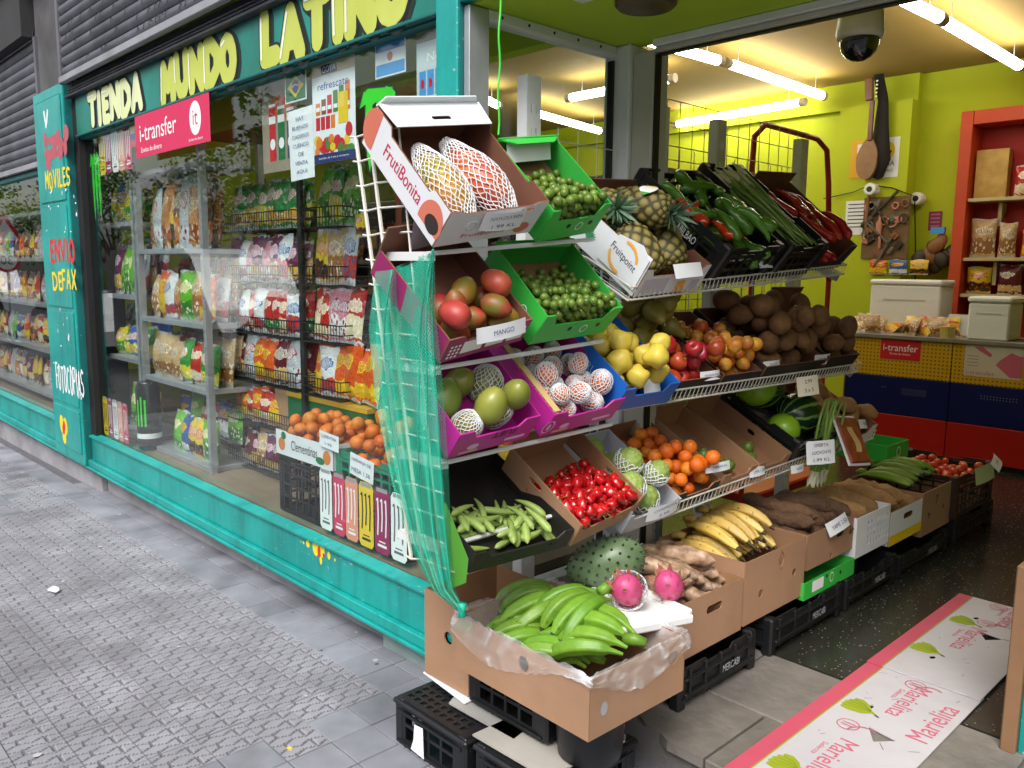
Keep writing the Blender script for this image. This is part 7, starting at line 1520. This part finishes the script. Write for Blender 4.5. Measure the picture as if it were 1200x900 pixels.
wall_flat('smile_poster', 'white poster with a yellow smiling face on the lime wall', 'poster', (1024, 163), (1052, 207), [WHITE, YELP, INK], lambda mb, w, h, o: (disc(mb, 0, h * .18, w * .34, w * .34, I4, .0006, 1), strokes(mb, [ARC(0, h * .2, w * .2, w * .2, 200, 340, 6)], .02, I4, 2, 6, .001), text('ENVIA', o, T(0, -h * .15, .001), w * .7, h * .12, INK), text('DINERO', o, T(0, -h * .33, .001), w * .6, h * .07, INK)))
wall_flat('purple_packet', 'small purple packet pinned to the lime wall', 'packet', (1089, 248), (1103, 270), [mat('packet_purple', '#7a1f4a', '#8e3060'), mat('packet_mauve', '#b06a88')], lambda mb, w, h, o: [rect(mb, -w * .35, w * .35, h * (.3 - .2 * i), h * (.38 - .2 * i), I4, .0006, 1) for i in range(4)], y=6.497)
# charango in a black bag
p = PY(1022, 150, 6.2); t = empty('charango', T(p.x, 6.2, p.z), 'small wooden charango with a black bag hung high on the lime wall', 'instrument'); u_ = 2 * (PY(1022, 90, 6.2).z - PY(1022, 200, 6.2).z) / 2
WD = mat('charango_wood', '#7d5a34', '#946f45', rough=.5, nscale=14); WD2 = mat('charango_neck', '#5a2c18', '#6e3a22', rough=.45)
mb = MB(); ou = [(math.copysign(1, s_) * 0 + r_ * math.cos(R(a)), z + r_ * math.sin(R(a))) for s_, a, r_, z in [(1, -90 + 180 * i / 10, .15, -.27) for i in range(11)]]
body = []
for i in range(28):
    a = 2 * math.pi * i / 28; r_ = 1 + .16 * math.cos(2 * a) * (1 if math.sin(a) > 0 else .4); body.append((.09 * math.cos(a) * r_ * (1 - .25 * math.sin(a)), -.28 + .2 * math.sin(a)))
mb.plate(body, [], .08, Matrix(((1, 0, 0, 0), (0, 0, -1, -.03), (0, 1, 0, 0), (0, 0, 0, 1))) @ RZ(-4)); mb.build('soundbox', WD, t)
mb = MB(); mb.bevbox(-.022, .022, -.05, -.02, -.12, .25, .006); mb.build('neck', WD2, t); mb = MB(); mb.bevbox(-.05, .03, -.055, -.02, .25, .46, .01, M=RY(-4)); mb.build('headstock', WD2, t)
for i in range(5): mb = MB(); mb.bevbox(.03, .05, -.055, -.045, .27 + .035 * i, .285 + .035 * i, .003); mb.build('tuning_peg', WHITEP, t)
mb = MB(); mb.lathe([(-.48, 0), (-.46, .05), (-.3, .11), (0, .07), (.25, .05), (.5, .05), (.54, .03), (.6, .01), (.62, 0)], 12, fn=lambda p, u, v: V((p.x + .07 - .1 * v * (v > .6), p.y * .4 + .04, p.z))); mb.build('black_bag', mat('bag_black', '#15130f', '#1e1b16', rough=.8), t, smooth=True)
# rack of leather and small goods
p0, p1 = PY(1014, 232, WY), PY(1063, 303, WY); t = empty('trinket_panel', T((p0.x + p1.x) / 2, WY, p1.z), 'brown panel hung with small leather goods and sandals', 'display panel'); I2 = IV(t)
mb = MB(); mb.box(p0.x, p1.x, WY - .015, WY - .001, p1.z, p0.z, M=I2); mb.build('backing', mat('panel_brown', '#6a5234', '#7c6342', rough=.8, nscale=20), t)
rg = random.Random(12); gm = [mat('leather_dark', '#2e2418', '#3a2e20', rough=.5), mat('leather_tan', '#7a4c26', '#8c5a30', rough=.5), mat('trinket_pink', '#b0705c', '#c08470', rough=.5), mat('trinket_grey', '#5a564c', '#6c685c', rough=.4)]
for i in range(30):
    fx, fz = rg.uniform(.08, .92), rg.uniform(.08, .92); mb = MB(); s_ = rg.uniform(.03, .06); kind = i % 5
    if kind == 0: mb.bevbox(-.012, .012, -.012, .012, -.16, .16, .004)                                   # strap
    elif kind == 1: mb.plate([(-s_, -s_ * .6), (s_, -s_ * .6), (s_ * 1.1, s_ * .4), (s_ * .6, s_ * .9), (-s_ * .6, s_ * .9), (-s_ * 1.1, s_ * .4)], [], .03, Matrix(((1, 0, 0, 0), (0, 0, -1, 0), (0, 1, 0, 0), (0, 0, 0, 1))))   # purse
    elif kind == 2: mb.tube([(s_ * math.cos(R(36 * j)), 0, s_ * math.sin(R(36 * j))) for j in range(11)], .009, 6, False)   # coiled belt
    elif kind == 3: mb.bevbox(-s_ * .8, s_ * .8, -.01, .012, -s_, s_, .006); mb.bevbox(-s_ * .7, s_ * .7, -.016, -.0105, -s_ * .2, s_ * .3, .003)   # wallet
    else: mb.lathe(ell(s_ * .6, s_ * 1.3, 6), 10, fn=lambda p, u, v: V((p.x, p.y * .3, p.z)))             # sandal
    link('trinket', mb.mesh('trinket', gm[(i * 7) % 4], kind == 4), t, I2 @ T(p0.x + (p1.x - p0.x) * fx, WY - .04, p1.z + (p0.z - p1.z) * fz) @ RY(rg.uniform(-50, 50)))
p0, p1 = PY(1020, 310, WY), PY(1062, 322, WY)
row_ = [('orange', 0), ('blue', 1), ('yellow', 2)]
for k, i in row_: bag(k, .17, .14, .03, T(p0.x + .09 + i * .19, WY - .03, p1.z), BAGLAB[k] + ' pinned below the trinket panel', 'snack bag', None, name='sweet_packet')
# hanging cluster of purses
p = PY(1096, 295, 6.4); t = empty('purse_cluster', T(p.x, 6.4, p.z), 'bunch of brown purses and sunglasses hanging on the lime wall', 'purses')
for i in range(14):
    mb = MB(); mb.lathe(ell(.07, .09, 6), 10, fn=lambda p, u, v: V((p.x, p.y * .4, p.z))); link('purse', mb.mesh('purse', gm[(0, 1, 0, 3)[i % 4]], True), t, T(rg.uniform(-.16, .18), -.05 + rg.uniform(-.03, .03), rg.uniform(-.16, .14)) @ RY(rg.uniform(-60, 60)) @ S(rg.uniform(.6, 1.1)))
mb = MB(); mb.box(-.02, .1, -.1, -.06, .16, .22); mb.build('blue_tag', SKYP, t)
# two small security cameras with a cable
for (px, py, y, lab) in ((1021, 222, 6.29, 'small white bullet camera above the trinket panel'), (1075, 233, 6.49, 'small round white camera at the wall corner')):
    p = PY(px, py, y - .06); t = empty('wall_camera', T(*p), lab, 'camera'); mb = MB(); mb.X = RX(90); mb.lathe([(-.06, 0), (-.06, .06), (.03, .06), (.045, .05), (.045, 0)], 16); mb.build('housing', STYRO, t); mb = MB(); mb.X = RX(90); mb.lathe([(.046, .0), (.046, .028), (.05, .026), (.05, 0)], 12); mb.build('lens', BLACKM, t)
pts2 = [PY(px, py, y) for px, py, y in ((965, 233, 6.27), (1000, 225, 6.27), (1020, 217, 6.27), (1045, 220, 6.27), (1072, 230, 6.3), (1073, 300, 6.45), (1072, 345, 6.45))]; mb = MB(); mb.tube(pts2, .006, 5); tag(mb.build('camera_cable', BLACKM), 'thin dark cable strung between the wall cameras', 'cable')
# dome camera by the door head
c_ = PY(1008, 36, 1.25); t = empty('dome_camera', T(c_.x, 1.25, c_.z), 'white dome camera with a dark glass bowl inside the door', 'camera'); sc = .085
mb = MB(); mb.lathe([(.10, 0), (.10, .03), (.085, .06), (.06, .078), (-.01, .084), (-.03, .078), (-.032, 0)], 28); mb.build('housing', mat('camera_white', '#c9b9aa', '#d6c8ba', rough=.4), t, smooth=True); mb = MB(); mb.lathe([(-.033, .07), (-.05, .069), (-.075, .06), (-.095, .043), (-.107, .022), (-.11, 0)], 28); mb.build('glass_bowl', mat('dark_dome', '#101114', '#15171a', rough=.08, coat=1), t, smooth=True)
mb = MB(); mb.tube([(0, 0, .1), (0, 0, ZC - c_.z)], .02, 10); mb.build('mount', mat('camera_white', '#c9b9aa'), t)
# ---- red shelf unit
y0 = 6.2; p0, p1 = PY(1127, 131, y0), PY(1200, 131, y0); x0, x1, zt = p0.x, p0.x + 1.6, p0.z; t = empty('red_shelf_unit', T(x0, y0, FLZ), 'red shelf unit on the back wall with cream shelves of packets', 'shelf unit'); I2 = IV(t)
for nm, bb in (('side', (x0, x0 + .1, y0, YB - .005, FLZ, zt)), ('top', (x0 + .102, x1 - .002, y0 + .003, YB - .005, zt - .12, zt - .002)), ('side', (x1, x1 + .1, y0, YB - .005, FLZ, zt))): mb = MB(); mb.bevbox(*bb, .004, M=I2); mb.build(nm, mat('red_orange_frame', '#b83a10', '#c44618', rough=.5), t)
mb = MB(); mb.box(x0 + .1, x1, YB - .03, YB - .006, FLZ, zt - .12, M=I2); mb.build('back', RED_W, t)
zs = [PY(1165, 232, y0 + .1).z, PY(1165, 302, y0 + .1).z, PY(1165, 345, y0 + .1).z]
for z in zs:
    mb = MB(); mb.bevbox(x0 + .102, x1 - .002, y0 + .02, YB - .032, z - .03, z, .003, M=I2); mb.build('shelf', mat('shelf_cream', '#b8a878', '#c8b98c', rough=.5), t)
    mb = MB(); mb.X = I2; mb.plate([(0, 0), (.12, .13), (.12, .2), (0, .2)], [], .03, T(x0 + .35, YB - .16, z - .24) @ Matrix(((0, 0, 1, 0), (1, 0, 0, 0), (0, 1, 0, 0), (0, 0, 0, 1)))); mb.build('bracket', mat('shelf_cream', '#b8a878'), t)
rg = random.Random(91)
for zi, z in enumerate(zs + [.8]):
    x = x0 + .12
    while x < x1 - .2:
        w_, h_ = rg.uniform(.12, .24), rg.uniform(.18, .36); k = rg.choice(['orange', 'cocoa', 'wine', 'silver', 'yellow', 'beige', 'red']) 
        if not (zi == 0 and x < x0 + .2): bag(k, round(w_, 2), round(h_, 2), .1, T(x + w_ / 2, y0 + .12, z + .001) @ RZ(rg.uniform(-8, 8)), BAGLAB[k] + ' in the red shelf unit', 'packet', 'packets in the red shelf unit', name='packet')
        else: mb = MB(); mb.bevbox(x, x + .26, y0 + .1, y0 + .2, z + .001, z + .42, .004); tag(mb.build('cereal_box', mat('cereal_tan', '#b08a3c', '#d0a85c', rough=.5, nscale=9, namt=.15)), 'tall tan cake box on the upper cream shelf', 'box'); w_ = .28
        x += w_ + rg.uniform(.01, .05)
# ---- wire partition, red trolley handle
a, b = PX(797, 113, .3), PX(965, 180, .3); t = empty('wire_partition', T(.1, 1.6, 1.4), 'grid wire panel behind the top of the fruit rack', 'wire panel'); I2 = IV(t); mb = MB(); xg = .12
for y in [.98 + .1 * i for i in range(17)]: mb.rod(I2 @ V((xg, y, 1.3)), I2 @ V((xg, y, 2.36)), .0025, 4)
for z in [1.36 + .1 * i for i in range(11)]: mb.rod(I2 @ V((xg, .95, z)), I2 @ V((xg, 2.6, z)), .0025, 4)
mb.build('grid', mat('wire_brass', '#8f8660', '#a39a72', rough=.4, metal=.4), t)
q = [PX(px, py, .05) for px, py in ((881, 330), (881, 200), (884, 160), (897, 146), (930, 155), (958, 163), (969, 176), (971, 215), (971, 330))]; mb = MB(); mb.X = Matrix.Translation(-q[0]); mb.tube(q, .016, 10); t = empty('red_trolley', Matrix.Translation(q[0]), 'red tubular trolley frame rising behind the pepper crates', 'trolley'); mb.build('handle', mat('red_tube', '#b02c1c', '#bc3826', rough=.35), t, smooth=True); mb = MB(); mb.X = Matrix.Translation(-q[0]); mb.bevbox(-.1, .12, q[0].y, q[-1].y, .3, .36, .01); mb.tube([q[0], (q[0].x, q[0].y, .3)], .016, 8); mb.tube([q[-1], (q[-1].x, q[-1].y, .3)], .016, 8); mb.build('frame', mat('red_tube', '#b02c1c'), t)
# ================================================================== the street behind the photographer, seen in the glass
def reflect_at(px, py, y): p = PY(px, py, GY); r_ = ray(px, py); r_ = V((r_.x, -r_.y, r_.z)); return p + r_ * ((y - GY) / r_.y)
LEAFM = mat('tree_leaf', '#3f6420', '#6b8f34', rough=.6, nscale=.6, namt=.25); BARK = mat('tree_bark', '#4a3d30', '#5e4f40', rough=.9, nscale=8, bump=.5, bscale=20)
def tree(x, y, h_, r_, seed, label):
    rgx = random.Random(seed); t = empty('street_tree', T(x, y, gz(x) - .14), label, 'tree', 'trees across the street'); mb = MB()
    mb.tube([(0, 0, 0), (.05, .02, h_ * .3), (.0, .08, h_ * .6)], [.16, .12, .07], 8)
    for i in range(6): a = rgx.uniform(0, 6.28); mb.tube([(.03, .04, h_ * .35), (r_ * .4 * math.cos(a), r_ * .4 * math.sin(a), h_ * .55), (r_ * .7 * math.cos(a), r_ * .7 * math.sin(a), h_ * .75)], [.07, .045, .02], 6)
    mb.build('trunk', BARK, t); mb = MB(); cl = [(V((rgx.gauss(0, r_ * .45), rgx.gauss(0, r_ * .45), h_ * .66 + rgx.gauss(0, h_ * .13))), rgx.uniform(.5, 1.0) * r_ * .42) for _ in range(26)]
    for c_, rr in cl:
        for _ in range(90):
            d_ = V((rgx.gauss(0, 1), rgx.gauss(0, 1), rgx.gauss(0, 1))).normalized() * rr * rgx.uniform(.6, 1); p = c_ + d_; s_ = rgx.uniform(.07, .14); a_ = V((rgx.gauss(0, 1), rgx.gauss(0, 1), rgx.gauss(0, 1))).normalized(); b_ = a_.orthogonal().normalized(); mb.add([p - a_ * s_, p + b_ * s_ * .6, p + a_ * s_, p - b_ * s_ * .6], [(0, 1, 2, 3)])
    mb.build('crown', LEAFM, t)
for i, (x, y) in enumerate(((-9, -11.5), (-15, -12.5), (-22, -11.5), (-30, -12), (-40, -12), (-52, -12))): tree(x, y, 7.5, 2.6, i, 'leafy street tree mirrored in the shop glass')
def vehicle(label, x, y, prof, L, W_, paint, cabin, wheels, cat, nm):
    t = empty(nm, T(x, y, gz(x) - .14), label, cat); mb = MB()
    mb.plate(prof, [], W_, Matrix(((1, 0, 0, 0), (0, 0, -1, -W_ / 2), (0, 1, 0, 0), (0, 0, 0, 1)))); mb.build('body', paint, t)
    gm_ = mat('car_glass', '#12161a', '#181d22', rough=.06)
    for s_ in (-1, 1): mb = MB(); mb.plate(cabin, [], .01, Matrix(((1, 0, 0, 0), (0, 0, -1, s_ * (W_ / 2 + .004) + (0 if s_ < 0 else .01)), (0, 1, 0, 0), (0, 0, 0, 1)))); mb.build('window', gm_, t)
    for wx in wheels:
        for s_ in (-1, 1):
            wh = MB(); wh.X = T(wx, s_ * (W_ / 2 - .08), .32) @ RX(90); wh.lathe([(-.1, 0), (-.1, .26), (-.08, .32), (.08, .32), (.1, .26), (.1, 0)], 20); w2 = wh.build('wheel', mat('tyre', '#141414', '#1c1c1c', rough=.8), t); hb = MB(); hb.X = T(wx, s_ * (W_ / 2 + .022), .32) @ RX(90); hb.lathe([(-.005, 0), (-.005, .19), (.005, .19), (.005, 0)], 16); hb.build('rim', STEEL, w2)
car = [(-2.1, .25), (2.1, .25), (2.15, .6), (1.9, .85), (1.1, .95), (.45, 1.42), (-1.1, 1.45), (-1.8, 1.0), (-2.12, .9)]; cabin = [(-1.55, .98), (.9, .98), (.4, 1.36), (-1.05, 1.38)]
van = [(-2.6, .3), (2.6, .3), (2.65, .9), (2.2, 1.25), (1.5, 2.15), (1.2, 2.3), (-2.6, 2.3)]; vcab = [(1.0, 1.25), (2.05, 1.25), (1.45, 2.0), (1.0, 2.05)]
WP = mat('white_car_paint', '#d6d8da', '#e0e2e4', rough=.2, coat=1); GP = mat('grey_car_paint', '#4c5058', '#565a62', rough=.2, coat=1)
for i, (x, y, v_, pm, lb) in enumerate(((-13.5, -4.9, 'van', WP, 'white delivery van parked across from the shop'), (-20, -4.8, 'car', WP, 'white parked car beside the delivery van'), (-26, -4.8, 'car', GP, 'dark grey parked car behind the white car'), (-33, -4.9, 'van', WP, 'white van parked far up the street'), (-8, -4.8, 'car', GP, 'dark grey car parked opposite the painted pillar'))):
    vehicle(lb, x, y, van if v_ == 'van' else car, 4.2, 1.8, pm, vcab if v_ == 'van' else cabin, (-1.5, 1.6) if v_ == 'van' else (-1.35, 1.4), 'van' if v_ == 'van' else 'car', 'parked_van' if v_ == 'van' else 'parked_car')
p = reflect_at(8, 300, -3.2); t = empty('road_sign', T(p.x, p.y, gz(p.x)), 'speed limit 30 sign with warning triangle at the kerb', 'road sign'); mb = MB(); mb.tube([(0, 0, 0), (0, 0, 3.1)], .035, 8); mb.build('pole', STEEL, t)
BK = Matrix(((-1, 0, 0, 0), (0, 0, 1, .04), (0, 1, 0, 0), (0, 0, 0, 1))) ; zc = p.z - gz(p.x)
TW = RZ(-60)
mb = MB(); mb.X = TW; disc(mb, 0, zc - .1, .3, .3, BK, 0, 0, 28); disc(mb, 0, zc - .1, .23, .23, BK, .003, 1, 28); mb.build('disc', [REDP, WHITEP], t); text('30', t, TW @ BK @ T(0, zc - .1, .006), .26, .22, INK)
mb = MB(); mb.X = TW; mb.plate([(-.45, zc + .3), (.45, zc + .3), (0, zc + 1.05)], [], .004, BK, 0); mb.plate([(-.3, zc + .38), (.3, zc + .38), (0, zc + .88)], [], .003, BK @ T(0, 0, .004), 1); mb.build('triangle', [REDP, WHITEP], t)
# houses across the street close the view
for i in range(7):
    x = -62 + i * 14; t = empty('town_house', T(x, -30, -.5), ('pale rendered town house across the street' if i % 2 else 'brick coloured town house across the street'), 'building', 'town houses across the street'); mb = MB(); mb.box(0, 13.8, -8, 0, 0, 13 + i % 3); mb.build('wall', mat('house_%d' % (i % 2), '#b5aca0' if i % 2 else '#9a7a66', rough=.9, nscale=2), t)
    for fl in range(4):
        for k in range(4): mb = MB(); mb.box(1.2 + 3.2 * k, 2.6 + 3.2 * k, .001, .05, 1.4 + 3.1 * fl, 3.4 + 3.1 * fl); mb.build('window', mat('dark_pane', '#15181b'), t)
